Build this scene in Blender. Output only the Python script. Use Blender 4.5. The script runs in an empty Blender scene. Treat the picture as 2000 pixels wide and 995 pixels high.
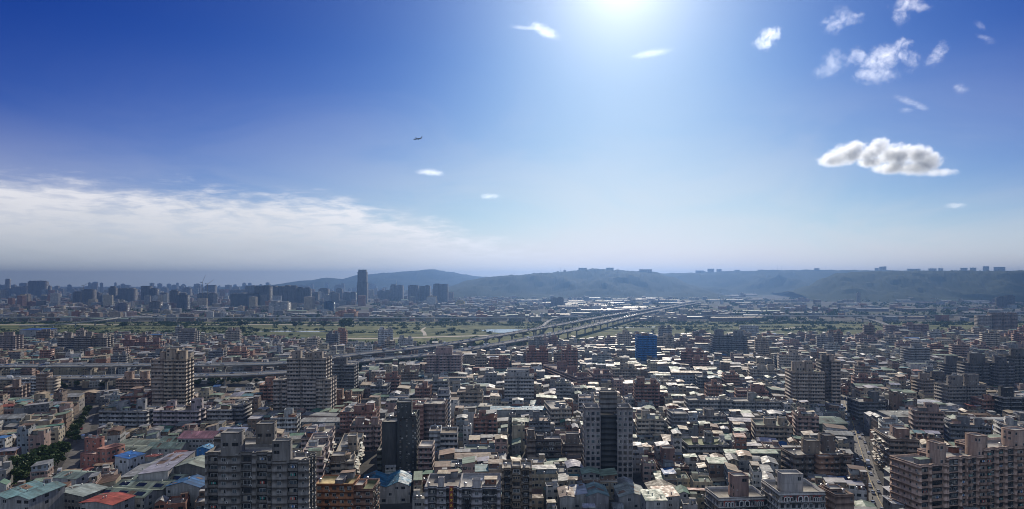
import bpy, math, random
import numpy as np
from mathutils import Vector, Matrix, noise as mnoise

R = math.radians
rng = random.Random(7)
S = bpy.context.scene
COL = S.collection

# ------------------------------------------------------------------ camera
F = 1303.0          # focal length in pixels of a 2000 px wide frame
HOR = 548.0         # picture row of the horizon
CAMZ = 118.0
cam_d = bpy.data.cameras.new("camera")
cam = bpy.data.objects.new("camera", cam_d)
COL.objects.link(cam)
cam.location = (0, 0, CAMZ)
cam.rotation_euler = (R(90), 0, 0)
cam_d.sensor_fit = 'HORIZONTAL'
cam_d.angle = 2 * math.atan(1000 / F)
cam_d.shift_y = (HOR - 497.5) / 2000
cam_d.clip_start = 1
cam_d.clip_end = 120000
S.camera = cam

# ------------------------------------------------------------------ sky, sun, exposure
SUN_AZ = math.atan((1215 - 1000) / F)
SUN_EL = R(25.0)
W = bpy.data.worlds.new("World")
S.world = W
W.use_nodes = True
wn, wl = W.node_tree.nodes, W.node_tree.links
wn.clear()


class NT:
    """small helper to write node maths"""
    def __init__(s, tree):
        s.t = tree; s.n = tree.nodes; s.l = tree.links
    def put(s, sock, v):
        if hasattr(v, 'is_output') or isinstance(v, bpy.types.NodeSocket):
            s.l.new(v, sock)
        else:
            sock.default_value = v
    def math(s, op, a, b=None, c=None, clamp=False):
        n = s.n.new('ShaderNodeMath'); n.operation = op; n.use_clamp = clamp
        for i, v in enumerate((a, b, c)):
            if v is not None:
                s.put(n.inputs[i], v)
        return n.outputs[0]
    def mix(s, fac, a, b, blend='MIX'):
        n = s.n.new('ShaderNodeMix'); n.data_type = 'RGBA'; n.blend_type = blend; n.clamp_factor = True
        s.put(n.inputs[0], fac)
        s.put(n.inputs[6], a if not isinstance(a, tuple) else (*a, 1)[:4])
        s.put(n.inputs[7], b if not isinstance(b, tuple) else (*b, 1)[:4])
        return n.outputs[2]
    def ramp(s, fac, pts):
        n = s.n.new('ShaderNodeMapRange'); n.interpolation_type = 'SMOOTHSTEP'
        s.put(n.inputs[0], fac)
        for k, v in zip((1, 2, 3, 4), pts):
            s.put(n.inputs[k], v)
        return n.outputs[0]
    def noise(s, vec, scale, detail=3.0, rough=0.55, dim='3D', dist=0.0):
        n = s.n.new('ShaderNodeTexNoise'); n.noise_dimensions = dim
        n.inputs['Scale'].default_value = scale; n.inputs['Detail'].default_value = detail
        n.inputs['Roughness'].default_value = rough; n.inputs['Distortion'].default_value = dist
        if vec is not None:
            s.l.new(vec, n.inputs['Vector'])
        return n.outputs[0]
    def comb(s, x, y, z):
        n = s.n.new('ShaderNodeCombineXYZ')
        for i, v in enumerate((x, y, z)):
            s.put(n.inputs[i], v)
        return n.outputs[0]
    def sep(s, v):
        n = s.n.new('ShaderNodeSeparateXYZ'); s.l.new(v, n.inputs[0])
        return n.outputs
    def mapping(s, v, scale=(1, 1, 1), loc=(0, 0, 0)):
        n = s.n.new('ShaderNodeMapping'); s.l.new(v, n.inputs[0])
        n.inputs['Scale'].default_value = scale; n.inputs['Location'].default_value = loc
        return n.outputs[0]


w = NT(W.node_tree)
sky = wn.new('ShaderNodeTexSky')
sky.sky_type = 'NISHITA'
sky.sun_disc = False
sky.sun_elevation = SUN_EL
sky.sun_rotation = SUN_AZ
sky.altitude = 100
sky.air_density = 0.6
sky.dust_density = 0.3
sky.ozone_density = 5.0
tcs = wn.new('ShaderNodeTexCoord')
_x, _y, _z = w.sep(tcs.outputs['Generated'])
wl.new(w.comb(_x, _y, w.math('MAXIMUM', _z, 0.004)), sky.inputs['Vector'])
# grade of the clear sky: a deep, polarised blue away from the sun, a soft shoulder near it
sx = w.sep(sky.outputs[0])


def shoulder(v, gain, gamma, cap):
    v = w.math('MULTIPLY', w.math('POWER', w.math('MULTIPLY', w.math('MAXIMUM', v, 0.0), 0.1), gamma), gain)
    d = w.math('POWER', w.math('ADD', 1.0, w.math('POWER', w.math('DIVIDE', v, cap), 2.5)), 0.4)
    return w.math('DIVIDE', v, d)


tc = wn.new('ShaderNodeTexCoord')
dot = wn.new('ShaderNodeVectorMath'); dot.operation = 'DOT_PRODUCT'
wl.new(tc.outputs['Generated'], dot.inputs[0])
dot.inputs[1].default_value = (math.sin(SUN_AZ) * math.cos(SUN_EL), math.cos(SUN_AZ) * math.cos(SUN_EL), math.sin(SUN_EL))
ang = w.math('ARCCOSINE', w.math('MINIMUM', dot.outputs['Value'], 0.99999))
# the sun's own aureole, which the disc-less sky leaves out
aur = w.math('ADD', w.math('ADD', w.math('MULTIPLY', w.math('EXPONENT', w.math('MULTIPLY', ang, -26.0)), 0.9), w.math('MULTIPLY', w.math('EXPONENT', w.math('MULTIPLY', ang, -10.0)), 0.42)),
             w.math('MULTIPLY', w.math('EXPONENT', w.math('MULTIPLY', ang, -4.0)), 0.07))
comp = [w.math('MULTIPLY', w.math('ADD', shoulder(sx[i], g, gg, cap), w.math('MULTIPLY', aur, k)), 10.0)
        for i, (g, gg, cap, k) in enumerate(((0.98, 2.45, 1.02, 1.06), (0.88, 1.95, 0.94, 0.97), (0.82, 1.32, 0.90, 0.80)))]
skycol = w.comb(*comp)
# thin high veil of cirrostratus, thickest low down and towards the sun
dx0, dy0, dz0 = w.sep(tc.outputs['Generated'])
el0 = w.math('ARCSINE', dz0); az0 = w.math('ARCTAN2', dx0, dy0)
vn = w.noise(w.comb(w.math('MULTIPLY', az0, 2.2), w.math('MULTIPLY', el0, 6.0), 3.0), 1.6, 5.0, 0.6, dist=.8)
veil = w.math('MULTIPLY', w.ramp(el0, (0.34, -0.04, 0.0, 0.92)), w.math('MAXIMUM', w.ramp(ang, (0.95, 0.05, 0.12, 1.0)), w.ramp(el0, (0.30, 0.0, 0.0, 0.92))))
veil = w.math('MULTIPLY', veil, w.ramp(vn, (0.3, 0.68, 0.72, 1.12)))
skycol = w.mix(veil, skycol, (7.7, 7.3, 7.3))
# a bank of stratus low in the west (a layer of cloud tens of kilometres away)
dx, dy, dz = w.sep(tc.outputs['Generated'])
az = w.math('ARCTAN2', dx, dy)
el = w.math('ARCSINE', dz)
lay = w.comb(w.math('MULTIPLY', az, 5.5), w.math('MULTIPLY', el, 26.0), 0.0)
n1 = w.noise(lay, 1.3, 6.0, 0.62, dist=0.6)
n2 = w.noise(lay, 4.2, 5.0, 0.6, dist=0.3)
# upper rim of the bank: falls away to the right
rim = w.ramp(az, (-0.35, 0.12, 0.122, 0.045))
wob = w.math('MULTIPLY', w.math('SUBTRACT', n1, 0.5), 0.075)
wob2 = w.math('MULTIPLY', w.math('SUBTRACT', n2, 0.5), 0.045)
edge = w.math('SUBTRACT', w.math('ADD', rim, w.math('ADD', wob, wob2)), el)
body = w.ramp(edge, (-0.012, 0.030, 0.0, 1.0))
side = w.ramp(az, (0.16, -0.12, 0.0, 1.0))
low = w.ramp(el, (-0.01, 0.02, 0.6, 1.0))
dens = w.math('MULTIPLY', w.math('MULTIPLY', body, side), w.ramp(n2, (0.34, 0.60, 0.72, 1.0)))
dens = w.math('MULTIPLY', dens, 0.93)
bright = w.ramp(edge, (0.105, 0.015, 0.0, 1.0))
bright = w.math('MULTIPLY', bright, w.math('MULTIPLY', w.ramp(n1, (0.32, 0.60, 0.60, 1.0)), w.ramp(n2, (0.35, 0.6, 0.78, 1.0))))
tow = w.ramp(az, (-0.75, 0.1, 0.0, 1.0))
shade = w.mix(tow, (5.6, 6.0, 6.4), (7.0, 7.1, 7.3))
topc = w.mix(tow, (8.7, 8.6, 8.9), (9.2, 9.1, 9.2))
cl = w.mix(bright, shade, topc)
# added fill light: unseen bright cloud behind the viewer lifts the shaded walls
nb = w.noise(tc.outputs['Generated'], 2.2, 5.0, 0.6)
back_fill = w.math('MULTIPLY', w.ramp(dy, (0.15, -0.35, 0.0, 1.0)), w.ramp(nb, (0.36, 0.58, 0.25, 1.0)))
skyfin = w.mix(back_fill, w.mix(dens, skycol, cl), (5.3, 6.3, 8.1))
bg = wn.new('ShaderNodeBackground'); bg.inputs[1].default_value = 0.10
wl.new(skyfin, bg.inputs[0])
wo = wn.new('ShaderNodeOutputWorld'); wl.new(bg.outputs[0], wo.inputs[0])

sun_d = bpy.data.lights.new("sun", 'SUN')
sun_d.energy = 5.0
sun_d.angle = R(0.53)
sun_d.color = (1.0, 0.90, 0.76)
sun = bpy.data.objects.new("sun", sun_d)
COL.objects.link(sun)
sd = Vector((math.sin(SUN_AZ) * math.cos(SUN_EL), math.cos(SUN_AZ) * math.cos(SUN_EL), math.sin(SUN_EL)))
sun.rotation_euler = sd.to_track_quat('Z', 'Y').to_euler()
sun.location = sd * 500

S.view_settings.view_transform = 'Standard'
S.view_settings.look = 'None'
S.view_settings.gamma = 1
S.view_settings.use_curve_mapping = False
S.view_settings.exposure = 0.12
S.render.engine = 'CYCLES'
cy = S.cycles
cy.max_bounces = 4; cy.diffuse_bounces = 2; cy.glossy_bounces = 2; cy.transmission_bounces = 2
cy.volume_bounces = 1
cy.transparent_max_bounces = 6
cy.use_denoising = True
cy.filter_width = 1.0
cy.caustics_reflective = False; cy.caustics_refractive = False
cy.volume_step_rate = 1.0
cy.volume_max_steps = 256

# ------------------------------------------------------------------ helpers
def at(px, py, D):
    """photo pixel + distance -> point in the world"""
    return Vector(((px - 1000) / F * D, D, CAMZ - (py - HOR) / F * D))


def gd(py, z=0.0):
    """distance at which height z shows on picture row py"""
    return (CAMZ - z) * F / (py - HOR)


class MB:
    """mesh collector with metres-UV, colour and material per face"""
    def __init__(s):
        s.v = []; s.f = []; s.uv = []; s.c = []; s.m = []
    def face(s, pts, mat=0, col=(.4, .4, .4, 0), uv=None):
        b = len(s.v)
        s.v.extend(pts)
        s.f.append(tuple(range(b, b + len(pts))))
        if uv is None:
            uv = [(p[0], p[1]) for p in pts]
        s.uv.append(uv); s.c.append(col); s.m.append(mat)
    def poly(s, idx, mat, col, uv):
        s.f.append(idx); s.uv.append(uv); s.c.append(col); s.m.append(mat)
    def build(s, name, mats, parent=None, smooth=False):
        me = bpy.data.meshes.new(name)
        nv, nf = len(s.v), len(s.f)
        lens = np.fromiter((len(f) for f in s.f), dtype=np.int32, count=nf)
        nl = int(lens.sum())
        me.vertices.add(nv); me.loops.add(nl); me.polygons.add(nf)
        me.vertices.foreach_set('co', np.asarray(s.v, dtype=np.float32).ravel())
        me.loops.foreach_set('vertex_index', np.fromiter((i for f in s.f for i in f), dtype=np.int32, count=nl))
        st = np.zeros(nf, dtype=np.int32); st[1:] = np.cumsum(lens)[:-1]
        me.polygons.foreach_set('loop_start', st)
        me.polygons.foreach_set('loop_total', lens)
        me.polygons.foreach_set('material_index', np.asarray(s.m, dtype=np.int32))
        uvl = me.uv_layers.new(name='UVMap')
        uvl.data.foreach_set('uv', np.asarray([u for f in s.uv for u in f], dtype=np.float32).ravel())
        ca = me.color_attributes.new('col', 'FLOAT_COLOR', 'CORNER')
        ca.data.foreach_set('color', np.repeat(np.asarray(s.c, dtype=np.float32), lens, axis=0).ravel())
        if smooth:
            me.polygons.foreach_set('use_smooth', np.ones(nf, dtype=bool))
        for m in (mats if isinstance(mats, (list, tuple)) else [mats]):
            me.materials.append(m)
        me.update(calc_edges=True)
        o = bpy.data.objects.new(name, me)
        COL.objects.link(o)
        if parent is not None:
            o.parent = parent
        return o


def tag(o, label=None, cat=None, group=None, kind=None):
    if label: o['label'] = label
    if cat: o['category'] = cat
    if group: o['group'] = group
    if kind: o['kind'] = kind
    return o


def thing(name, label, cat, loc, yaw=0.0, group=None):
    o = bpy.data.objects.new(name, None)
    o.empty_display_size = 1
    COL.objects.link(o)
    o.location = loc; o.rotation_euler = (0, 0, yaw)
    return tag(o, label, cat, group)


def link(name, me, parent=None, loc=(0, 0, 0), rz=0.0, sc=(1, 1, 1)):
    o = bpy.data.objects.new(name, me)
    COL.objects.link(o)
    o.location = loc; o.rotation_euler = (0, 0, rz); o.scale = sc
    if parent is not None:
        o.parent = parent
    return o


class Fr:
    """a local frame: origin on the ground plan, yaw, base height"""
    def __init__(s, x=0, y=0, yaw=0, z=0):
        s.x = x; s.y = y; s.z = z; s.c = math.cos(yaw); s.s = math.sin(yaw)
    def __call__(s, x, y, z):
        return (s.x + x * s.c - y * s.s, s.y + x * s.s + y * s.c, s.z + z)


ID = Fr()
# material slots used by MB everywhere
WALL, PLAIN, SHEET, FLAT, GLASS, METAL, FRAME = range(7)


def ring_box(mb, fr, x0, x1, y0, y1, z0, z1, col, mat=WALL, top=None, topmat=FLAT, bottom=False, rim=0.0, rimcol=None, v0=0.0):
    """box with metre UVs on its sides; rim > 0: parapet of that height round a sunken roof"""
    P = [(x0, y0), (x1, y0), (x1, y1), (x0, y1)]
    u = 0.0
    for i in range(4):
        a, b = P[i], P[(i + 1) % 4]
        L = math.hypot(b[0] - a[0], b[1] - a[1])
        n = max(1, round(L / 3.0)) * 3.0      # whole bays on every side
        mb.face([fr(*a, z0), fr(*b, z0), fr(*b, z1), fr(*a, z1)], mat, col,
                [(u, v0), (u + n, v0), (u + n, v0 + z1 - z0), (u, v0 + z1 - z0)])
        u += n + 3.0
    tc = top or col
    if rim <= 0:
        mb.face([fr(x0, y0, z1), fr(x1, y0, z1), fr(x1, y1, z1), fr(x0, y1, z1)], topmat, tc,
                [(x0, y0), (x1, y0), (x1, y1), (x0, y1)])
    else:
        t = 0.3
        Q = [(x0 + t, y0 + t), (x1 - t, y0 + t), (x1 - t, y1 - t), (x0 + t, y1 - t)]
        rc = rimcol or (col[0], col[1], col[2], 0)
        for i in range(4):
            a, b, c, d = P[i], P[(i + 1) % 4], Q[(i + 1) % 4], Q[i]
            mb.face([fr(*a, z1), fr(*b, z1), fr(*c, z1), fr(*d, z1)], PLAIN, rc)
            mb.face([fr(*d, z1), fr(*c, z1), fr(*c, z1 - rim), fr(*d, z1 - rim)], PLAIN, rc)
        mb.face([fr(*q, z1 - rim) for q in Q], topmat, tc, Q)
    if bottom:
        mb.face([fr(x0, y1, z0), fr(x1, y1, z0), fr(x1, y0, z0), fr(x0, y0, z0)], PLAIN, col)


def sheet_roof(mb, fr, x0, x1, y0, y1, z, col, kind, rise, axis='y', th=0.14):
    """thin sheet-metal roof with real thickness. kind: gable | shed | shedr | arch | flat; axis: direction of the ridge"""
    if axis == 'x':
        base = fr
        def fr2(a, b, c): return base(b, a, c)
        x0, x1, y0, y1 = y0, y1, x0, x1
    else:
        fr2 = fr
    if kind == 'gable':
        xm = (x0 + x1) / 2 + (x1 - x0) * 0.0
        prof = [(x0, z), (xm, z + rise), (x1, z)]
    elif kind == 'shed':
        prof = [(x0, z), (x1, z + rise)]
    elif kind == 'shedr':
        prof = [(x0, z + rise), (x1, z)]
    elif kind == 'arch':
        prof = [(x0 + (x1 - x0) * k / 6, z + rise * math.sin(math.pi * k / 6)) for k in range(7)]
    else:
        prof = [(x0, z), (x1, z + 0.05)]
    flip = axis == 'x'
    def F4(p, c, uv):
        mb.face(p[::-1] if flip else p, SHEET, c, uv[::-1] if flip else uv)
    n = len(prof)
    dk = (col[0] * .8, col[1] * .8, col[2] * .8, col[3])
    for i in range(n - 1):
        (a, za), (b, zb) = prof[i], prof[i + 1]
        F4([fr2(a, y0, za), fr2(b, y0, zb), fr2(b, y1, zb), fr2(a, y1, za)], col, [(y0, a), (y0, b), (y1, b), (y1, a)])
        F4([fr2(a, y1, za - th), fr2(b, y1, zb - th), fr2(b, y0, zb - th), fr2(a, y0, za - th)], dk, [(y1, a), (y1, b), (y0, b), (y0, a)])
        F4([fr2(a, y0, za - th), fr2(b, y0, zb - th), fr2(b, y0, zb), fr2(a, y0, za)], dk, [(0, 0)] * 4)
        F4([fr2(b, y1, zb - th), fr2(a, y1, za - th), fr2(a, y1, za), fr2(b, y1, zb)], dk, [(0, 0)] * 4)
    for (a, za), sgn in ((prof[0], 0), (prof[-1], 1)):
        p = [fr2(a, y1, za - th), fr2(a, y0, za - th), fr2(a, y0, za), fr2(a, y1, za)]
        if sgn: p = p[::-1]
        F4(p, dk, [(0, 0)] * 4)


def gable_walls(mb, fr, x0, x1, y0, y1, z, col, rise, axis, kind):
    """fill the triangles under a gable / shed roof"""
    if axis == 'x':
        def fr2(a, b, c): return fr(b, a, c)
        x0, x1, y0, y1 = y0, y1, x0, x1
    else:
        fr2 = fr
    for y, s in ((y0, 1), (y1, -1)):
        if kind == 'gable':
            p = [fr2(x0, y, z), fr2(x1, y, z), fr2((x0 + x1) / 2, y, z + rise)]
        elif kind == 'shed':
            p = [fr2(x0, y, z), fr2(x1, y, z), fr2(x1, y, z + rise)]
        elif kind == 'shedr':
            p = [fr2(x0, y, z), fr2(x1, y, z), fr2(x0, y, z + rise)]
        else:
            continue
        if (s < 0) != (axis == 'x'): p = p[::-1]
        mb.face(p, PLAIN, col)
    if kind in ('shed', 'shedr'):
        x = x1 if kind == 'shed' else x0
        mb.face([fr2(x, y0, z), fr2(x, y1, z), fr2(x, y1, z + rise), fr2(x, y0, z + rise)], PLAIN, col)


def prism(mb, fr, cx, cy, r, z0, z1, n, col, mat, cap=0.0, ell=1.0):
    pts = [(cx + r * math.cos(2 * math.pi * k / n), cy + ell * r * math.sin(2 * math.pi * k / n)) for k in range(n)]
    for k in range(n):
        a, b = pts[k], pts[(k + 1) % n]
        mb.face([fr(*a, z0), fr(*b, z0), fr(*b, z1), fr(*a, z1)], mat, col,
                [(k * 2 * math.pi * r / n, 0), ((k + 1) * 2 * math.pi * r / n, 0), ((k + 1) * 2 * math.pi * r / n, z1 - z0), (k * 2 * math.pi * r / n, z1 - z0)])
        if cap:
            mb.face([fr(*a, z1), fr(*b, z1), fr(cx, cy, z1 + cap)], mat, col)
    if not cap:
        mb.face([fr(*p, z1) for p in pts], mat, col)


def tube(mb, p0, p1, r0, r1, n=5, mat=0, col=(.3, .3, .3, 0)):
    p0, p1 = Vector(p0), Vector(p1)
    q = (p1 - p0).to_track_quat('Z', 'Y')
    A = [p0 + q @ Vector((r0 * math.cos(2 * math.pi * k / n), r0 * math.sin(2 * math.pi * k / n), 0)) for k in range(n)]
    B = [p1 + q @ Vector((r1 * math.cos(2 * math.pi * k / n), r1 * math.sin(2 * math.pi * k / n), 0)) for k in range(n)]
    for k in range(n):
        j = (k + 1) % n
        mb.face([tuple(A[k]), tuple(A[j]), tuple(B[j]), tuple(B[k])], mat, col)
    mb.face([tuple(p) for p in B], mat, col)


# ------------------------------------------------------------------ materials
def new_mat(name):
    m = bpy.data.materials.new(name)
    m.use_nodes = True
    m.node_tree.nodes.clear()
    t = NT(m.node_tree)
    b = t.n.new('ShaderNodeBsdfPrincipled')
    o = t.n.new('ShaderNodeOutputMaterial')
    t.l.new(b.outputs[0], o.inputs[0])
    return m, t, b


def attr(t):
    n = t.n.new('ShaderNodeAttribute'); n.attribute_name = 'col'
    return n.outputs['Color'], n.outputs['Alpha']


def uvnode(t):
    n = t.n.new('ShaderNodeUVMap'); n.uv_map = 'UVMap'
    return n.outputs[0]


def geo(t):
    return t.n.new('ShaderNodeNewGeometry').outputs['Position']


def grime(t, pos, amount=0.35):
    a = t.noise(t.mapping(pos, (0.7, 0.7, 0.10)), 1.0, 4.0, 0.65)
    b = t.noise(pos, 0.07, 3.0)
    f = t.ramp(a, (0.3, 0.7, 1.0 - amount, 1.08))
    return t.math('MULTIPLY', f, t.ramp(b, (0.3, 0.7, 0.85, 1.1)))


def scale_col(t, col, f):
    n = t.n.new('ShaderNodeVectorMath'); n.operation = 'SCALE'
    t.l.new(col, n.inputs[0]); t.put(n.inputs['Scale'], f)
    return n.outputs[0]


def facade_material():
    """tiled / rendered wall with rows of openings; alpha of «col»: 0 plain, .2 punched windows, .5 ribbon balconies, .8 sparse windows"""
    m, t, b = new_mat("facade")
    col, al = attr(t)
    uv = uvnode(t)
    u, v, _ = t.sep(uv)
    pos = geo(t)
    isrib = t.math('GREATER_THAN', al, 0.4)
    issp = t.math('GREATER_THAN', al, 0.7)
    rib = t.math('SUBTRACT', isrib, issp)
    on = t.math('GREATER_THAN', al, 0.05)
    cr_ = t.sep(col)[0]
    us = t.math('ADD', 0.78, t.math('MULTIPLY', t.math('FRACT', t.math('MULTIPLY', cr_, 977.0)), 0.6))
    cu = t.math('MULTIPLY', t.math('DIVIDE', u, 3.0), us)
    cv = t.math('DIVIDE', v, 3.2)
    fu, fv = t.math('FRACT', cu), t.math('FRACT', cv)
    wnz = t.n.new('ShaderNodeTexWhiteNoise'); wnz.noise_dimensions = '4D'
    ox = t.sep(t.mapping(pos, (0.02, 0.02, 0.0)))
    t.l.new(t.comb(t.math('FLOOR', cu), t.math('FLOOR', cv), t.math('FLOOR', ox[0])), wnz.inputs['Vector'])
    t.l.new(t.math('FLOOR', ox[1]), wnz.inputs['W'])
    rnd = wnz.outputs['Value']
    r2 = t.sep(wnz.outputs['Color'])
    hw = t.math('ADD', t.math('MULTIPLY', rib, 0.09), t.math('ADD', 0.20, t.math('MULTIPLY', r2[1], 0.14)))
    mu = t.math('LESS_THAN', t.math('ABSOLUTE', t.math('SUBTRACT', fu, 0.5)), hw)
    mvl = t.math('GREATER_THAN', fv, t.math('ADD', 0.32, t.math('MULTIPLY', rib, 0.06)))
    mvh = t.math('LESS_THAN', fv, 0.80)
    win = t.math('MULTIPLY', t.math('MULTIPLY', mu, mvl), t.math('MULTIPLY', mvh, on))
    keep = t.math('SUBTRACT', 1.0, t.math('MAXIMUM', t.math('MULTIPLY', issp, t.math('GREATER_THAN', rnd, 0.35)), t.math('GREATER_THAN', rnd, 0.90)))
    win = t.math('MULTIPLY', win, keep)
    # a frame round the glass, a mullion, and air-conditioner boxes under some windows
    inner = t.math('MULTIPLY', t.math('LESS_THAN', t.math('ABSOLUTE', t.math('SUBTRACT', fu, 0.5)), t.math('SUBTRACT', hw, 0.035)),
                   t.math('MULTIPLY', t.math('GREATER_THAN', t.math('ABSOLUTE', t.math('SUBTRACT', fu, 0.5)), 0.014),
                          t.math('MULTIPLY', t.math('GREATER_THAN', fv, 0.36), t.math('LESS_THAN', fv, 0.77))))
    ac = t.math('MULTIPLY', t.math('MULTIPLY', t.math('GREATER_THAN', r2[2], 0.62), on),
                t.math('MULTIPLY', t.math('LESS_THAN', t.math('ABSOLUTE', t.math('SUBTRACT', fu, t.math('ADD', 0.35, t.math('MULTIPLY', rnd, 0.3)))), 0.12),
                       t.math('MULTIPLY', t.math('GREATER_THAN', fv, 0.12), t.math('LESS_THAN', fv, 0.28))))
    slab = t.math('MULTIPLY', t.math('LESS_THAN', fv, 0.09), on)
    wall = scale_col(t, col, grime(t, pos, 0.42))
    wall = t.mix(t.math('MULTIPLY', slab, 0.18), wall, (0.12, 0.115, 0.11))
    wall = t.mix(t.math('MULTIPLY', ac, 0.75), wall, (0.33, 0.33, 0.31))
    glass = t.mix(t.math('MULTIPLY', t.math('GREATER_THAN', r2[0], 0.70), 0.8), (0.012, 0.016, 0.020), (0.13, 0.125, 0.11))
    frame = t.mix(t.math('GREATER_THAN', r2[1], 0.5), (0.30, 0.31, 0.31), (0.07, 0.07, 0.07))
    wcol = t.mix(inner, frame, glass)
    t.l.new(t.mix(win, wall, wcol), b.inputs['Base Color'])
    gl = t.math('MULTIPLY', win, inner)
    t.l.new(t.math('SUBTRACT', 0.82, t.math('MULTIPLY', gl, 0.62)), b.inputs['Roughness'])
    bp = t.n.new('ShaderNodeBump'); bp.inputs['Strength'].default_value = 0.6; bp.inputs['Distance'].default_value = 0.25
    t.l.new(t.math('SUBTRACT', t.math('ADD', 1.0, ac), win), bp.inputs['Height'])
    t.l.new(bp.outputs[0], b.inputs['Normal'])
    return m


def plain_material():
    m, t, b = new_mat("rendered_wall")
    col, al = attr(t)
    t.l.new(scale_col(t, col, grime(t, geo(t), 0.35)), b.inputs['Base Color'])
    b.inputs['Roughness'].default_value = 0.85
    b.inputs['Specular IOR Level'].default_value = 0.2
    return m


def sheet_material():
    """painted corrugated sheet: ribs, replaced sheets, rust, rooflights; alpha of «col» = how worn"""
    m, t, b = new_mat("sheet_metal")
    col, al = attr(t)
    u, v, _ = t.sep(uvnode(t))
    pos = geo(t)
    ribs = t.math('FRACT', t.math('MULTIPLY', u, 1.2))
    rib = t.math('GREATER_THAN', ribs, 0.82)
    wnz = t.n.new('ShaderNodeTexWhiteNoise'); wnz.noise_dimensions = '3D'
    ox = t.sep(t.mapping(pos, (0.05, 0.05, 0.0)))
    t.l.new(t.comb(t.math('FLOOR', t.math('DIVIDE', u, 1.7)), t.math('FLOOR', ox[0]), t.math('FLOOR', ox[1])), wnz.inputs['Vector'])
    f = t.math('ADD', 0.76, t.math('MULTIPLY', wnz.outputs['Value'], 0.42))
    f = t.math('MULTIPLY', f, t.math('SUBTRACT', 1.0, t.math('MULTIPLY', rib, 0.22)))
    c = scale_col(t, col, f)
    rust = t.ramp(t.noise(t.mapping(pos, (0.5, 0.5, 0.5)), 0.6, 5.0, 0.7), (0.48, 0.70, 0.0, 1.0))
    c = t.mix(t.math('MULTIPLY', rust, t.math('ADD', 0.15, t.math('MULTIPLY', al, 0.75))), c, (0.16, 0.09, 0.055))
    dirt = t.ramp(t.noise(pos, 0.16, 4.0, 0.6), (0.35, 0.7, 0.60, 1.08))
    strk = t.ramp(t.noise(t.mapping(uvnode(t), (1.4, .12, 1)), 1.0, 4.0, .65), (.35, .65, .72, 1.08))
    dirt = t.math('MULTIPLY', dirt, strk)
    t.l.new(scale_col(t, c, dirt), b.inputs['Base Color'])
    t.l.new(t.ramp(t.noise(pos, 0.4, 3.0), (0.3, 0.7, 0.50, 0.75)), b.inputs['Roughness'])
    b.inputs['Metallic'].default_value = 0.0
    b.inputs['Specular IOR Level'].default_value = 0.11
    return m


def flat_material():
    """flat concrete or painted waterproof roof with puddle stains"""
    m, t, b = new_mat("roof_deck")
    col, al = attr(t)
    pos = geo(t)
    f = t.math('MULTIPLY', t.ramp(t.noise(pos, 0.35, 5.0, 0.65), (0.3, 0.7, 0.62, 1.1)), t.ramp(t.noise(pos, 1.6, 3.0), (0.3, 0.7, 0.85, 1.08)))
    t.l.new(scale_col(t, col, f), b.inputs['Base Color'])
    b.inputs['Roughness'].default_value = 0.85
    b.inputs['Specular IOR Level'].default_value = 0.15
    return m


def simple(name, col, rough=0.6, metal=0.0, var=0.25, scale=0.8, spec=0.5):
    m, t, b = new_mat(name)
    n = t.noise(geo(t), scale, 4.0)
    c = t.mix(t.ramp(n, (0.3, 0.7, 0.0, 1.0)), tuple(k * (1 - var) for k in col), tuple(min(1, k * (1 + var)) for k in col))
    t.l.new(c, b.inputs['Base Color'])
    b.inputs['Roughness'].default_value = rough
    b.inputs['Metallic'].default_value = metal
    b.inputs['Specular IOR Level'].default_value = spec
    return m


M_FAC = facade_material()
M_PLAIN = plain_material()
M_SHEET = sheet_material()
M_FLAT = flat_material()
M_GLASS = simple("window_glass", (0.016, 0.021, 0.027), 0.14, 0.0, 0.5, 0.2, 0.6)
M_METAL = simple("stainless_steel", (0.50, 0.51, 0.52), 0.42, 1.0, 0.1, 2.0)
M_FRAME = simple("window_frame", (0.30, 0.31, 0.31), 0.45, 0.3, 0.2, 0.3)
MATS = [M_FAC, M_PLAIN, M_SHEET, M_FLAT, M_GLASS, M_METAL, M_FRAME]


def leaf_material(name, a, bcol):
    m, t, b = new_mat(name)
    pos = geo(t)
    n = t.noise(pos, 0.45, 4.0)
    oi = t.n.new('ShaderNodeObjectInfo')
    f = t.math('ADD', t.ramp(n, (0.3, 0.7, 0.0, 0.8)), t.math('MULTIPLY', oi.outputs['Random'], 0.3))
    t.l.new(t.mix(f, a, bcol), b.inputs['Base Color'])
    b.inputs['Roughness'].default_value = 0.6
    b.inputs['Specular IOR Level'].default_value = 0.06
    return m


M_LEAF = leaf_material("leaves", (0.032, 0.055, 0.018), (0.085, 0.12, 0.038))
M_BARK = simple("bark", (0.10, 0.075, 0.05), 0.9, 0, 0.3, 3.0)

# ------------------------------------------------------------------ the setting: ground, river plain, hills, haze
def sheet(name, pts, z, mat, kind='structure', label=None):
    me = bpy.data.meshes.new(name)
    me.from_pydata([(x, y, z) for x, y in pts], [], [tuple(range(len(pts)))])
    me.materials.append(mat)
    o = bpy.data.objects.new(name, me); COL.objects.link(o)
    o['kind'] = kind
    if label: o['label'] = label
    return o


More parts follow.
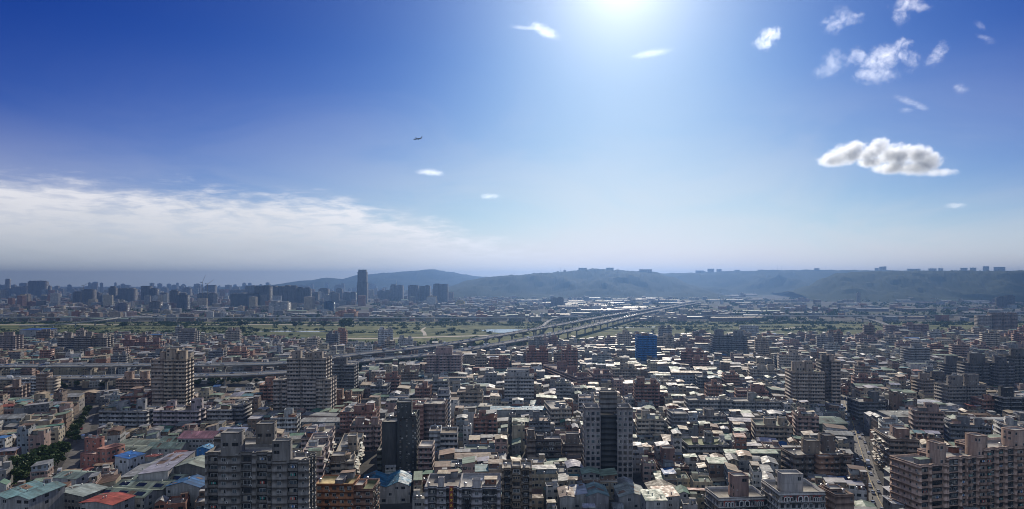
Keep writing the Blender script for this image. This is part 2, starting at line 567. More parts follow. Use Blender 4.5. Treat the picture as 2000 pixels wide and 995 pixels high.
def ground_material():
    m, t, b = new_mat("city_ground")
    pos = geo(t)
    n = t.noise(pos, 0.02, 5.0, 0.6); n2 = t.noise(pos, 0.3, 4.0)
    far = t.noise(pos, 0.004, 6.0, 0.65)
    c = t.mix(t.ramp(n, (0.35, 0.65, 0, 1)), (0.050, 0.050, 0.052), (0.105, 0.10, 0.09))
    c = t.mix(t.ramp(n2, (0.45, 0.7, 0, 0.7)), c, (0.035, 0.037, 0.036))
    y = t.sep(pos)[1]
    green = t.math('MULTIPLY', t.ramp(far, (0.47, 0.56, 0, 1)), t.ramp(y, (1900, 2100, 0, 0.85)))
    c = t.mix(green, c, (0.035, 0.055, 0.022))
    t.l.new(c, b.inputs['Base Color']); b.inputs['Roughness'].default_value = 1.0; b.inputs['Specular IOR Level'].default_value = 0.08
    return m


def meadow_material():
    m, t, b = new_mat("meadow")
    pos = geo(t)
    st = t.mapping(pos, (0.0035, 0.016, 0.01))
    a = t.noise(st, 1.0, 6.0, 0.65, dist=0.4); c2 = t.noise(pos, 0.03, 6.0, 0.7); c3 = t.noise(st, 3.1, 4.0, 0.6)
    c = t.mix(t.ramp(a, (0.40, 0.60, 0, 1)), (0.046, 0.070, 0.024), (0.125, 0.135, 0.048))
    c = t.mix(t.ramp(c3, (0.52, 0.64, 0, 0.9)), c, (0.19, 0.19, 0.085))
    c = t.mix(t.ramp(c2, (0.50, 0.62, 0, 0.85)), c, (0.026, 0.042, 0.016))
    t.l.new(c, b.inputs['Base Color']); b.inputs['Roughness'].default_value = 1.0; b.inputs['Specular IOR Level'].default_value = 0.08
    return m


M_GROUND = ground_material()
M_MEADOW = meadow_material()
M_ASPH = simple("asphalt", (0.075, 0.075, 0.077), 0.75, 0, 0.3, 0.15)
M_DECK = simple("deck_paving", (0.165, 0.162, 0.158), 0.95, 0, 0.2, 0.1, .04)
M_CONC = simple("concrete", (0.42, 0.415, 0.40), 0.95, 0, 0.25, 0.25, .08)
M_DIRT = simple("dirt_track", (0.30, 0.26, 0.20), 0.9, 0, 0.2, 0.05)
M_WATER = simple("river_water", (0.22, 0.24, 0.24), 0.12, 0, 0.1, 0.01, 0.8)
M_HILL = leaf_material("hill_forest", (0.014, 0.026, 0.012), (0.040, 0.058, 0.024))
for _i, _v in (('Specular IOR Level', 0.03), ('Roughness', 1.0)):
    M_HILL.node_tree.nodes['Principled BSDF'].inputs[_i].default_value = _v
M_PAINT = simple("road_paint", (0.72, 0.72, 0.68), 0.6, 0, 0.1, 1.0)
M_YELLOW = simple("yellow_paint", (0.65, 0.45, 0.06), 0.6, 0, 0.1, 1.0)

G = 12500
sheet('ground', [(-G, -2500), (G, -2500), (G, G), (-G, G)], 0.0, M_GROUND)


def smooth(pts, n=8):
    """Catmull-Rom through 2-D / 3-D points"""
    P = [Vector(p) for p in pts]
    P = [P[0] * 2 - P[1]] + P + [P[-1] * 2 - P[-2]]
    out = []
    for i in range(1, len(P) - 2):
        a, b, c, d = P[i - 1], P[i], P[i + 1], P[i + 2]
        for k in range(n):
            t = k / n
            out.append(0.5 * ((2 * b) + (c - a) * t + (2 * a - 5 * b + 4 * c - d) * t * t + (3 * b - 3 * c + d - a) * t ** 3))
    out.append(P[-2])
    return out


# near edge of the river plain, photo pixels on the ground
EDGE = [(-400, 658), (0, 656), (250, 655), (480, 660), (700, 674), (900, 678), (1080, 672), (1230, 664), (1450, 667), (1600, 665), (1750, 659), (2000, 648), (2400, 642)]


def edge_D(px):
    for (a, ya), (b, yb) in zip(EDGE, EDGE[1:]):
        if a <= px <= b:
            return gd(ya + (yb - ya) * (px - a) / (b - a))
    return 1500


near = [at(px, py, gd(py)).to_2d() for px, py in EDGE]
near = [(v.x, v.y) for v in smooth([(p.x, p.y) for p in near], 6)]
sheet('meadow', near + [(3600, 1900), (-3600, 1900)], 0.10, M_MEADOW)


def strip_px(name, pts, z, mat):
    """flat patch given by photo pixels on the ground"""
    q = [at(px, py, gd(py)) for px, py in pts]
    return sheet(name, [(p.x, p.y) for p in q], z, mat)


strip_px('river', [(938, 645), (965, 643.4), (1005, 643.2), (1040, 645), (1035, 647), (1012, 650), (975, 650.5), (952, 648.6)], 0.2, M_WATER)
strip_px('river', [(470, 647.2), (560, 646.4), (660, 647.4), (700, 649), (640, 649.2), (560, 648.8)], 0.2, M_WATER)
strip_px('river', [(1180, 640.0), (1290, 638.2), (1292, 639.4), (1200, 641.8)], 0.2, M_WATER)
strip_px('riverside_path', [(826, 656), (834, 656), (832, 650), (826, 645), (833, 640), (829, 640), (820, 645), (826, 651)], 0.25, M_DIRT)
strip_px('riverside_path', [(1480, 652), (1492, 652), (1528, 644), (1600, 637), (1592, 636.6), (1518, 643)], 0.25, M_DIRT)
strip_px('riverside_path', [(560, 662), (760, 660.5), (980, 654), (980, 655.5), (760, 662.6), (560, 664)], 0.25, M_DIRT)
strip_px('riverside_path', [(0, 634), (330, 633.4), (700, 634), (700, 635), (330, 634.6), (0, 635)], 0.25, M_DIRT)

# hills: ridges as real terrain
def hill(name, sky_pts, D, run_f, run_b, rough, seed, base_z=0.0, nx=170, ny=34):
    xs = [p[0] for p in sky_pts]
    def H(px):
        for (a, ya), (b, yb) in zip(sky_pts, sky_pts[1:]):
            if a <= px <= b:
                t = (px - a) / (b - a); t = t * t * (3 - 2 * t)
                return CAMZ - (ya + (yb - ya) * t - HOR) / F * D
        return 0
    V, Fc = [], []
    for i in range(nx + 1):
        px = xs[0] + (xs[-1] - xs[0]) * i / nx
        X = (px - 1000) / F * D
        h = max(0.5, H(px))
        for j in range(ny + 1):
            s = j / ny * 2 - 1
            y = D + (s * run_f if s < 0 else s * run_b)
            prof = 0.5 + 0.5 * math.cos(math.pi * s)
            p = Vector((X * 0.0022 + seed, y * 0.0016, seed * 0.7))
            sp = mnoise.multi_fractal(p, 0.9, 2.1, 5) - 1.0
            side = min(1, abs(s) * 2.2)
            z = h * max(0, prof + rough * (sp - .22) * side * (1 - abs(s)) * 1.4)
            z += mnoise.noise(Vector((X * 0.03, y * 0.03, seed))) * min(7, h * 0.04) * (1 - abs(s))
            z += mnoise.noise(Vector((X * 0.11, y * 0.11, seed))) * min(4, h * 0.02) * (1 - abs(s))
            V.append((X + (y - D) * X / D * 0.6, y, base_z - 2 + z))
    for i in range(nx):
        for j in range(ny):
            a = i * (ny + 1) + j
            Fc.append((a, a + ny + 1, a + ny + 2, a + 1))
    me = bpy.data.meshes.new(name)
    me.from_pydata(V, [], Fc)
    me.materials.append(M_HILL)
    o = bpy.data.objects.new(name, me); COL.objects.link(o)
    o['kind'] = 'structure'
    return o


hill('mountains', [(420, 562), (520, 557), (600, 548), (642, 543), (668, 545), (705, 537), (760, 533), (805, 529), (842, 526), (880, 531), (905, 536), (935, 540), (960, 541), (1040, 548), (1100, 556), (1180, 560)], 9300, 1900, 1900, 0.25, 3.1)
hill('hills', [(840, 571), (874, 560), (916, 547), (951, 541), (1000, 538), (1052, 534), (1105, 530), (1140, 526.5), (1200, 527), (1273, 531), (1315, 541), (1350, 556), (1392, 571)], 5600, 1500, 1700, 0.52, 1.7)
hill('hills', [(1180, 545), (1300, 534), (1370, 532.5), (1440, 530), (1510, 527.5), (1580, 527), (1650, 527.5), (1702, 528), (1800, 529), (2000, 529), (2300, 530), (2500, 545)], 7000, 1800, 1800, 0.42, 5.2)
hill('hills', [(1540, 569), (1580, 558), (1608, 543), (1636, 534), (1685, 530), (1755, 529), (1850, 528.5), (2000, 528.5), (2150, 531), (2400, 545)], 4700, 1150, 1500, 0.45, 9.4)

# the air
hz = bpy.data.meshes.new('haze')
zb, zt, hx, y0h, y1h = -1.0, 284.0, G + 300, -3400, G + 300
hv = [(x, y, z) for z in (zb, zt) for y in (y0h, y1h) for x in (-hx, hx)]
hz.from_pydata(hv, [], [(0, 2, 3, 1), (4, 5, 7, 6), (0, 1, 5, 4), (2, 6, 7, 3), (0, 4, 6, 2), (1, 3, 7, 5)])
hm = bpy.data.materials.new('haze_air'); hm.use_nodes = True
hn = hm.node_tree.nodes; hn.clear()
pv = hn.new('ShaderNodeVolumePrincipled'); ho = hn.new('ShaderNodeOutputMaterial')
hm.node_tree.links.new(pv.outputs[0], ho.inputs['Volume'])
pv.inputs['Color'].default_value = (0.120, 0.225, 0.445, 1)
pv.inputs['Density'].default_value = 1.15e-4
pv.inputs['Anisotropy'].default_value = 0.76
hz.materials.append(hm)
ho_ = bpy.data.objects.new('haze', hz); COL.objects.link(ho_)
ho_['kind'] = 'stuff'

# ------------------------------------------------------------------ viaducts
BLOCK = []      # plan lines kept free of houses: (points, half width)


def viaduct(name, label, pts, width, z_fn=None, pier=46.0, group=None, thick=2.0, n=10):
    """pts: (px, py, deck height). Closed box-girder section swept along the line, with parapets, plus one pier object each"""
    c = []
    for px, py, z in pts:
        p = at(px, py, gd(py, z)); c.append((p.x, p.y, z))
    L = smooth(c, n)
    BLOCK.append(([(p.x, p.y) for p in L], width / 2 + 13))
    root = thing(name, label, 'viaduct', (L[0].x, L[0].y, 0), 0, group)
    h = width / 2
    sec = [(-h, 0), (-h, 1.05), (-h + .3, 1.05), (-h + .3, 0.0), (h - .3, 0.0), (h - .3, 1.05), (h, 1.05), (h, 0), (h * .55, -thick), (-h * .55, -thick)]
    V, Fc, Mi = [], [], []
    for i, p in enumerate(L):
        a = L[max(0, i - 1)]; b = L[min(len(L) - 1, i + 1)]
        d = (b - a); d.z = 0; d.normalize(); nr = Vector((d.y, -d.x, 0))
        for s, dz in sec:
            V.append(tuple(p + nr * s + Vector((0, 0, dz)) - Vector((L[0].x, L[0].y, 0))))
    k = len(sec)
    for i in range(len(L) - 1):
        for j in range(k):
            Fc.append((i * k + j, i * k + (j + 1) % k, (i + 1) * k + (j + 1) % k, (i + 1) * k + j))
            Mi.append(1 if j == 3 else 0)
    Fc.append(tuple(range(k))); Mi.append(0)
    Fc.append(tuple(range((len(L) - 1) * k, len(L) * k))[::-1]); Mi.append(0)
    me = bpy.data.meshes.new('deck'); me.from_pydata(V, [], Fc)
    me.materials.append(M_CONC); me.materials.append(M_DECK)
    me.polygons.foreach_set('material_index', Mi)
    link('deck', me, root)
    # lane lines as thin sheets on the deck
    lv, lf = [], []
    for off in (-h + .8, 0.0, h - .8):
        for i in range(len(L) - 1):
            d = (L[i + 1] - L[i]); d.z = 0; d.normalize(); nr = Vector((d.y, -d.x, 0))
            b = len(lv)
            for p, s in ((L[i], off - .12), (L[i], off + .12), (L[i + 1], off + .12), (L[i + 1], off - .12)):
                lv.append(tuple(p + nr * s + Vector((0, 0, 0.03)) - Vector((L[0].x, L[0].y, 0))))
            lf.append((b, b + 1, b + 2, b + 3))
    me = bpy.data.meshes.new('lane_marking'); me.from_pydata(lv, [], lf); me.materials.append(M_PAINT)
    link('lane_marking', me, root)
    # lamp posts on both parapets
    if width > 15:
        mb = MB()
        tube(mb, (0, 0, 0), (0, 0, 9), .14, .10, 5, FRAME)
        tube(mb, (0, 0, 9), (-2.4, 0, 9.5), .09, .07, 4, FRAME)
        ol = None; run = 0; nl = 0
        for i in range(len(L) - 1):
            seg = L[i + 1] - L[i]; run += seg.length
            if run > 30 and nl < 90:
                run = 0; nl += 1
                d = seg.copy(); d.z = 0; d.normalize(); nr = Vector((d.y, -d.x, 0)); sgn = 1 if nl % 2 else -1
                q = L[i] + nr * (sgn * (h - .15)) - Vector((L[0].x, L[0].y, -1.0))
                if ol is None: ol = mb.build('lamp_post', MATS, root)
                else: ol = link('lamp_post', ol.data, root)
                ol.location = q; ol.rotation_euler = (0, 0, math.atan2(nr.y * sgn, nr.x * sgn))
    # piers
    acc = 0.0; cnt = 0
    mb = MB(); prism(mb, ID, 0, 0, 1.1, 0, 1, 8, (.27, .265, .25, 0), PLAIN)
    capv = [(-.42, -1.1), (.42, -1.1), (.42, 1.1), (-.42, 1.1)]
    pier_me = None
    for i in range(len(L) - 1):
        d = L[i + 1] - L[i]; acc += d.length
        if acc >= pier and cnt < 96:
            acc = 0; cnt += 1
            p = L[i]
            if pier_me is None:
                mb2 = MB()
                hh = h * 0.62
                prof = [(-1.3, 0), (1.3, 0), (1.3, .74), (hh, .90), (hh, 1.0), (-hh, 1.0), (-hh, .90), (-1.3, .74)]
                for y, s in ((-1.0, 1), (1.0, -1)):
                    q = [(x, y, z) for x, z in prof]
                    mb2.face(q if s > 0 else q[::-1], PLAIN, (.27, .265, .25, 0))
                for a in range(len(prof)):
                    (xa, za), (xb, zb2) = prof[a], prof[(a + 1) % len(prof)]
                    mb2.face([(xa, 1.0, za), (xb, 1.0, zb2), (xb, -1.0, zb2), (xa, -1.0, za)][::-1], PLAIN, (.27, .265, .25, 0))
                o = mb2.build('pier', MATS, root); pier_me = o.data
            else:
                o = link('pier', pier_me, root)
            o.location = (p.x - L[0].x, p.y - L[0].y, 0)
            o.rotation_euler = (0, 0, math.atan2(d.y, d.x) - math.pi / 2)
            o.scale = (1, 1, p.z - thick - 0.02)
    return L


VA = viaduct('elevated_highway', 'long elevated highway full of traffic sweeping from the left over the river to the hills',
             [(-160, 716, 19), (0, 715, 19), (300, 713, 19), (560, 709, 19), (700, 692, 19), (860, 674, 19), (1000, 651, 19), (1100, 633, 18), (1190, 616.5, 17), (1290, 600, 15), (1360, 588.0, 14)], 21)
VB = viaduct('elevated_highway', 'lower carriageway of the elevated highway, running in front of the higher one',
             [(-160, 740, 15), (0, 739, 15), (300, 735, 15), (560, 727, 15), (700, 706, 15), (860, 690, 15), (1000, 667.5, 15), (1100, 648.5, 15), (1180, 630, 15), (1240, 615.5, 14), (1330, 597.5, 13), (1372, 590.5, 12)], 21)
VC = viaduct('highway_ramp', 'curved slip road leaving the elevated highway above the river water',
             [(1040, 644.5, 16), (1060, 637, 15), (1070, 629, 14), (1086, 622.5, 13), (1140, 613, 12), (1230, 604, 12)], 9)
VD = viaduct('elevated_expressway', 'straight elevated expressway along the far bank of the river',
             [(-200, 620, 14), (300, 620.5, 14), (700, 621, 14), (1000, 620.5, 14), (1150, 618.5, 14)], 16, pier=60)
VE = viaduct('river_bridge', 'small curved bridge with pale sunlit parapet at the left end of the river plain',
             [(40, 637, 4), (110, 634, 9), (170, 629, 13), (215, 624, 14), (235, 620.5, 14)], 9)
VF = viaduct('river_bridge', 'pale pinkish bridge crossing the green meadow behind the pink apartment cluster',
             [(1745, 640, 6), (1722, 631, 9), (1700, 624.5, 11), (1670, 620, 12)], 12)
VG = viaduct('elevated_expressway', 'far bank expressway right of the highway crossing, below the forested hills',
             [(1260, 616, 14), (1500, 617, 14), (1700, 617, 14), (2100, 614, 14)], 16, pier=60)

# ------------------------------------------------------------------ building kit
def shared_window(glass=GLASS):
    """one sliding window: frame grid with two panes, 1 x 1, facing -y"""
    mb = MB()
    xs = [-.5, -.43, -.03, .03, .43, .5]; zs = [0, .08, .92, 1]
    for i in range(5):
        for j in range(3):
            g = i in (1, 3) and j == 1
            y = -0.06 if g else -0.10
            mb.face([(xs[i], y, zs[j]), (xs[i + 1], y, zs[j]), (xs[i + 1], y, zs[j + 1]), (xs[i], y, zs[j + 1])], (glass if i == 1 else GLASS) if g else FRAME, (.30, .28, .24, 0))
    P = [(-.5, 0), (.5, 0), (.5, 1), (-.5, 1)]
    for k in range(4):
        a, b = P[k], P[(k + 1) % 4]
        mb.face([(a[0], -.1, a[1]), (a[0], 0, a[1]), (b[0], 0, b[1]), (b[0], -.1, b[1])], FRAME)
    return mb


def shared_balcony(col):
    """open tray with a solid front: 1 wide, 1.1 deep, 1.1 high"""
    mb = MB()
    o = [(-.5, -1.1), (.5, -1.1), (.5, 0), (-.5, 0)]
    i_ = [(-.46, -1.0), (.46, -1.0), (.46, 0), (-.46, 0)]
    for k in range(4):
        a, b, c, d = o[k], o[(k + 1) % 4], i_[(k + 1) % 4], i_[k]
        if k == 2: continue
        mb.face([(*a, 0), (*b, 0), (*b, 1.1), (*a, 1.1)], PLAIN, col)
        mb.face([(*a, 1.1), (*b, 1.1), (*c, 1.1), (*d, 1.1)], PLAIN, col)
        mb.face([(*d, 1.1), (*c, 1.1), (*c, .12), (*d, .12)], PLAIN, col)
    mb.face([(*q, .12) for q in i_], PLAIN, col)
    mb.face([(*q, 0) for q in o][::-1], PLAIN, col)
    return mb


def mesh_of(mb, name):
    o = mb.build(name, MATS)
    me = o.data
    bpy.data.objects.remove(o)
    return me


_W = [mesh_of(shared_window(), 'window'), mesh_of(shared_window(), 'window'), mesh_of(shared_window(PLAIN), 'window'), mesh_of(shared_window(), 'window')]
_wg = simple("window_glass_sky", (0.055, 0.07, 0.08), 0.10, 0.0, 0.5, 0.2, 0.7)
_W[3].materials[GLASS] = _wg
_W[1].materials[FRAME] = simple("window_frame_dark", (0.05, 0.05, 0.05), 0.45, 0.3, 0.2, 0.3)
_wr = random.Random(3)


def a_window():
    return _wr.choice(_W)

_bal = {}


def balcony_mesh(col):
    k = tuple(round(c, 2) for c in col[:3])
    if k not in _bal:
        _bal[k] = mesh_of(shared_balcony((*col[:3], 0)), 'balcony')
    return _bal[k]


def tank_mesh():
    mb = MB()
    prism(mb, ID, 0, 0, .62, .5, 2.0, 10, (.6, .6, .6, 0), METAL, cap=.28)
    for a in range(4):
        x, y = .45 * math.cos(a * math.pi / 2 + .78), .45 * math.sin(a * math.pi / 2 + .78)
        tube(mb, (x, y, 0), (x, y, .55), .05, .05, 4, FRAME)
    return mesh_of(mb, 'water_tank')


def ac_mesh():
    mb = MB()
    ring_box(mb, ID, -.45, .45, -.4, 0, 0, .65, (.55, .55, .53, 0), PLAIN, bottom=True, topmat=PLAIN)
    mb.face([(-.32, -.42, .08), (.18, -.42, .08), (.18, -.42, .57), (-.32, -.42, .57)], GLASS)
    return mesh_of(mb, 'air_conditioner')


def awning_mesh(col):
    mb = MB()
    q = [(-.5, 0, 0), (.5, 0, 0), (.5, -1.0, -.35), (-.5, -1.0, -.35)]
    mb.face(q[::-1], SHEET, (*col, .2), [(0, 0), (3, 0), (3, 1), (0, 1)])
    mb.face([(x, y, z - .05) for x, y, z in q], SHEET, (*col, .2))
    mb.face([(-.5, -1, -.40), (.5, -1, -.40), (.5, -1, -.35), (-.5, -1, -.35)], SHEET, (*col, .2))
    return mesh_of(mb, 'awning')


def cage_mesh(col):
    mb = MB()
    ring_box(mb, ID, -.8, .8, -.5, 0, 0, 1.5, (*col, 0), PLAIN, topmat=SHEET, bottom=True)
    for k in range(3):
        x = -.55 + k * .55
        mb.face([(x - .2, -.515, .15), (x + .2, -.515, .15), (x + .2, -.515, 1.3), (x - .2, -.515, 1.3)], GLASS)
    return mesh_of(mb, 'window_cage')


def laundry_mesh(col, c2):
    mb = MB()
    for k, c in enumerate((col, c2, col)):
        x = -.9 + k * .65
        mb.face([(x, -.02, 0), (x + .5, -.02, .05), (x + .5, -.02, .9), (x, -.02, .95)], PLAIN, (*c, 0))
        mb.face([(x, .02, .95), (x + .5, .02, .9), (x + .5, .02, .05), (x, .02, 0)], PLAIN, (*c, 0))
    return mesh_of(mb, 'laundry')


ME_CAGE = [cage_mesh(c) for c in ((.42, .42, .41), (.16, .17, .16), (.30, .24, .17))]
ME_LAUN = [laundry_mesh((.5, .5, .5), (.1, .2, .4)), laundry_mesh((.4, .1, .08), (.5, .48, .4)), laundry_mesh((.05, .25, .22), (.4, .4, .42))]
ME_TANK, ME_AC = tank_mesh(), ac_mesh()
ME_AWN = [awning_mesh(c) for c in ((.62, .60, .55), (.42, .47, .40), (.55, .50, .38), (.20, .36, .34))]

HOLD = []            # footprints already taken: (cx, cy, hw, hd, yaw)
SIGHT = []           # (px0, px1, D) of towers whose faces must stay in view
LANDMARKS = []       # (x, y, phrase) for describing what stands near what
_grid = {}


def rect_corners(cx, cy, hw, hd, yaw):
    c, s = math.cos(yaw), math.sin(yaw)
    return [(cx + a * hw * c - b * hd * s, cy + a * hw * s + b * hd * c) for a, b in ((-1, -1), (1, -1), (1, 1), (-1, 1))]


def overlap(A, B):
    for P in (A, B):
        for i in (0, 1):
            ax = P[i + 1][0] - P[i][0]; ay = P[i + 1][1] - P[i][1]
            a = [p[0] * ax + p[1] * ay for p in A]; b = [p[0] * ax + p[1] * ay for p in B]
            if max(a) <= min(b) or max(b) <= min(a):
                return False
    return True


def claim(cx, cy, hw, hd, yaw, force=False, gap=0.0):
    """take a footprint if nothing stands there yet"""
    A = rect_corners(cx, cy, hw, hd, yaw)
    r = math.hypot(hw, hd)
    cells = [(i, j) for i in range(int((cx - r) // 40), int((cx + r) // 40) + 1) for j in range(int((cy - r) // 40), int((cy + r) // 40) + 1)]
    if not force:
        B = rect_corners(cx, cy, hw - gap, hd - gap, yaw)
        for c in cells:
            for q in _grid.get(c, ()):
                if abs(q[0] - cx) < r + q[2] and abs(q[1] - cy) < r + q[2] and overlap(B, q[3]):
                    return False
    rec = (cx, cy, r, A)
    for c in cells:
        _grid.setdefault(c, []).append(rec)
    return True


def miter(P):
    out = []
    n = len(P)
    for i in range(n):
        a, b, c = P[i - 1], P[i], P[(i + 1) % n]
        d1 = Vector((b[0] - a[0], b[1] - a[1])).normalized(); d2 = Vector((c[0] - b[0], c[1] - b[1])).normalized()
        n1 = Vector((d1.y, -d1.x)); n2 = Vector((d2.y, -d2.x))
        m = n1 + n2
        k = m.dot(n1)
        out.append(m / k if abs(k) > .2 else n1)
    return out


def banded_wall(mb, fr, P, z0, z1, fh, col, band=0.12, rim=1.1, mats=None, bandcol=None, deck=(.30, .29, .27, 0)):
    """one connected outer wall over the plan P (counter-clockwise), with a projecting band at each floor, a parapet and the roof deck"""
    M = miter(P)
    nf = max(1, round((z1 - rim - z0) / fh)); fh = (z1 - rim - z0) / nf
    lev = [(z0, 0)]
    for k in range(1, nf + 1):
        z = z0 + k * fh
        if band:
            lev += [(z - .28, 0), (z - .26, band), (z + .18, band), (z + .20, 0)]
    if not band: lev.append((z0 + nf * fh, 0))
    lev += [(z1 - .3, 0), (z1 - .28, .1), (z1, .1)]
    n = len(P)
    rows = []
    for z, o in lev:
        b = len(mb.v)
        for p, m in zip(P, M):
            mb.v.append(fr(p[0] + m.x * o, p[1] + m.y * o, z))
        rows.append(b)
    us = [0.0]
    for i in range(n):
        a, b = P[i], P[(i + 1) % n]
        L = math.hypot(b[0] - a[0], b[1] - a[1])
        us.append(us[-1] + max(1, round(L / 3.0)) * 3.0)
    bc = bandcol or (col[0] * 1.03, col[1] * 1.03, col[2] * 1.03, 0)
    for r in range(len(lev) - 1):
        za, zb_ = lev[r][0], lev[r + 1][0]
        va, vb = (za - z0) / fh * 3.2, (zb_ - z0) / fh * 3.2
        isb = (zb_ - za) < 0.6 or za >= z0 + nf * fh - .3
        for i in range(n):
            j = (i + 1) % n
            c = bc if isb else (mats[i] if mats else col)
            mb.poly((rows[r] + i, rows[r] + j, rows[r + 1] + j, rows[r + 1] + i), PLAIN if isb else WALL, c,
                    [(us[i], va), (us[i + 1], va), (us[i + 1], vb), (us[i], vb)])
    b = len(mb.v)
    for z in (z1, z1 - rim):
        for p, m in zip(P, M):
            mb.v.append(fr(p[0] - m.x * .25, p[1] - m.y * .25, z))
    top = rows[-1]
    for i in range(n):
        j = (i + 1) % n
        mb.poly((top + i, top + j, b + j, b + i), PLAIN, bc, [(0, 0)] * 4)
        mb.poly((b + i, b + j, b + n + j, b + n + i), PLAIN, bc, [(0, 0)] * 4)
    mb.poly(tuple(range(b + n, b + 2 * n)), FLAT, deck, [P[i] for i in range(n)])
    return nf, fh


def notched(x0, x1, y0, y1, notches=(), rn=()):
    """rectangle with recesses (a, b, depth) as fractions along the front, and along the right/left side via rn"""
    w = x1 - x0
    P = [(x0, y0)]
    for a, b, d in notches:
        P += [(x0 + a * w, y0), (x0 + a * w, y0 + d), (x0 + b * w, y0 + d), (x0 + b * w, y0)]
    P.append((x1, y0))
    for a, b, d in rn:
        h = y1 - y0
        P += [(x1, y0 + a * h), (x1 - d, y0 + a * h), (x1 - d, y0 + b * h), (x1, y0 + b * h)]
    P += [(x1, y1), (x0, y1)]
    return P


def put_parts(root, fr_local, P, z0, nf, fh, spec, fr_world, budget, rnd):
    """windows / balconies on every side of plan P that faces the camera; spec(edge index, length, normal) -> kind"""
    todo = []
    n = len(P)
    for i in range(n):
        a, b = Vector(P[i]), Vector(P[(i + 1) % n])
        L = (b - a).length
        if L < 1.7: continue
        d = (b - a) / L
        nr = Vector((d.y, -d.x))
        m = (a + b) / 2
        wp = Vector(fr_world(m.x, m.y, 0)); wn_ = Vector(fr_world(m.x + nr.x, m.y + nr.y, 0)) - wp
        if wn_.x * -wp.x + wn_.y * -wp.y < 0.04 * wp.length: continue
        kind = spec(i, L, nr)
        if not kind: continue
        bw = {'sq': 2.7, 'win': 2.9, 'small': 3.4, 'balc': 3.9, 'wide': 3.6, 'tall': 2.4}[kind]
        k = max(1, int((L - .5) / bw))
        for f in range(nf):
            z = z0 + f * fh
            for j in range(k):
                p = a + d * (L * (j + .5) / k)
                q = Vector(fr_world(p.x, p.y, z + 1.5))
                py = HOR + (CAMZ - q.z) / q.y * F
                px = 1000 + q.x / q.y * F
                if py > 1010 or px < -15 or px > 2015: continue
                todo.append((kind, p, nr, math.atan2(d.y, d.x), z, L / k, f, j))
    rnd.shuffle(todo)
    todo.sort(key=lambda t: -t[4])
    cnt = {}
    extra = MB()
    for kind, p, nr, rz, z, cell, f, j in todo:
        cnt['w'] = cnt.get('w', 0) + 1
        ww, wh, sill = {'sq': (cell * .66, 1.95, .65), 'win': (min(cell * .58, 1.9), 1.45, .95), 'small': (1.0, 1.1, 1.15), 'balc': (cell * .66, 2.0, .35),
                        'wide': (cell * .76, 1.55, .9), 'tall': (cell * .62, 2.1, .55)}[kind]
        ww *= rnd.uniform(.9, 1.06)
        if cnt['w'] <= budget:
            link('window', a_window(), root, (p.x, p.y, z + sill), rz, (ww, 1, wh))
        else:
            f2 = Fr(p.x, p.y, rz, z + sill)
            extra.face([f2(-ww / 2, -.08, 0), f2(ww / 2, -.08, 0), f2(ww / 2, -.08, wh), f2(-ww / 2, -.08, wh)], GLASS)
        if kind == 'balc':
            cnt['b'] = cnt.get('b', 0) + 1
            if cnt['b'] <= budget and root.get('_bal') is not None:
                link('balcony', root_bal[root.name], root, (p.x, p.y, z + .02), rz, (cell * .86, 1, 1))
        if kind in ('win', 'small', 'wide') and rnd.random() < .22 and cnt.get('c', 0) < 34:
            cnt['c'] = cnt.get('c', 0) + 1
            link('window_cage', rnd.choice(ME_CAGE), root, (p.x + nr.x * .11, p.y + nr.y * .11, z + sill - .05), rz, (ww / 1.6 * 1.06, rnd.uniform(.7, 1.2), wh / 1.5 * 1.04))
        if kind == 'balc' and rnd.random() < .3 and cnt.get('l', 0) < 26:
            cnt['l'] = cnt.get('l', 0) + 1
            link('laundry', rnd.choice(ME_LAUN), root, (p.x + nr.x * .7, p.y + nr.y * .7, z + 1.2), rz)
        if rnd.random() < .3 and cnt.get('a', 0) < 36:
            cnt['a'] = cnt.get('a', 0) + 1
            link('air_conditioner', ME_AC, root, (p.x + math.cos(rz) * cell * .3, p.y + math.sin(rz) * cell * .3, z + .15), rz)
    if extra.f:
        o = extra.build('window', MATS, root)
        o['kind'] = 'stuff'


root_bal = {}


def clutter(root, rnd, x0, x1, y0, y1, z, n=3, sheds=1):
    """tanks, a lean-to and an aerial on a roof deck, each a part"""
    for _ in range(n):
        if x1 - x0 < 2.4 or y1 - y0 < 2.4: break
        link('water_tank', ME_TANK, root, (rnd.uniform(x0 + 1, x1 - 1), rnd.uniform(y0 + 1, y1 - 1), z + .01), rnd.random(), (1.1, 1.1, 1.1))
    for _ in range(sheds):
        if x1 - x0 < 6 or y1 - y0 < 5: break
        w, d = rnd.uniform(3, min(7, x1 - x0 - 2)), rnd.uniform(3, min(6, y1 - y0 - 1.5))
        cx, cy = rnd.uniform(x0 + w / 2 + .4, x1 - w / 2 - .4), rnd.uniform(y0 + d / 2 + .3, y1 - d / 2 - .3)
        rooftop_shed(root, cx - w / 2, cx + w / 2, cy - d / 2, cy + d / 2, z + .01, rnd)


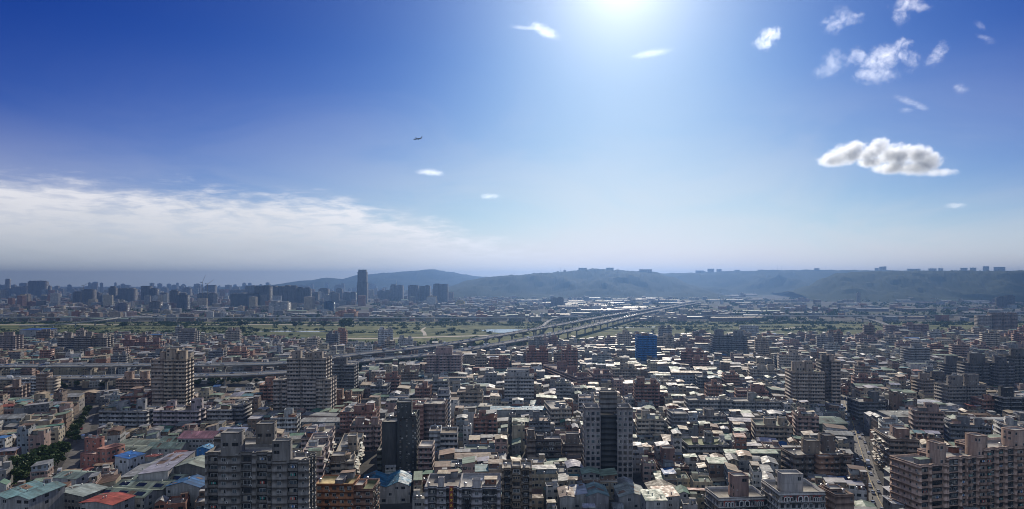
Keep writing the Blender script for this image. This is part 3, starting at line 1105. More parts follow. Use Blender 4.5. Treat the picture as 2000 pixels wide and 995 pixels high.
ROOFC = {   # name: colour
    'grey-green': (.22, .30, .22), 'pale grey': (.34, .35, .35), 'white': (.52, .52, .51), 'beige': (.46, .37, .25), 'brown': (.18, .115, .08),
    'rust-red': (.33, .10, .075), 'teal': (.09, .22, .25), 'blue': (.045, .15, .36), 'green': (.11, .24, .17), 'grey': (.24, .25, .25), 'lilac-grey': (.33, .33, .40), 'buff': (.44, .31, .22)}
ROOFW = [('grey-green', 24), ('pale grey', 15), ('white', 11), ('beige', 13), ('brown', 10), ('rust-red', 4), ('teal', 5), ('blue', 2), ('green', 5), ('grey', 20), ('lilac-grey', 6), ('buff', 7)]
WALLC = {'grey': (.22, .22, .22), 'cream': (.37, .32, .23), 'white-tiled': (.44, .44, .43), 'brown': (.17, .115, .085), 'pinkish': (.32, .22, .19), 'beige': (.30, .25, .18), 'brick': (.25, .11, .07), 'dark grey': (.13, .13, .135), 'bluish grey': (.25, .28, .31)}
WALLW = [('grey', 19), ('cream', 14), ('white-tiled', 13), ('brown', 14), ('pinkish', 13), ('beige', 16), ('brick', 10), ('dark grey', 6), ('bluish grey', 9)]


def pick(table, r):
    t = r.random() * sum(x[1] for x in table)
    for k, wgt in table:
        t -= wgt
        if t <= 0: return k
    return table[0][0]


def jit(c, r, a=.12):
    f = 1 + r.uniform(-a, a)
    return (c[0] * f * (1 + r.uniform(-.03, .03)), c[1] * f, c[2] * f * (1 + r.uniform(-.03, .03)))


def rooftop_shed(root, x0, x1, y0, y1, z, rnd, rc=None, h=None):
    rc = rc or jit(ROOFC[pick(ROOFW, rnd)], rnd)
    h = h or rnd.uniform(2.2, 3.0)
    mb = MB()
    wc = jit(WALLC[pick(WALLW, rnd)], rnd)
    ring_box(mb, ID, x0, x1, y0, y1, z, z + h, (*wc, .8 if rnd.random() < .5 else 0), WALL if rnd.random() < .5 else PLAIN, topmat=PLAIN)
    o = mb.build('rooftop_shed', MATS, root)
    mb = MB()
    k = rnd.choice(['shed', 'shedr', 'gable', 'flat'])
    sheet_roof(mb, ID, x0 - .4, x1 + .4, y0 - .4, y1 + .4, z + h + .18, (*rc, rnd.random() * .5), k, rnd.uniform(.4, .9), rnd.choice('xy'))
    mb.build('roof', MATS, o)
    return o


def lift_core(root, x0, x1, y0, y1, z0, z1, col, deck=(.33, .32, .30, 0), band=0):
    mb = MB()
    banded_wall(mb, ID, [(x0, y0), (x1, y0), (x1, y1), (x0, y1)], z0, z1, 3.4, (*col, .8), band, .6, deck=deck)
    return mb.build('lift_tower', MATS, root)


def tower(name, label, cat, D, masses, yaw=0.0, near=False, group=None, mark=None, spec=None, balcol=None, budget=100, seed=1, gap=2.0):
    """masses: dicts with px0, px1 (front corners in photo pixels), py (top edge) or z, dd (metres behind the front), dep (depth), col, st (window style),
    notch / rn recesses, core=[(fx0, fx1, fy0, fy1, py or height)], deck colour, part (name of the part), z0"""
    rnd = random.Random(seed * 77 + int(D))
    pxs = [m['px0'] for m in masses] + [m['px1'] for m in masses]
    pc = (min(pxs) + max(pxs)) / 2
    X0 = (pc - 1000) / F * D
    root = thing(name, label, cat, (X0, D, 0), yaw, group)
    frw = Fr(X0, D, yaw)
    if mark: LANDMARKS.append((X0, D + 8, mark))
    if mark or D < 1150: SIGHT.append((min(pxs), max(pxs), D))
    if balcol:
        root['_bal'] = 1; root_bal[root.name] = balcony_mesh(balcol)
    for mi, m in enumerate(masses):
        dd = m.get('dd', 0); dep = m['dep']
        # where the image column meets the rotated front plane (y = dd in local space)
        def lx(px, dd=dd):
            tn = (px - 1000) / F
            # world = X0 + lx*c - dd*s , D + lx*s + dd*c ; x = tn*y
            c, s = math.cos(yaw), math.sin(yaw)
            return (tn * (D + dd * c) - X0 + dd * s) / (c - tn * s)
        x0, x1 = lx(m['px0']), lx(m['px1'])
        Dm = D + dd * math.cos(yaw)
        zt = m['z'] if 'z' in m else CAMZ - (m['py'] - HOR) / F * Dm
        z0 = m.get('z0', 0)
        col = m['col']; st = m.get('st', .2)
        nt_ = m.get('notch'); rn_ = m.get('rn')
        if not near and x1 - x0 > 12:
            if nt_ is None:
                q = max(1, int((x1 - x0) / 9.5))
                nt_ = tuple(((i + rnd.uniform(.40, .46)) / q, (i + rnd.uniform(.58, .68)) / q, rnd.uniform(.9, 1.6)) for i in range(q))
            if rn_ is None and dep > 12:
                rn_ = ((.22, .36, 1.2), (.62, .76, 1.2))
        P = notched(x0, x1, dd, dd + dep, nt_ or (), rn_ or ())
        mb = MB()
        wallc = (*col, 0 if near and not m.get('shade') else st)
        mats = None
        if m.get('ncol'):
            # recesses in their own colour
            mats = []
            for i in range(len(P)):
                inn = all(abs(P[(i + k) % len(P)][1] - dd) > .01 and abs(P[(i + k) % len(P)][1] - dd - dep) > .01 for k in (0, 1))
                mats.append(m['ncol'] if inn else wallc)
        nf, fh = banded_wall(mb, ID, P, z0, zt, m.get('fh', 3.2), wallc, (m.get('band', .12) if near else min(m.get('band', .08), .30) * .4), m.get('rim', 1.1), mats, m.get('bandcol'), m.get('deck', (.30, .29, .27, 0)))
        o = mb.build(m.get('part', 'wall'), MATS, root)
        HO = Vector(frw((x0 + x1) / 2, dd + dep / 2, 0))
        claim(HO.x, HO.y, (x1 - x0) / 2 + gap, dep / 2 + gap, yaw, force=True)
        if near and m.get('parts', True):
            put_parts(root, ID, P, z0, nf, fh, m.get('spec') or spec or (lambda i, L, nr: 'win'), frw, m.get('budget', budget // max(1, len(masses)) if len(masses) > 1 else budget), rnd)
        w = x1 - x0
        zr = zt - m.get('rim', 1.1)
        for c in m.get('core', ()):
            a, b, e, g, top = c[:5]
            zc = CAMZ - (top - HOR) / F * (Dm + e * dep) if top > 200 else zt + top
            lift_core(root, x0 + a * w, x0 + b * w, dd + e * dep, dd + g * dep, zr + .02, zc, c[5] if len(c) > 5 else (col[0] * .95, col[1] * .95, col[2] * .95))
        nt = m.get('tanks', 2 if dep > 6 else 0)
        clutter(root, rnd, x0 + .6, x1 - .6, dd + .6, dd + dep - .6, zr, nt, m.get('sheds', 0))
    return root


def patches(o, xa, xb, ya, yb, z, kind, rise, axis, col, r):
    """replaced sheets and small ventilators lying on a sheet roof: parts of that roof"""
    if kind not in ('gable', 'shed', 'shedr'): return
    if axis == 'x': a0, a1, b0, b1 = ya, yb, xa, xb
    else: a0, a1, b0, b1 = xa, xb, ya, yb
    H = lambda t: rise * (1 - abs(2 * t - 1) if kind == 'gable' else t if kind == 'shed' else 1 - t)
    pt = lambda t, u, dz: (b0 + (b1 - b0) * u, a0 + (a1 - a0) * t, z + H(t) + dz) if axis == 'x' else (a0 + (a1 - a0) * t, b0 + (b1 - b0) * u, z + H(t) + dz)
    for _ in range(r.randint(3, 6)):
        t0 = r.choice([.03, .08, .15, .53, .6]); t1 = t0 + r.uniform(.15, .38)
        t1 = min(t1, .49 if t0 < .5 else .97); u0 = r.uniform(.03, .8); u1 = min(.97, u0 + r.uniform(.05, .22))
        f = r.choice([.65, .8, 1.25, 1.4]); c = (col[0] * f, col[1] * f, col[2] * f, r.random() * .8) if r.random() < .7 else (.26, .17, .12, .8)
        mb = MB()
        q = [pt(t0, u0, .05), pt(t1, u0, .05), pt(t1, u1, .05), pt(t0, u1, .05)]
        mb.face(q[::-1] if axis == 'x' else q, SHEET, c, [(0, 0), (0, 3), (3, 3), (3, 0)])
        mb.build('patch', MATS, o)
    for _ in range(r.randint(1, 4)):
        p = pt(r.choice([.3, .5, .7]), r.uniform(.1, .9), 0)
        mb = MB()
        prism(mb, ID, p[0], p[1], .3, p[2] - .3, p[2] + .7, 7, (.5, .5, .5, 0), METAL, cap=.2)
        mb.build('ventilator', MATS, o)


def hall(label, D, px0, px1, py, dep, roofc, kind='gable', axis='x', rise=2.0, wall=(.30, .30, .29), yaw=0.0, spans=1, cat='shed', name='market_hall', worn=.2, st=.8, z=None, mark=None, group=None, extra=None):
    """low building under a sheet-metal roof; py = eave row at the front"""
    X0 = ((px0 + px1) / 2 - 1000) / F * D
    w = (px1 - px0) / F * D / max(.6, math.cos(yaw))
    z = z if z is not None else CAMZ - (py - HOR) / F * D
    root = thing(name, label, cat, (X0, D, 0), yaw, group)
    c = Fr(X0, D, yaw)(0, dep / 2, 0)
    claim(c[0], c[1], w / 2 + .6, dep / 2 + .6, yaw, force=True)
    if mark: LANDMARKS.append((c[0], c[1], mark))
    mb = MB()
    ring_box(mb, ID, -w / 2, w / 2, 0, dep, 0, z, (*wall, st), WALL, topmat=PLAIN)
    mb.build('wall', MATS, root)
    r2 = random.Random(int(px0 * 13 + D))
    for k in range(spans):
        if axis == 'x':
            y0, y1 = dep * k / spans, dep * (k + 1) / spans
            xa, xb = -w / 2 - .5, w / 2 + .5
            ya, yb = y0 - (.5 if k == 0 else -.05), y1 + (.5 if k == spans - 1 else -.05)
        else:
            xa, xb = -w / 2 + w * k / spans - (.5 if k == 0 else -.05), -w / 2 + w * (k + 1) / spans + (.5 if k == spans - 1 else -.05)
            ya, yb = -.5, dep + .5
        mb = MB()
        sheet_roof(mb, ID, xa, xb, ya, yb, z + .22, (*jit(roofc, r2, .06), worn), kind, rise, axis)
        o = mb.build('roof', MATS, root)
        patches(o, xa, xb, ya, yb, z + .22, kind, rise, axis, roofc, r2)
        if extra:
            extra(o, xa, xb, ya, yb, z + .22, rise, r2)
        mb = MB()
        gable_walls(mb, ID, xa + .5, xb - .5, ya + .5, yb - .5, z - .02, (*wall, 0), rise, axis, kind)
        if kind == 'gable':
            for q in mb.f:
                m2 = MB(); m2.face([mb.v[i] for i in q], PLAIN, (*wall, 0)); m2.build('gable', MATS, root)
        elif mb.f: mb.build('gable', MATS, root)
    return root


def rooflights(o, xa, xb, ya, yb, z, rise, r):
    """dark rooflight panels lying on the front slope of a gable with its ridge along x"""
    n = 3
    for k in range(n):
        mb = MB()
        cx = xa + (xb - xa) * (k + .5) / n
        h = (yb - ya) / 2
        w = (xb - xa) / n * .5
        a0, a1 = .25, .72
        mb.face([(cx - w / 2, ya + h * a0, z + rise * a0 + .06), (cx + w / 2, ya + h * a0, z + rise * a0 + .06),
                 (cx + w / 2, ya + h * a1, z + rise * a1 + .06), (cx - w / 2, ya + h * a1, z + rise * a1 + .06)], GLASS)
        mb.build('rooflight', MATS, o)

# ------------------------------------------------------------------ near and middle towers, placed from the photograph
GRAN = (.205, .195, .185); MAUVE = (.26, .24, .24); PINKB = (.46, .33, .265); BEIGE = (.33, .27, .21); DARK = (.045, .05, .05)
BROWN = (.19, .135, .105); BRICK = (.25, .12, .085); CREAM = (.36, .32, .26); WHT = (.43, .43, .42); SLATE = (.16, .17, .185); PINK = (.30, .215, .20)
DN = (.05, .05, .052, 0)


def fb(*front):
    """spec: the kind of opening for front edges by turn, plain windows on the sides"""
    def s(i, L, nr):
        if nr.y < -.5: return front[(i // 2) % len(front)]
        return 'small'
    return s


# grey granite block at the lower edge, with three tall lift towers
tower('apartment_tower', 'grey granite apartment tower with stepped lift shafts cut off by the lower edge', 'apartment tower', 275, [
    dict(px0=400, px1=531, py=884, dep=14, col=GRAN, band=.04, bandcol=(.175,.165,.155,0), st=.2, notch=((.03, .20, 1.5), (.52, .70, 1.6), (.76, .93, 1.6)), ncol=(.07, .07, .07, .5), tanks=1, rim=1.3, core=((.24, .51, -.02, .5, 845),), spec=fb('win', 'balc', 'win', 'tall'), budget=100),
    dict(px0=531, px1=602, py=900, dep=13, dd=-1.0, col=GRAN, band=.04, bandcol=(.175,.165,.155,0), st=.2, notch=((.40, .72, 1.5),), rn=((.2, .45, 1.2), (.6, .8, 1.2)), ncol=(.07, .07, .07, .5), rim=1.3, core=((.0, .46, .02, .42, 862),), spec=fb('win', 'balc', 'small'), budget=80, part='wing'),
    dict(px0=448, px1=540, py=868, dep=13, dd=16, col=(.19, .17, .15), st=.2, rim=1.0, core=((.55, .90, .05, .55, 828), (.62, .98, .5, .95, 866)), parts=False, part='rear_wing', tanks=1),
    dict(px0=418, px1=450, py=852, dep=9, dd=17, col=(.17, .16, .15), st=.8, rim=1.0, parts=False, part='rear_wing', tanks=0),
], yaw=.04, near=True, mark='the grey granite tower', balcol=(.15, .14, .13))

# black slab
tower('apartment_tower', 'black tiled tower with planted roof, blind front and balconies down its sunny side', 'apartment tower', 402, [
    dict(px0=776, px1=813, py=812, dep=19, col=DARK, st=.8, rim=1.4, band=0, bandcol=(.07, .07, .07, 0), deck=(.12, .15, .07, 0), rn=((.05, .95, .8),), spec=lambda i, L, nr: 'balc' if nr.x > .5 else ('small' if L > 8 else None), core=((-.02, .72, -.06, .40, 786),), budget=70),
    dict(px0=746, px1=776, py=824, dep=16, dd=1.2, col=(.05, .053, .055), st=.8, band=0, bandcol=(.07, .07, .07, 0), rim=1.2, part='wing', parts=False, tanks=1),
    dict(px0=736, px1=747, z=15, dep=14, dd=2.5, col=(.07, .075, .065), st=.5, part='podium', parts=False, tanks=0),
], yaw=.03, near=True, mark='the black tower', balcol=(.12, .12, .12))

# mauve twin-winged tower in the centre
tower('apartment_tower', 'mauve tower of two windowed wings with a black glass strip between them', 'apartment tower', 387, [
    dict(px0=1143.5, px1=1173, py=797, dep=15, col=MAUVE, st=.2, rim=1.6, band=0, spec=lambda i, L, nr: 'sq', budget=60, tanks=1, sheds=0),
    dict(px0=1206, px1=1236, py=797, dep=15, col=MAUVE, st=.2, rim=1.6, band=0, spec=lambda i, L, nr: 'sq', budget=60, part='wing', tanks=1),
    dict(px0=1173, px1=1206, py=812, dd=2.4, dep=11, col=(.035, .037, .04), st=.5, band=.18, bandcol=(.06, .06, .06, 0), fh=3.3, rim=.5, part='glass_front', parts=False, tanks=0),
    dict(px0=1172.5, px1=1206.5, py=803, dd=.6, dep=1.6, z0=42.0, col=(.16, .15, .15), st=0, band=0, rim=.3, part='lintel', parts=False, tanks=0),
    dict(px0=1173, px1=1205, py=766, dd=4.5, dep=8, z0=40.5, col=(.17, .16, .15), st=.5, band=.25, rim=.6, part='lift_tower', parts=False, tanks=0, deck=(.42, .36, .28, 0)),
], yaw=0.0, near=True, mark='the mauve tower')

# salmon block at the lower right
tower('apartment_building', 'salmon tiled apartment block with deep balconies filling the lower right corner', 'apartment block', 331, [
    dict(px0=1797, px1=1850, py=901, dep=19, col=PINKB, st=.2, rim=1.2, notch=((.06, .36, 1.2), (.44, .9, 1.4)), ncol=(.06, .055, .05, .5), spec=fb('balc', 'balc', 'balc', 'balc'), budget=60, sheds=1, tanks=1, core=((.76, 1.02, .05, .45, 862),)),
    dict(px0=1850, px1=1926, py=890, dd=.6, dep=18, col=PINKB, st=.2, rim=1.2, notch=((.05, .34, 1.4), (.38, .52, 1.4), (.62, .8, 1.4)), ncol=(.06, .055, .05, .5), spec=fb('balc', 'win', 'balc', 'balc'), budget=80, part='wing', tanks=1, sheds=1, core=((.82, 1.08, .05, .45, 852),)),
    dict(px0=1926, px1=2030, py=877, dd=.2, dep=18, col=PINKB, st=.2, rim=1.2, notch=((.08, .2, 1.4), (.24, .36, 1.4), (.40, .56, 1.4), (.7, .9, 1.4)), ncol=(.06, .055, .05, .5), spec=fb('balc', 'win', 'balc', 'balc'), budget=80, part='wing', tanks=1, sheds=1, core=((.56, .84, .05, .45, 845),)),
], yaw=.22, near=True, mark='the salmon block', balcol=(.30, .21, .165))


def arches(root, x0, x1, z, n, col, rcol, y=-.25):
    """a bay of round-headed white arches on a red panel: each arch one part"""
    w = (x1 - x0) / n
    for k in range(n):
        cx = x0 + w * (k + .5)
        mb = MB()
        r1, r2, h = w * .46, w * .30, 1.7
        pts = [(-r1, 0)] + [(-r1 * math.cos(a * math.pi / 8), h + r1 * math.sin(a * math.pi / 8)) for a in range(9)] + [(r1, 0)]
        pin = [(-r2, 0)] + [(-r2 * math.cos(a * math.pi / 8), h + r2 * math.sin(a * math.pi / 8)) for a in range(9)] + [(r2, 0)]
        for a in range(len(pts) - 1):
            mb.face([(cx + pts[a][0], y, z + pts[a][1]), (cx + pin[a][0], y, z + pin[a][1]), (cx + pin[a + 1][0], y, z + pin[a + 1][1]), (cx + pts[a + 1][0], y, z + pts[a + 1][1])], PLAIN, (*col, 0))
            mb.face([(cx + pts[a][0], y, z + pts[a][1]), (cx + pts[a + 1][0], y, z + pts[a + 1][1]), (cx + pts[a + 1][0], -.02, z + pts[a + 1][1]), (cx + pts[a][0], -.02, z + pts[a][1])], PLAIN, (*col, 0))
            mb.face([(cx + pin[a][0], y, z + pin[a][1]), (cx + pin[a][0], -.02, z + pin[a][1]), (cx + pin[a + 1][0], -.02, z + pin[a + 1][1]), (cx + pin[a + 1][0], y, z + pin[a + 1][1])], PLAIN, (*col, 0))
        o = mb.build('arch', MATS, root)
        mb = MB()
        mb.face([(cx + p[0] * .98, -.04, z + p[1]) for p in [pin[0]] + [pin[-1]] + pin[-2:0:-1]], GLASS)
        mb.build('pane', MATS, o)
    mb = MB()
    mb.face([(x0 - .4, -.015, z - .2), (x1 + .4, -.015, z - .2), (x1 + .4, -.015, z + 2.9), (x0 - .4, -.015, z + 2.9)], PLAIN, (*rcol, 0))
    mb.build('red_panel', MATS, root)


def ornate(label, D, px0, px1, py, dep, core, yaw, mark):
    root = tower('apartment_building', label, 'apartment block', D, [
        dict(px0=px0, px1=px1, py=py, dep=dep, col=(.30, .285, .28), st=.2, rim=1.3, band=.2, bandcol=(.40, .39, .38, 0), deck=(.30, .28, .24, 0), core=(core,), tanks=1, budget=90,
             spec=lambda i, L, nr: 'tall' if nr.y < -.5 else 'win')], yaw=yaw, near=True, mark=mark)
    X0 = root.location.x
    w = (px1 - px0) / F * D
    zt = CAMZ - (py - HOR) / F * D
    zz = zt - 4.6
    b = Fr(0, 0, 0)
    for a, c, n in ((.10, .30, 3), (.40, .64, 2), (.74, .93, 4)):
        arches(root, -w / 2 + a * w, -w / 2 + c * w, zz, n, (.62, .61, .59), (.30, .065, .05))
        arches(root, -w / 2 + a * w, -w / 2 + c * w, zz - 9.6, n, (.62, .61, .59), (.30, .065, .05))
    return root


ornate('grey apartment block with white arches on red panels and a small stair turret', 318, 1404, 1500, 971, 17, (.34, .64, .1, .5, 930, (.24, .16, .14)), .10, 'the smaller arched block')
ornate('larger grey apartment block with white arches on red panels under a broad roof turret', 306, 1522, 1612, 961, 20, (.14, .60, .18, .55, 926, (.33, .31, .30)), .03, 'the larger arched block')

# block with a tall sign at the lower edge, and its neighbours
r = tower('apartment_building', 'grey corner block with arched stair window and yellow lettered sign at the lower edge', 'apartment block', 312, [
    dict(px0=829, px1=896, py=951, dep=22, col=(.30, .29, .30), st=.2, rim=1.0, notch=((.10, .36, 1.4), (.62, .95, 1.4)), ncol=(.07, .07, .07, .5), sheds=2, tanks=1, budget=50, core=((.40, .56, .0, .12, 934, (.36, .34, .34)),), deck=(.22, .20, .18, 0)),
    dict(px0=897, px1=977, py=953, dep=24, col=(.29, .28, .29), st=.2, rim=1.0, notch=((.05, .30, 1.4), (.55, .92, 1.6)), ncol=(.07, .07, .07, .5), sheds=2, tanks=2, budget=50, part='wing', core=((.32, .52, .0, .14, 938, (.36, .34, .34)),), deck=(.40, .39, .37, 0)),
], yaw=.0, near=True, mark='the block with the yellow sign')
mb = MB()
ring_box(mb, ID, -6.0, -4.2, -.75, -.45, 8, 22, (.22, .06, .04, 0), PLAIN, topmat=PLAIN, bottom=True)
sg = mb.build('sign', MATS, r)
M_SIGN = simple("sign_yellow", (.75, .50, .05), .5, 0, .1)
for k in range(5):
    mb = MB()
    z = 20.2 - k * 2.5
    q = [(-.55, .75), (-.1, .8), (-.1, 1.1), (.12, 1.1), (.12, .8), (.55, .75), (.55, .5), (.12, .52), (.12, .2), (.6, -.35), (.35, -.5), (0, -.05), (-.35, -.5), (-.6, -.35), (-.1, .2), (-.1, .52), (-.55, .5)]
    mb.face([(-5.1 + a, -.78, z + b * .8) for a, b in q][::-1])
    mb.build('lettering', [M_SIGN], sg)
mb = MB()
pts = [(2.2 + 1.1 * math.cos(a * math.pi / 8), 14.5 + 1.1 * math.sin(a * math.pi / 8)) for a in range(9)]
mb.face([(3.3, -.09, 4), *[(x + 0, -.09, z) for x, z in pts], (1.1, -.09, 4)][::1], GLASS)
mb.build('stair_window', MATS, r)

r = tower('apartment_tower', 'brown slab tower with a green glazed stair column up its front', 'apartment tower', 320, [
    dict(px0=980, px1=1000, py=915, dep=15, col=(.20, .16, .12), st=.5, rim=1.1, notch=((.2, .85, 1.2),), ncol=(.06, .055, .05, .5), budget=40, tanks=1, deck=(.42, .40, .36, 0)),
    dict(px0=1017, px1=1039, py=915, dep=15, col=(.20, .16, .12), st=.5, rim=1.1, notch=((.15, .75, 1.2),), ncol=(.06, .055, .05, .5), budget=40, tanks=2, deck=(.42, .40, .36, 0), part='wing'),
    dict(px0=1000, px1=1017, py=911, dep=9, dd=-1.0, col=(.21, .17, .13), st=.2, rim=.8, budget=40, part='stair_tower', tanks=0, spec=lambda i, L, nr: 'wide' if nr.y < -.5 else None),
], near=True, mark='the brown slab tower')

tower('apartment_building', 'dark brown block of three stepped parts with a pale blank gable to one side', 'apartment block', 420, [
    dict(px0=1046, px1=1096, py=858, dep=14, col=(.10, .085, .08), st=.5, rim=1.1, budget=90, spec=lambda i, L, nr: 'wide', deck=(.30, .28, .27, 0), core=((.05, .35, .3, .8, 851),)),
    dict(px0=1030, px1=1046, py=858, dep=26, dd=-2, col=(.17, .14, .12), st=.8, rim=1.1, part='wing', parts=False, tanks=1, core=((.1, .9, .2, .5, 840),)),
    dict(px0=1100, px1=1137, py=896, dep=12, dd=-5, col=(.29, .21, .17), st=.8, rim=1.0, part='wing', parts=False, tanks=1, deck=(.14, .12, .115, 0)),
    dict(px0=1100, px1=1137, py=868, dep=14, dd=8, col=(.18, .15, .13), st=.8, rim=1.0, part='rear_wing', parts=False, tanks=1, core=((.2, .9, .4, .9, 848),)),
], near=True, mark='the dark brown block')

# brick coloured building with a stair tower, on the left
tower('brick_building', 'small terracotta building with a stair tower beside the green market roofs', 'building', 408, [
    dict(px0=157, px1=188, py=887, dep=15, col=(.36, .155, .12), st=.8, rim=1.0, band=0, bandcol=(.42, .22, .18, 0), tanks=0, deck=(.40, .30, .26, 0), budget=30, spec=lambda i, L, nr: 'small'),
    dict(px0=188, px1=207, py=876, dep=14, dd=1.5, col=(.37, .165, .13), st=.2, rim=1.0, band=0, bandcol=(.42, .22, .18, 0), part='wing', tanks=0, deck=(.35, .17, .14, 0), budget=30, spec=lambda i, L, nr: 'win'),
    dict(px0=165, px1=188, py=858, dep=6, dd=8, col=(.37, .16, .125), st=.8, rim=.8, band=0, part='stair_tower', bandcol=(.42, .22, .18, 0), tanks=3, budget=10, spec=lambda i, L, nr: 'small'),
], yaw=-.28, near=True, mark='the terracotta building')

tower('apartment_building', 'orange brick block with a flat ochre roof at the lower edge beside the granite tower', 'apartment block', 312, [
    dict(px0=616, px1=690, py=945, dep=14, col=(.30, .13, .06), st=.2, rim=.5, deck=(.42, .33, .16, 0), tanks=1, budget=40, sheds=1, core=((.52, .72, .0, .6, 938, (.20, .20, .21)),)),
    dict(px0=690, px1=728, py=955, dep=16, dd=.5, col=(.22, .13, .09), st=.2, rim=.8, part='wing', deck=(.10, .12, .06, 0), tanks=1, budget=20, core=((.0, .45, .1, .7, 948, (.25, .12, .08)),)),
], near=True, mark='the orange brick block')

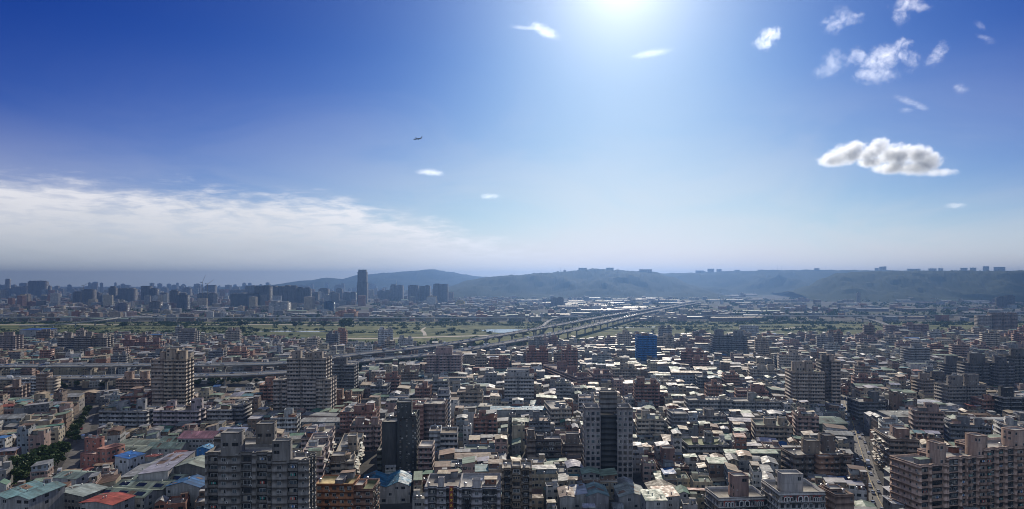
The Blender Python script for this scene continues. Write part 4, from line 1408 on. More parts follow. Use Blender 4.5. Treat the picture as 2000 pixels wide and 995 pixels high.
MID = [  # name-label, D, yaw, masses, phrase
    ('beige tower block with projecting balconies rising in front of the elevated highway', 578, .06, [
        dict(px0=320, px1=362, py=703, dep=18, col=BEIGE, st=.5, band=.35, rim=1.0, core=((.05, .45, .1, .6, 682), (.5, .8, .3, .8, 686)), notch=((.40, .55, 1.5),)),
        dict(px0=295, px1=320, py=702, dep=17, dd=1, col=(.29, .235, .20), st=.8, rim=1.0, core=((.6, 1.0, .1, .5, 688),), part='wing')], 'the beige tower'),
    ('broad beige tower stepping up from lower wings to a crowned middle', 570, .0, [
        dict(px0=560, px1=636, py=700, dep=20, col=(.31, .27, .235), st=.5, band=.2, notch=((.3, .36, 1.6), (.62, .68, 1.6)), rim=1.2, core=((.12, .3, .1, .5, 686), (.62, .86, .1, .5, 688), (.4, .55, .4, .8, 690))),
        dict(px0=533, px1=561, py=742, dep=20, dd=-3, col=(.30, .25, .22), st=.2, band=.15, part='wing', rim=1.0, core=((.7, 1.1, .5, .9, 722),)),
        dict(px0=616, px1=645, py=741, dep=20, dd=-3.5, col=(.34, .29, .25), st=.2, band=.15, part='wing', rim=1.0),
        dict(px0=561, px1=616, py=738, dep=6, dd=-4.5, col=(.29, .25, .225), st=.5, band=.2, part='front_bay', rim=1.0, notch=((.45, .55, 1.5),))], 'the stepped beige tower'),
    ('slim dark tower with white balcony lines beside the stepped beige tower', 650, .0, [
        dict(px0=646, px1=692, py=712, dep=18, col=(.085, .085, .09), st=.5, band=.3, bandcol=(.28, .28, .28, 0), notch=((.35, .55, 2.0),), rim=1.0, core=((.1, .6, .1, .6, 700),))], 'the dark slim tower'),
    ('pinkish tower block with a wide roof cornice and lift house in front of the highway', 768, .0, [
        dict(px0=833, px1=900, py=693, dep=26, col=PINK, st=.2, band=.1, rim=1.6, notch=((.28, .36, 2.5), (.62, .70, 2.5)), bandcol=(.36, .29, .27, 0), core=((.26, .72, .15, .6, 679),))], 'the pinkish tower'),
    ('pale grey office block with rows of dark windows and a cluttered roof', 612, .0, [
        dict(px0=985, px1=1043, py=735, dep=20, col=(.37, .355, .34), st=.5, band=.12, rim=1.0, notch=((.42, .5, 1.5),), core=((.1, .85, .25, .9, 722), (.4, .7, .1, .4, 727)))], 'the pale office block'),
    ('brick red housing block at the far end of the red row', 850, .0, [
        dict(px0=1029, px1=1071, py=684, dep=24, col=BRICK, st=.8, band=.1, rim=1.0, core=((.1, .4, .1, .5, 676), (.6, .9, .1, .5, 677)))], 'the brick red block'),
    ('long red brown housing row running away towards the river', 700, .27, [
        dict(px0=1128, px1=1157, py=737, dep=115, col=(.24, .135, .11), st=.2, band=.3, rim=1.2, bandcol=(.38, .30, .28, 0), deck=(.22, .17, .15, 0), tanks=4, core=((.2, .8, .05, .1, 729), (.2, .8, .3, .35, 716), (.2, .8, .6, .65, 706)))], 'the long red row'),
    ('short red brown housing block beside the near end of the long red row', 712, .05, [
        dict(px0=1160, px1=1197, py=731, dep=40, col=(.25, .14, .115), st=.2, band=.3, rim=1.2, bandcol=(.38, .30, .28, 0), deck=(.24, .18, .16, 0), core=((.1, .4, .2, .4, 722), (.6, .9, .2, .4, 723)))], 'the short red block'),
    ('half built tower wrapped in bright blue safety netting', 915, .0, [
        dict(px0=1247, px1=1283, py=656, dep=24, col=(.006, .115, .33), st=0, band=.3, bandcol=(.005, .09, .27, 0), notch=((.24, .255, .5), (.49, .505, .5), (.745, .76, .5)), rn=((.33, .35, .4), (.66, .68, .4)), rim=1.6, tanks=0, core=((.3, .6, .3, .7, 652, (.22, .13, .10)),))], 'the blue netted tower'),
    ('brown twin block behind the blue netted tower, the left of two', 1090, .0, [
        dict(px0=1326, px1=1352, py=666, dep=22, col=(.21, .155, .14), st=.2, rim=1.0, core=((.2, .7, .2, .6, 660),))], None),
    ('brick red twin block behind the blue netted tower, the right of two', 1080, .0, [
        dict(px0=1353, px1=1381, py=664, dep=22, col=(.25, .13, .10), st=.2, rim=1.0, core=((.3, .8, .2, .6, 658),))], None),
    ('slate grey tower with twin lift houses near the river meadow', 985, .0, [
        dict(px0=1397, px1=1428, py=655, dep=24, col=SLATE, st=.5, band=.3, rim=1.0, core=((.1, .6, .2, .6, 644),)),
        dict(px0=1428, px1=1460, py=656, dep=24, dd=2, col=(.18, .19, .20), st=.5, band=.3, rim=1.0, part='wing', core=((.3, .8, .2, .6, 646),))], 'the slate tower'),
    ('plain pale slab standing behind the slate tower at the meadow edge', 1300, .0, [
        dict(px0=1450, px1=1482, py=637, dep=20, col=(.36, .37, .37), st=.8, rim=1.0)], None),
    ('big beige apartment block with dark recess and planted roof beside the busy street', 600, -.12, [
        dict(px0=1549, px1=1611, py=727, dep=26, col=(.35, .29, .24), st=.2, band=.3, rim=1.2, notch=((.08, .16, 1.2), (.48, .56, 1.2)), core=((.1, .45, .3, .6, 708), (.5, .7, .3, .6, 706)), deck=(.20, .21, .13, 0)),
        dict(px0=1611, px1=1625, py=706, dep=24, dd=6, col=(.12, .105, .10), st=.5, part='recess', rim=1.0, core=((.1, .9, .2, .6, 694),)),
        dict(px0=1625, px1=1642, py=704, dep=24, dd=3, col=(.33, .27, .225), st=.5, band=.3, part='wing', rim=1.0, core=((.0, .5, .2, .6, 693),))], 'the big beige block'),
    ('brown tower with a stepped lift house, first of the dark cluster beside the white factory', 640, .05, [
        dict(px0=1803, px1=1826, py=742, dep=18, col=(.23, .185, .155), st=.2, rim=1.0, core=((.2, .8, .2, .6, 730),)),
        dict(px0=1826, px1=1854, py=738, dep=18, dd=2, col=(.13, .115, .11), st=.2, rim=1.0, part='wing', core=((.2, .9, .2, .6, 727),))], 'the brown cluster tower'),
    ('wide grey brown block in front of the dark cluster, with two square lift houses', 590, .05, [
        dict(px0=1854, px1=1926, py=753, dep=20, col=(.20, .18, .165), st=.2, rim=1.0, notch=((.46, .52, 2.0),), core=((.18, .46, .2, .6, 735), (.62, .9, .2, .6, 732)))], 'the grey brown block'),
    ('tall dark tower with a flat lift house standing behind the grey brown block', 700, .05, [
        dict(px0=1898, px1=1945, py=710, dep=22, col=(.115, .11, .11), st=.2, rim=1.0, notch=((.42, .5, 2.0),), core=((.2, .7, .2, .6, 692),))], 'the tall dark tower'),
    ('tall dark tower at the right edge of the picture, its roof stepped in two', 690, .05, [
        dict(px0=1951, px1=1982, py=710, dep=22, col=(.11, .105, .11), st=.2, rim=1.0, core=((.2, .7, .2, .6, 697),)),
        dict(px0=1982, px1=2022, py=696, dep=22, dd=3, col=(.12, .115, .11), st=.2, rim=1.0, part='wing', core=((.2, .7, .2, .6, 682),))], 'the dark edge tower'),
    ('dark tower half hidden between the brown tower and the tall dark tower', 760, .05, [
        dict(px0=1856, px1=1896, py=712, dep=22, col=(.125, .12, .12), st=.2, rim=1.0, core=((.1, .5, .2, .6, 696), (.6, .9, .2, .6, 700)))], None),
    ('terraced tower with white balcony bands beyond the beige block on the right', 850, .0, [
        dict(px0=1778, px1=1817, py=680, dep=22, col=(.23, .23, .23), st=.5, band=.6, bandcol=(.36, .36, .36, 0), rim=1.0, core=((.3, .7, .2, .6, 672),)),
        dict(px0=1770, px1=1830, py=706, dep=16, dd=-4, col=(.21, .21, .21), st=.5, band=.6, bandcol=(.33, .33, .33, 0), rim=1.0, part='podium')], 'the terraced tower'),
    ('small brick tower with a lift house left of the black glass office', 560, .0, [
        dict(px0=1921, px1=1959, py=781, dep=16, col=(.27, .15, .115), st=.2, rim=1.0, core=((.4, .75, .2, .7, 773),))], 'the small brick tower'),
    ('black glass office with a white grid and lift house at the right edge', 550, .0, [
        dict(px0=1961, px1=2010, py=776, dep=18, col=(.03, .032, .035), st=.5, band=.2, bandcol=(.30, .30, .30, 0), rim=1.0, core=((.2, .55, .2, .7, 758),))], 'the black glass office'),
    ('dark grey block with a green gabled shed on top beside the busy street', 560, .0, [
        dict(px0=1678, px1=1730, py=785, dep=20, col=(.115, .115, .12), st=.5, rim=1.0, sheds=2, core=((.55, .85, .2, .6, 765),))], 'the dark grey street block'),
    ('pink cluster tower, tallest of the group before the pale bridge', 1330, .0, [
        dict(px0=1735, px1=1752, py=636, dep=20, col=(.27, .20, .19), st=.2, rim=1.0), dict(px0=1753, px1=1774, py=638, dep=20, dd=-8, col=(.33, .28, .27), st=.5, rim=1.0, part='wing'),
        dict(px0=1776, px1=1814, py=634, dep=24, dd=6, col=(.27, .185, .17), st=.2, rim=1.0, part='wing', notch=((.2, .3, 3), (.6, .7, 3)), core=((.1, .3, .3, .6, 630),))], 'the pink cluster'),
    ('pair of tall brown blocks at the right end of the river meadow', 1500, .0, [
        dict(px0=1916, px1=1938, py=617, dep=22, col=(.33, .29, .26), st=.2, rim=1.0), dict(px0=1944, px1=1988, py=612, dep=26, dd=-6, col=(.21, .16, .135), st=.2, rim=1.0, part='wing', notch=((.3, .4, 3), (.65, .75, 3)))], 'the meadow blocks'),
    ('wide slate brown housing block with many lift towers beyond the highway', 1020, .05, [
        dict(px0=112, px1=145, py=660, dep=22, col=(.20, .18, .17), st=.5, band=.3, rim=1.0, core=((.3, .6, .2, .6, 650),)), dict(px0=145, px1=176, py=657, dep=22, dd=-4, col=(.22, .195, .175), st=.5, band=.3, rim=1.0, part='wing', core=((.1, .4, .2, .6, 646), (.6, .9, .2, .6, 649))),
        dict(px0=176, px1=207, py=660, dep=22, col=(.22, .19, .165), st=.5, band=.3, rim=1.0, part='wing', core=((.3, .6, .2, .6, 652),))], 'the wide slate block'),
    ('pinkish housing block cut off at the left edge beyond the highway', 1050, .0, [
        dict(px0=-20, px1=28, py=656, dep=20, col=(.25, .20, .19), st=.2, rim=1.0, core=((.5, .8, .2, .6, 649),))], None),
    ('row of red brick blocks beyond the highway beside the wide slate block', 1085, .0, [
        dict(px0=235, px1=262, py=664, dep=20, col=(.26, .14, .12), st=.8, rim=1.0, core=((.2, .5, .2, .6, 656),)), dict(px0=264, px1=310, py=668, dep=20, dd=2, col=(.24, .135, .115), st=.2, rim=1.0, part='wing', core=((.1, .3, .2, .6, 660), (.7, .9, .2, .6, 661)))], 'the red brick row'),
    ('lone grey tower with a stepped crown near the riverside lots', 1180, .0, [
        dict(px0=348, px1=379, py=648, dep=22, col=(.22, .20, .19), st=.2, rim=1.0, core=((.1, .9, .2, .7, 642),))], 'the lone grey tower'),
    ('white and brown office block with an aerial in front of the highway on the left', 668, .1, [
        dict(px0=42, px1=76, py=740, dep=16, col=(.38, .38, .38), st=.5, band=.2, rim=1.0), dict(px0=70, px1=87, py=731, dep=14, dd=-2, col=(.22, .17, .14), st=.8, rim=1.0, part='stair_tower'), dict(px0=87, px1=102, py=739, dep=15, col=(.36, .31, .25), st=.8, rim=1.0, part='wing')], 'the white and brown office'),
    ('brown terraced block with two lift towers in front of the highway piers', 690, .0, [
        dict(px0=226, px1=290, py=741, dep=18, col=(.30, .205, .155), st=.5, band=.4, rim=1.0, core=((.2, .36, .2, .7, 727), (.68, .84, .2, .7, 727)))], 'the brown terraced block'),
    ('six storey blue grey housing block with ribbon balconies, first of three', 512, -.05, [
        dict(px0=193, px1=284, py=803, dep=22, col=(.25, .255, .27), st=.5, band=.7, bandcol=(.33, .33, .34, 0), rim=1.0, sheds=4, tanks=4, core=((.3, .45, .3, .6, 785), (.7, .82, .3, .6, 780)))], 'the blue grey housing block'),
    ('six storey mauve housing block with ribbon balconies, middle of three', 512, -.02, [
        dict(px0=299, px1=386, py=802, dep=22, col=(.29, .25, .27), st=.5, band=.7, bandcol=(.36, .32, .34, 0), rim=1.0, sheds=4, tanks=4, core=((.75, .95, .3, .6, 780), (.2, .34, .3, .6, 784)))], 'the mauve housing block'),
    ('six storey pale housing block with ribbon balconies, last of three', 520, .02, [
        dict(px0=404, px1=452, py=800, dep=24, col=(.31, .29, .28), st=.5, band=.7, bandcol=(.40, .38, .37, 0), rim=1.0, sheds=3, tanks=3),
        dict(px0=452, px1=474, py=792, dep=20, dd=3, col=(.12, .12, .13), st=.5, band=.2, rim=1.0, part='wing', sheds=1)], 'the pale housing block'),
    ('dark brown gothic trimmed block with pointed gables above the busy street', 380, .03, [
        dict(px0=1552, px1=1663, py=889, dep=18, col=(.13, .105, .09), st=.2, band=.15, rim=1.2, tanks=3, core=((.32, .55, .4, .8, 861, (.20, .165, .13)), (.66, .86, .5, .9, 851, (.13, .105, .09)))),
        dict(px0=1600, px1=1628, py=892, dep=6, dd=-6, col=(.25, .15, .10), st=.8, rim=.8, part='stair_tower', tanks=0)], 'the gothic brown block'),
    ('brown curved block on the street corner with rows of sunlit awnings', 400, -.2, [
        dict(px0=1738, px1=1796, py=858, dep=30, col=(.22, .175, .145), st=.5, band=.3, rim=1.2, tanks=2, sheds=1, core=((.35, .8, .2, .6, 838, (.25, .165, .135)),))], 'the awning corner block'),
    ('plain brown block with a curved roof deck at the lower edge near the street', 308, .1, [
        dict(px0=1632, px1=1668, py=966, dep=14, col=(.22, .15, .12), st=.8, rim=1.0, tanks=2, core=((.1, .9, .4, .9, 955),))], 'the plain brown block'),
    ('pinkish seven storey row seen end on behind the granite tower', 352, .16, [
        dict(px0=583, px1=630, py=893, dep=58, col=(.31, .24, .22), st=.5, band=.2, rim=1.1, tanks=4, sheds=3, core=((.1, .6, .18, .3, 878), (.2, .9, .62, .74, 856)))], 'the pinkish row'),
    ('pinkish housing block with roof huts behind the pinkish row', 430, .12, [
        dict(px0=588, px1=640, py=855, dep=34, col=(.32, .255, .24), st=.2, band=.2, rim=1.1, tanks=3, sheds=3, core=((.1, .45, .2, .5, 838),))], None),
    ('beige six storey row with a square stair tower and sunlit awnings', 372, .14, [
        dict(px0=646, px1=690, py=902, dep=70, col=(.29, .255, .205), st=.5, band=.35, rim=1.0, tanks=4, sheds=4, core=((.55, .95, .35, .47, 852, (.30, .25, .19)), (.0, .6, .02, .16, 890, (.20, .165, .13))))], 'the beige row'),
    ('brown brick walk up with a roof hut in front of the mauve tower side', 390, .0, [
        dict(px0=1292, px1=1346, py=912, dep=16, col=(.17, .105, .09), st=.5, band=.15, rim=1.0, sheds=1, tanks=2, core=((.15, .6, .5, .95, 876, (.18, .11, .095)),))], 'the brown brick walk up'),
    ('red brown walk up with awnings right beside the mauve tower', 425, .0, [
        dict(px0=1238, px1=1288, py=885, dep=20, col=(.23, .13, .11), st=.5, band=.2, rim=1.0, sheds=3, tanks=2)], None),
    ('grey five storey block with a roof garden left of the jumbled sheds', 430, .02, [
        dict(px0=1344, px1=1425, py=869, dep=22, col=(.24, .235, .225), st=.5, band=.5, bandcol=(.30, .29, .28, 0), rim=1.1, sheds=3, tanks=4, deck=(.17, .19, .10, 0), core=((.55, .7, .4, .7, 845),))], 'the roof garden block'),
    ('grey brown block with arched roofline behind the roof garden block', 515, .0, [
        dict(px0=1363, px1=1418, py=812, dep=18, col=(.25, .225, .21), st=.2, rim=1.0, tanks=2, sheds=1, core=((.38, .66, .3, .8, 800),))], 'the grey brown arched block'),
    ('plain grey slab beside the arched roofline block', 500, .0, [
        dict(px0=1313, px1=1344, py=808, dep=18, col=(.21, .21, .215), st=.8, rim=.6, tanks=1)], None),
    ('long six storey row with vertical white ribs below the big beige block', 560, -.03, [
        dict(px0=1345, px1=1432, py=782, dep=18, col=(.29, .28, .265), st=.2, band=.1, rim=1.0, tanks=5, sheds=3, notch=((.2, .23, 1), (.45, .48, 1), (.7, .73, 1))),
        dict(px0=1433, px1=1525, py=784, dep=18, col=(.27, .26, .245), st=.2, band=.1, rim=1.0, part='wing', tanks=5, sheds=4, notch=((.2, .23, 1), (.45, .48, 1), (.7, .73, 1)), core=((.4, .55, .4, .8, 768),))], 'the ribbed row'),
    ('cream corner block with a rounded sunlit parapet left of the mauve tower', 520, .1, [
        dict(px0=1076, px1=1117, py=798, dep=36, col=(.36, .32, .27), st=.2, band=.1, rim=.8, tanks=2, sheds=2)], 'the cream corner block'),
    ('brown red walk up behind the black tower with a brick gable', 600, .0, [
        dict(px0=648, px1=694, py=779, dep=22, col=(.27, .16, .11), st=.8, rim=1.0, core=((.1, .35, .2, .6, 762), (.5, .72, .2, .6, 765)))], 'the brown red walk up'),
    ('blank brick gabled building right behind the black tower', 470, .0, [
        dict(px0=800, px1=826, py=792, dep=20, col=(.28, .15, .12), st=0, rim=1.0, core=((-.1, .3, .3, .7, 786),)), dict(px0=827, px1=870, py=789, dep=18, dd=4, col=(.19, .14, .125), st=.8, rim=1.0, part='wing', tanks=2)], None),
    ('mauve grey tower house with white balcony edges right of the black tower', 500, .0, [
        dict(px0=855, px1=877, py=770, dep=16, col=(.24, .24, .27), st=.5, band=.6, bandcol=(.5, .5, .5, 0), rim=1.0, core=((.0, .9, .2, .8, 761),))], 'the mauve tower house'),
    ('white tiled walk up pair with flat brown roofs right of the black tower', 440, .05, [
        dict(px0=838, px1=860, py=842, dep=18, col=(.42, .43, .44), st=.8, rim=.8, deck=(.16, .13, .11, 0)), dict(px0=860, px1=893, py=846, dep=18, dd=-3, col=(.38, .37, .36), st=.5, band=.3, rim=.8, part='wing', deck=(.17, .14, .11, 0))], 'the white walk up pair'),
    ('round brick stair block beside the foot of the black tower', 395, .0, [
        dict(px0=817, px1=843, py=872, dep=15, col=(.21, .13, .12), st=.2, band=.35, bandcol=(.42, .35, .30, 0), rim=.9, tanks=0, deck=(.48, .45, .42, 0))], 'the round brick block'),
]
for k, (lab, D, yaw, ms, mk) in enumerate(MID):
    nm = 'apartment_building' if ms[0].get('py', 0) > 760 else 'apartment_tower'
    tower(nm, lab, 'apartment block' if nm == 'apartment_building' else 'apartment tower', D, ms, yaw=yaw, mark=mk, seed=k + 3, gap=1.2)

# ------------------------------------------------------------------ sheds and halls in front
GG = ROOFC['grey-green']
hall('big market hall with grey green roofs in ridges and dark rooflights', 336, 176, 286, 972, 40, (.27, .32, .25), spans=3, rise=2.0, yaw=-.16, mark='the rooflight market hall', extra=rooflights, z=9)
hall('red roofed open top house at the lower edge in front of the market hall', 318, 152, 224, 985, 14, (.42, .10, .075), 'gable', 'y', 1.2, yaw=-.2, cat='house', name='roofed_house', worn=.05, mark='the red roof')
hall('long lilac grey warehouse roof running away beside the market hall', 362, 272, 326, 926, 42, (.36, .36, .42), 'shed', 'y', 1.6, wall=(.38, .37, .35), yaw=.12, name='warehouse', mark='the lilac warehouse', worn=.1)
hall('lower grey lean to roof along the lilac warehouse', 372, 236, 268, 934, 36, (.33, .34, .36), 'shed', 'y', 1.0, yaw=.12, name='warehouse', z=8)
hall('pair of green gabled hall roofs half in shade before the mauve housing block', 430, 284, 352, 877, 30, (.25, .34, .28), spans=2, rise=2.4, mark='the green hall pair', z=9.5)
hall('wide faded green market roof behind the terracotta building', 424, 192, 284, 892, 34, (.29, .34, .27), spans=2, rise=1.4, yaw=-.06, mark='the faded market roof', worn=.4, z=9)
hall('pink ridged roof on a four storey grey block beside the granite tower', 442, 348, 416, 857, 18, (.40, .20, .22), 'gable', 'x', 3.0, wall=(.27, .27, .28), st=.5, mark='the pink roof', cat='building', name='roofed_building')
hall('white hipped sheet roof with a ridge ladder behind the granite tower', 452, 420, 474, 850, 18, (.55, .58, .64), 'gable', 'x', 3.2, worn=.05, mark='the white hipped roof')
hall('rust red shed roof between the green halls', 405, 283, 303, 894, 9, (.30, .08, .07), 'shedr', 'x', 1.0, z=10)
hall('brown red flat shed end beside the green halls', 412, 331, 352, 890, 9, (.27, .10, .09), 'shed', 'x', .6, z=10)
hall('white walled house with a bright blue canopy roof beside the terracotta building', 392, 222, 254, 896, 12, (.03, .16, .46), 'shedr', 'y', 1.2, wall=(.45, .47, .50), yaw=-.25, cat='house', name='roofed_house', worn=0, mark='the blue canopy house')
hall('deep blue gable shed in the shade beside the granite tower', 346, 322, 392, 952, 13, (.03, .13, .30), 'gable', 'y', 2.6, worn=.0, mark='the deep blue shed', yaw=-.1)
hall('grey green gable on a dark concrete block by the granite tower', 372, 334, 400, 915, 17, (.30, .35, .29), 'gable', 'y', 2.8, wall=(.13, .13, .125), cat='building', name='roofed_building', mark='the dark concrete block')
hall('small bright blue hut with a sheet roof beside the granite tower', 398, 384, 408, 878, 8, (.10, .36, .62), 'gable', 'y', 1.4, wall=(.03, .17, .42), worn=0, cat='hut', name='blue_hut')
hall('green roofed white house in the yard left of the market hall', 366, 99, 152, 935, 14, (.25, .33, .29), 'gable', 'x', 1.6, wall=(.42, .44, .46), yaw=-.2, cat='house', name='roofed_house', mark='the green roofed white house')
hall('pale green curved sheet roof over an open storey at the lower left', 332, 92, 168, 968, 15, (.42, .48, .44), 'gable', 'y', 1.3, wall=(.22, .20, .17), st=.5, yaw=-.22, cat='house', name='roofed_house', worn=.1, mark='the pale green roof')
hall('teal and green sheet roofs in the lower left corner', 312, -30, 60, 975, 22, (.16, .29, .30), 'gable', 'y', 1.8, spans=2, yaw=-.1, worn=.3, cat='house', name='roofed_house', mark='the teal corner roofs')
hall('large teal blue folded roof below the black tower', 352, 706, 800, 952, 22, (.05, .19, .30), 'gable', 'y', 2.6, spans=2, yaw=.12, worn=.1, mark='the teal folded roof')
hall('sea green gabled house roof below the left wing of the mauve tower', 332, 1146, 1189, 970, 17, (.20, .30, .29), 'gable', 'y', 2.0, wall=(.24, .23, .24), cat='house', name='roofed_house', mark='the sea green gable', worn=.1)
hall('beige and sea green gabled roof below the right wing of the mauve tower', 334, 1210, 1264, 972, 18, (.33, .36, .31), 'gable', 'y', 2.2, wall=(.30, .30, .30), cat='house', name='roofed_house', mark='the beige green gable', worn=.2)
hall('pale green flat sheet roof at the lower edge right of the beige gable', 318, 1262, 1302, 978, 14, (.35, .44, .33), 'shed', 'x', .7, cat='house', name='roofed_house')
hall('orange and buff sheet roof at the lower edge', 326, 1285, 1326, 972, 16, (.42, .27, .19), 'shed', 'y', .8, cat='house', name='roofed_house', worn=.4)
hall('dark brown gable roof over a pale blue gable wall with dark windows', 358, 1268, 1326, 957, 11, (.12, .10, .075), 'gable', 'y', 2.4, wall=(.36, .40, .46), cat='house', name='roofed_house', mark='the dark brown gable', worn=.3)
hall('white and brown twin sheds left of the sea green gable', 330, 1094, 1122, 972, 15, (.20, .14, .115), 'gable', 'y', 1.0, cat='house', name='roofed_house', worn=.3)
hall('blue grey shed roof beside the sea green gable', 334, 1119, 1146, 968, 16, (.42, .45, .52), 'shed', 'y', 1.0, cat='house', name='roofed_house', worn=0)
hall('grey green sheet roof beside the salmon block, upper of the street side sheds', 384, 1744, 1774, 928, 12, (.28, .30, .27), 'gable', 'y', 1.4, cat='house', name='roofed_house', yaw=-.15)
hall('pale green sheet roof beside the salmon block, second of the street side sheds', 366, 1745, 1772, 946, 12, (.36, .38, .35), 'shed', 'y', 1.0, cat='house', name='roofed_house', yaw=-.15)
hall('white sheet roof beside the salmon block, third of the street side sheds', 349, 1744, 1771, 966, 12, (.60, .62, .66), 'shed', 'y', 1.0, cat='house', name='roofed_house', yaw=-.15, worn=0)
hall('white grey sheet roof beside the salmon block, lowest of the street side sheds', 333, 1744, 1771, 988, 12, (.56, .58, .62), 'shedr', 'y', 1.0, cat='house', name='roofed_house', yaw=-.15, worn=0)
hall('white walled factory with bright flat roofs beside the dark cluster', 592, 1732, 1786, 792, 24, (.60, .63, .70), 'shed', 'y', .8, wall=(.55, .58, .62), worn=0, cat='factory', name='factory_hall', mark='the white factory')
hall('white walled factory wing in front of the grey brown block', 578, 1787, 1846, 790, 22, (.62, .64, .69), 'gable', 'x', 1.0, wall=(.56, .58, .62), worn=0, cat='factory', name='factory_hall')
hall('dark green long shed at the bend of the busy street', 505, 1598, 1656, 828, 26, (.13, .22, .18), 'gable', 'x', 2.0, wall=(.06, .085, .075), worn=.2, mark='the dark green shed')
hall('grey and beige double roof across from the dark grey street block', 515, 1740, 1810, 815, 18, (.40, .39, .34), 'shed', 'x', 1.2, cat='house', name='roofed_house', worn=.1)
hall('long blue roof strip between the rows left of the mauve tower', 545, 958, 1066, 803, 14, (.05, .22, .34), 'shed', 'x', .5, worn=.1, z=12, mark='the long blue strip')
hall('long cream workshop roof left of the long blue strip', 560, 880, 960, 794, 12, (.46, .43, .36), 'shed', 'x', .5, worn=.2, z=12)
hall('white long factory with a red stripe beyond the highway', 905, 102, 172, 704, 20, (.50, .50, .48), 'flat', 'x', .3, wall=(.45, .42, .42), worn=0, cat='factory', name='factory_hall')
hall('blue roofed depot beyond the highway at the river edge', 1310, 38, 92, 645, 30, (.03, .12, .42), 'shed', 'x', 1, worn=0, cat='factory', name='factory_hall')
hall('pale teal arched warehouse roof beside the highway curve', 860, 480, 522, 733, 40, (.30, .43, .42), 'gable', 'y', 3.0, worn=.1, name='warehouse')
hall('grey teal gabled warehouse roof left of the stepped beige tower', 800, 436, 474, 738, 34, (.33, .41, .38), 'gable', 'y', 3.0, worn=.1, name='warehouse')
hall('long white workshop with a low dark wall below the highway', 760, 372, 432, 745, 14, (.58, .57, .54), 'shed', 'x', .8, worn=.05, name='warehouse')
hall('white arched depot roof beside the highway and the pinkish tower', 880, 782, 838, 716, 44, (.46, .52, .55), 'gable', 'y', 3.0, worn=.1, name='warehouse')

# ------------------------------------------------------------------ streets kept free
STREET = [(1736, 1010, 0), (1716, 975, 0), (1698, 935, 0), (1686, 895, 0), (1674, 855, 0), (1664, 822, 0), (1652, 795, 0), (1646, 772, 0)]
ST = [at(px, py, gd(py)) for px, py, _ in STREET]
BLOCK.append(([(p.x, p.y) for p in ST], 6.0))
ST2 = [at(px, py, gd(py)) for px, py in ((126, 930), (140, 905), (152, 880), (160, 850), (172, 815), (182, 790))]
BLOCK.append(([(p.x, p.y) for p in ST2], 7.0))
ST3 = [at(px, py, gd(py)) for px, py in ((748, 1010), (737, 970), (728, 930), (722, 890))]
BLOCK.append(([(p.x, p.y) for p in ST3], 3.5))
PARK = [(-275 , 428, 40, 16)]


def road(name, pts, w, z, mat):
    L = smooth([(p.x, p.y) for p in pts], 5)
    a, b = [], []
    for i, p in enumerate(L):
        d = (L[min(i + 1, len(L) - 1)] - L[max(0, i - 1)]).normalized()
        n = Vector((d.y, -d.x))
        a.append(tuple(p + n * w / 2)); b.append(tuple(p - n * w / 2))
    V = [(x, y, z) for x, y in a + b]; n = len(a)
    me = bpy.data.meshes.new(name)
    me.from_pydata(V, [], [(i + 1, i, n + i, n + i + 1)[::-1] for i in range(n - 1)])
    me.materials.append(mat)
    o = bpy.data.objects.new(name, me); COL.objects.link(o); o['kind'] = 'structure'
    return L


M_ROAD = simple("street_asphalt", (.10, .095, .09), .8, 0, .25, .2, .2)
LST = road('street', ST, 10, .05, M_ROAD)
road('road_line', ST, .14, .09, M_YELLOW)
LST2 = road('street', ST2, 9, .05, M_ROAD)


def seg_dist(x, y, P):
    best = 1e9
    for (ax, ay), (bx, by) in zip(P, P[1:]):
        dx, dy = bx - ax, by - ay
        t = max(0, min(1, ((x - ax) * dx + (y - ay) * dy) / (dx * dx + dy * dy + 1e-9)))
        best = min(best, math.hypot(x - ax - t * dx, y - ay - t * dy))
    return best


def blocked(x, y, r):
    px = 1000 + x / max(y, 1) * F
    if px < 405 and y < 328: return True                      # open yards before the market hall
    if 20 < px < 135 and 385 < y < 436: return True                # the tree clump
    if 690 < px < 815 and y < 345: return True
    if px < 560 and 655 < y < 690: return True                # lots below the highway
    for P, w in BLOCK:
        if seg_dist(x, y, P) < w + r: return True
    return False


TREES = []   # (x, y, size) trees that stand free; houses keep off
for px, py, s in [(36, 930, 1.35), (24, 938, 1.1), (58, 922, 1.3), (78, 915, 1.35), (92, 912, 1.3), (104, 903, 1.35), (118, 897, 1.2), (112, 910, 1.0), (70, 926, 1.2), (48, 934, 1.1), (126, 896, 1.2), (40, 948, 1.2), (55, 965, .9), (30, 975, .9), (98, 920, 1.3),
                  (146, 858, .8), (150, 846, .8), (155, 835, .8), (160, 826, .7), (166, 818, .7), (142, 850, .9), (172, 812, .9), (150, 866, .7), (134, 862, .8),
                  (712, 800, .7), (318, 912, .5), (360, 905, .6), (355, 898, .6), (430, 985, .6), (1330, 965, .5), (1306, 975, .5), (1316, 940, .5), (985, 840, .6), (1000, 838, .6), (1015, 842, .6), (940, 842, .5), (1046, 838, .6), (925, 836, .5)]:
    D = gd(py)
    TREES.append(((px - 1000) / F * D, D, s))
rt = random.Random(5)
for k in range(70):     # belt beside the highway
    px = rt.uniform(690, 850); D = gd(722 - (px - 690) * .10 + rt.uniform(-3, 12))
    TREES.append(((px - 1000) / F * D, D, rt.uniform(.7, 1.2)))
for k in range(46):
    px = rt.uniform(360, 560); D = gd(752 - (px - 360) * .03 + rt.uniform(-3, 5))
    TREES.append(((px - 1000) / F * D, D, rt.uniform(.6, 1.0)))
for k in range(16):
    px = rt.uniform(60, 300); D = gd(757 + rt.uniform(-2, 5))
    TREES.append(((px - 1000) / F * D, D, rt.uniform(.6, .9)))
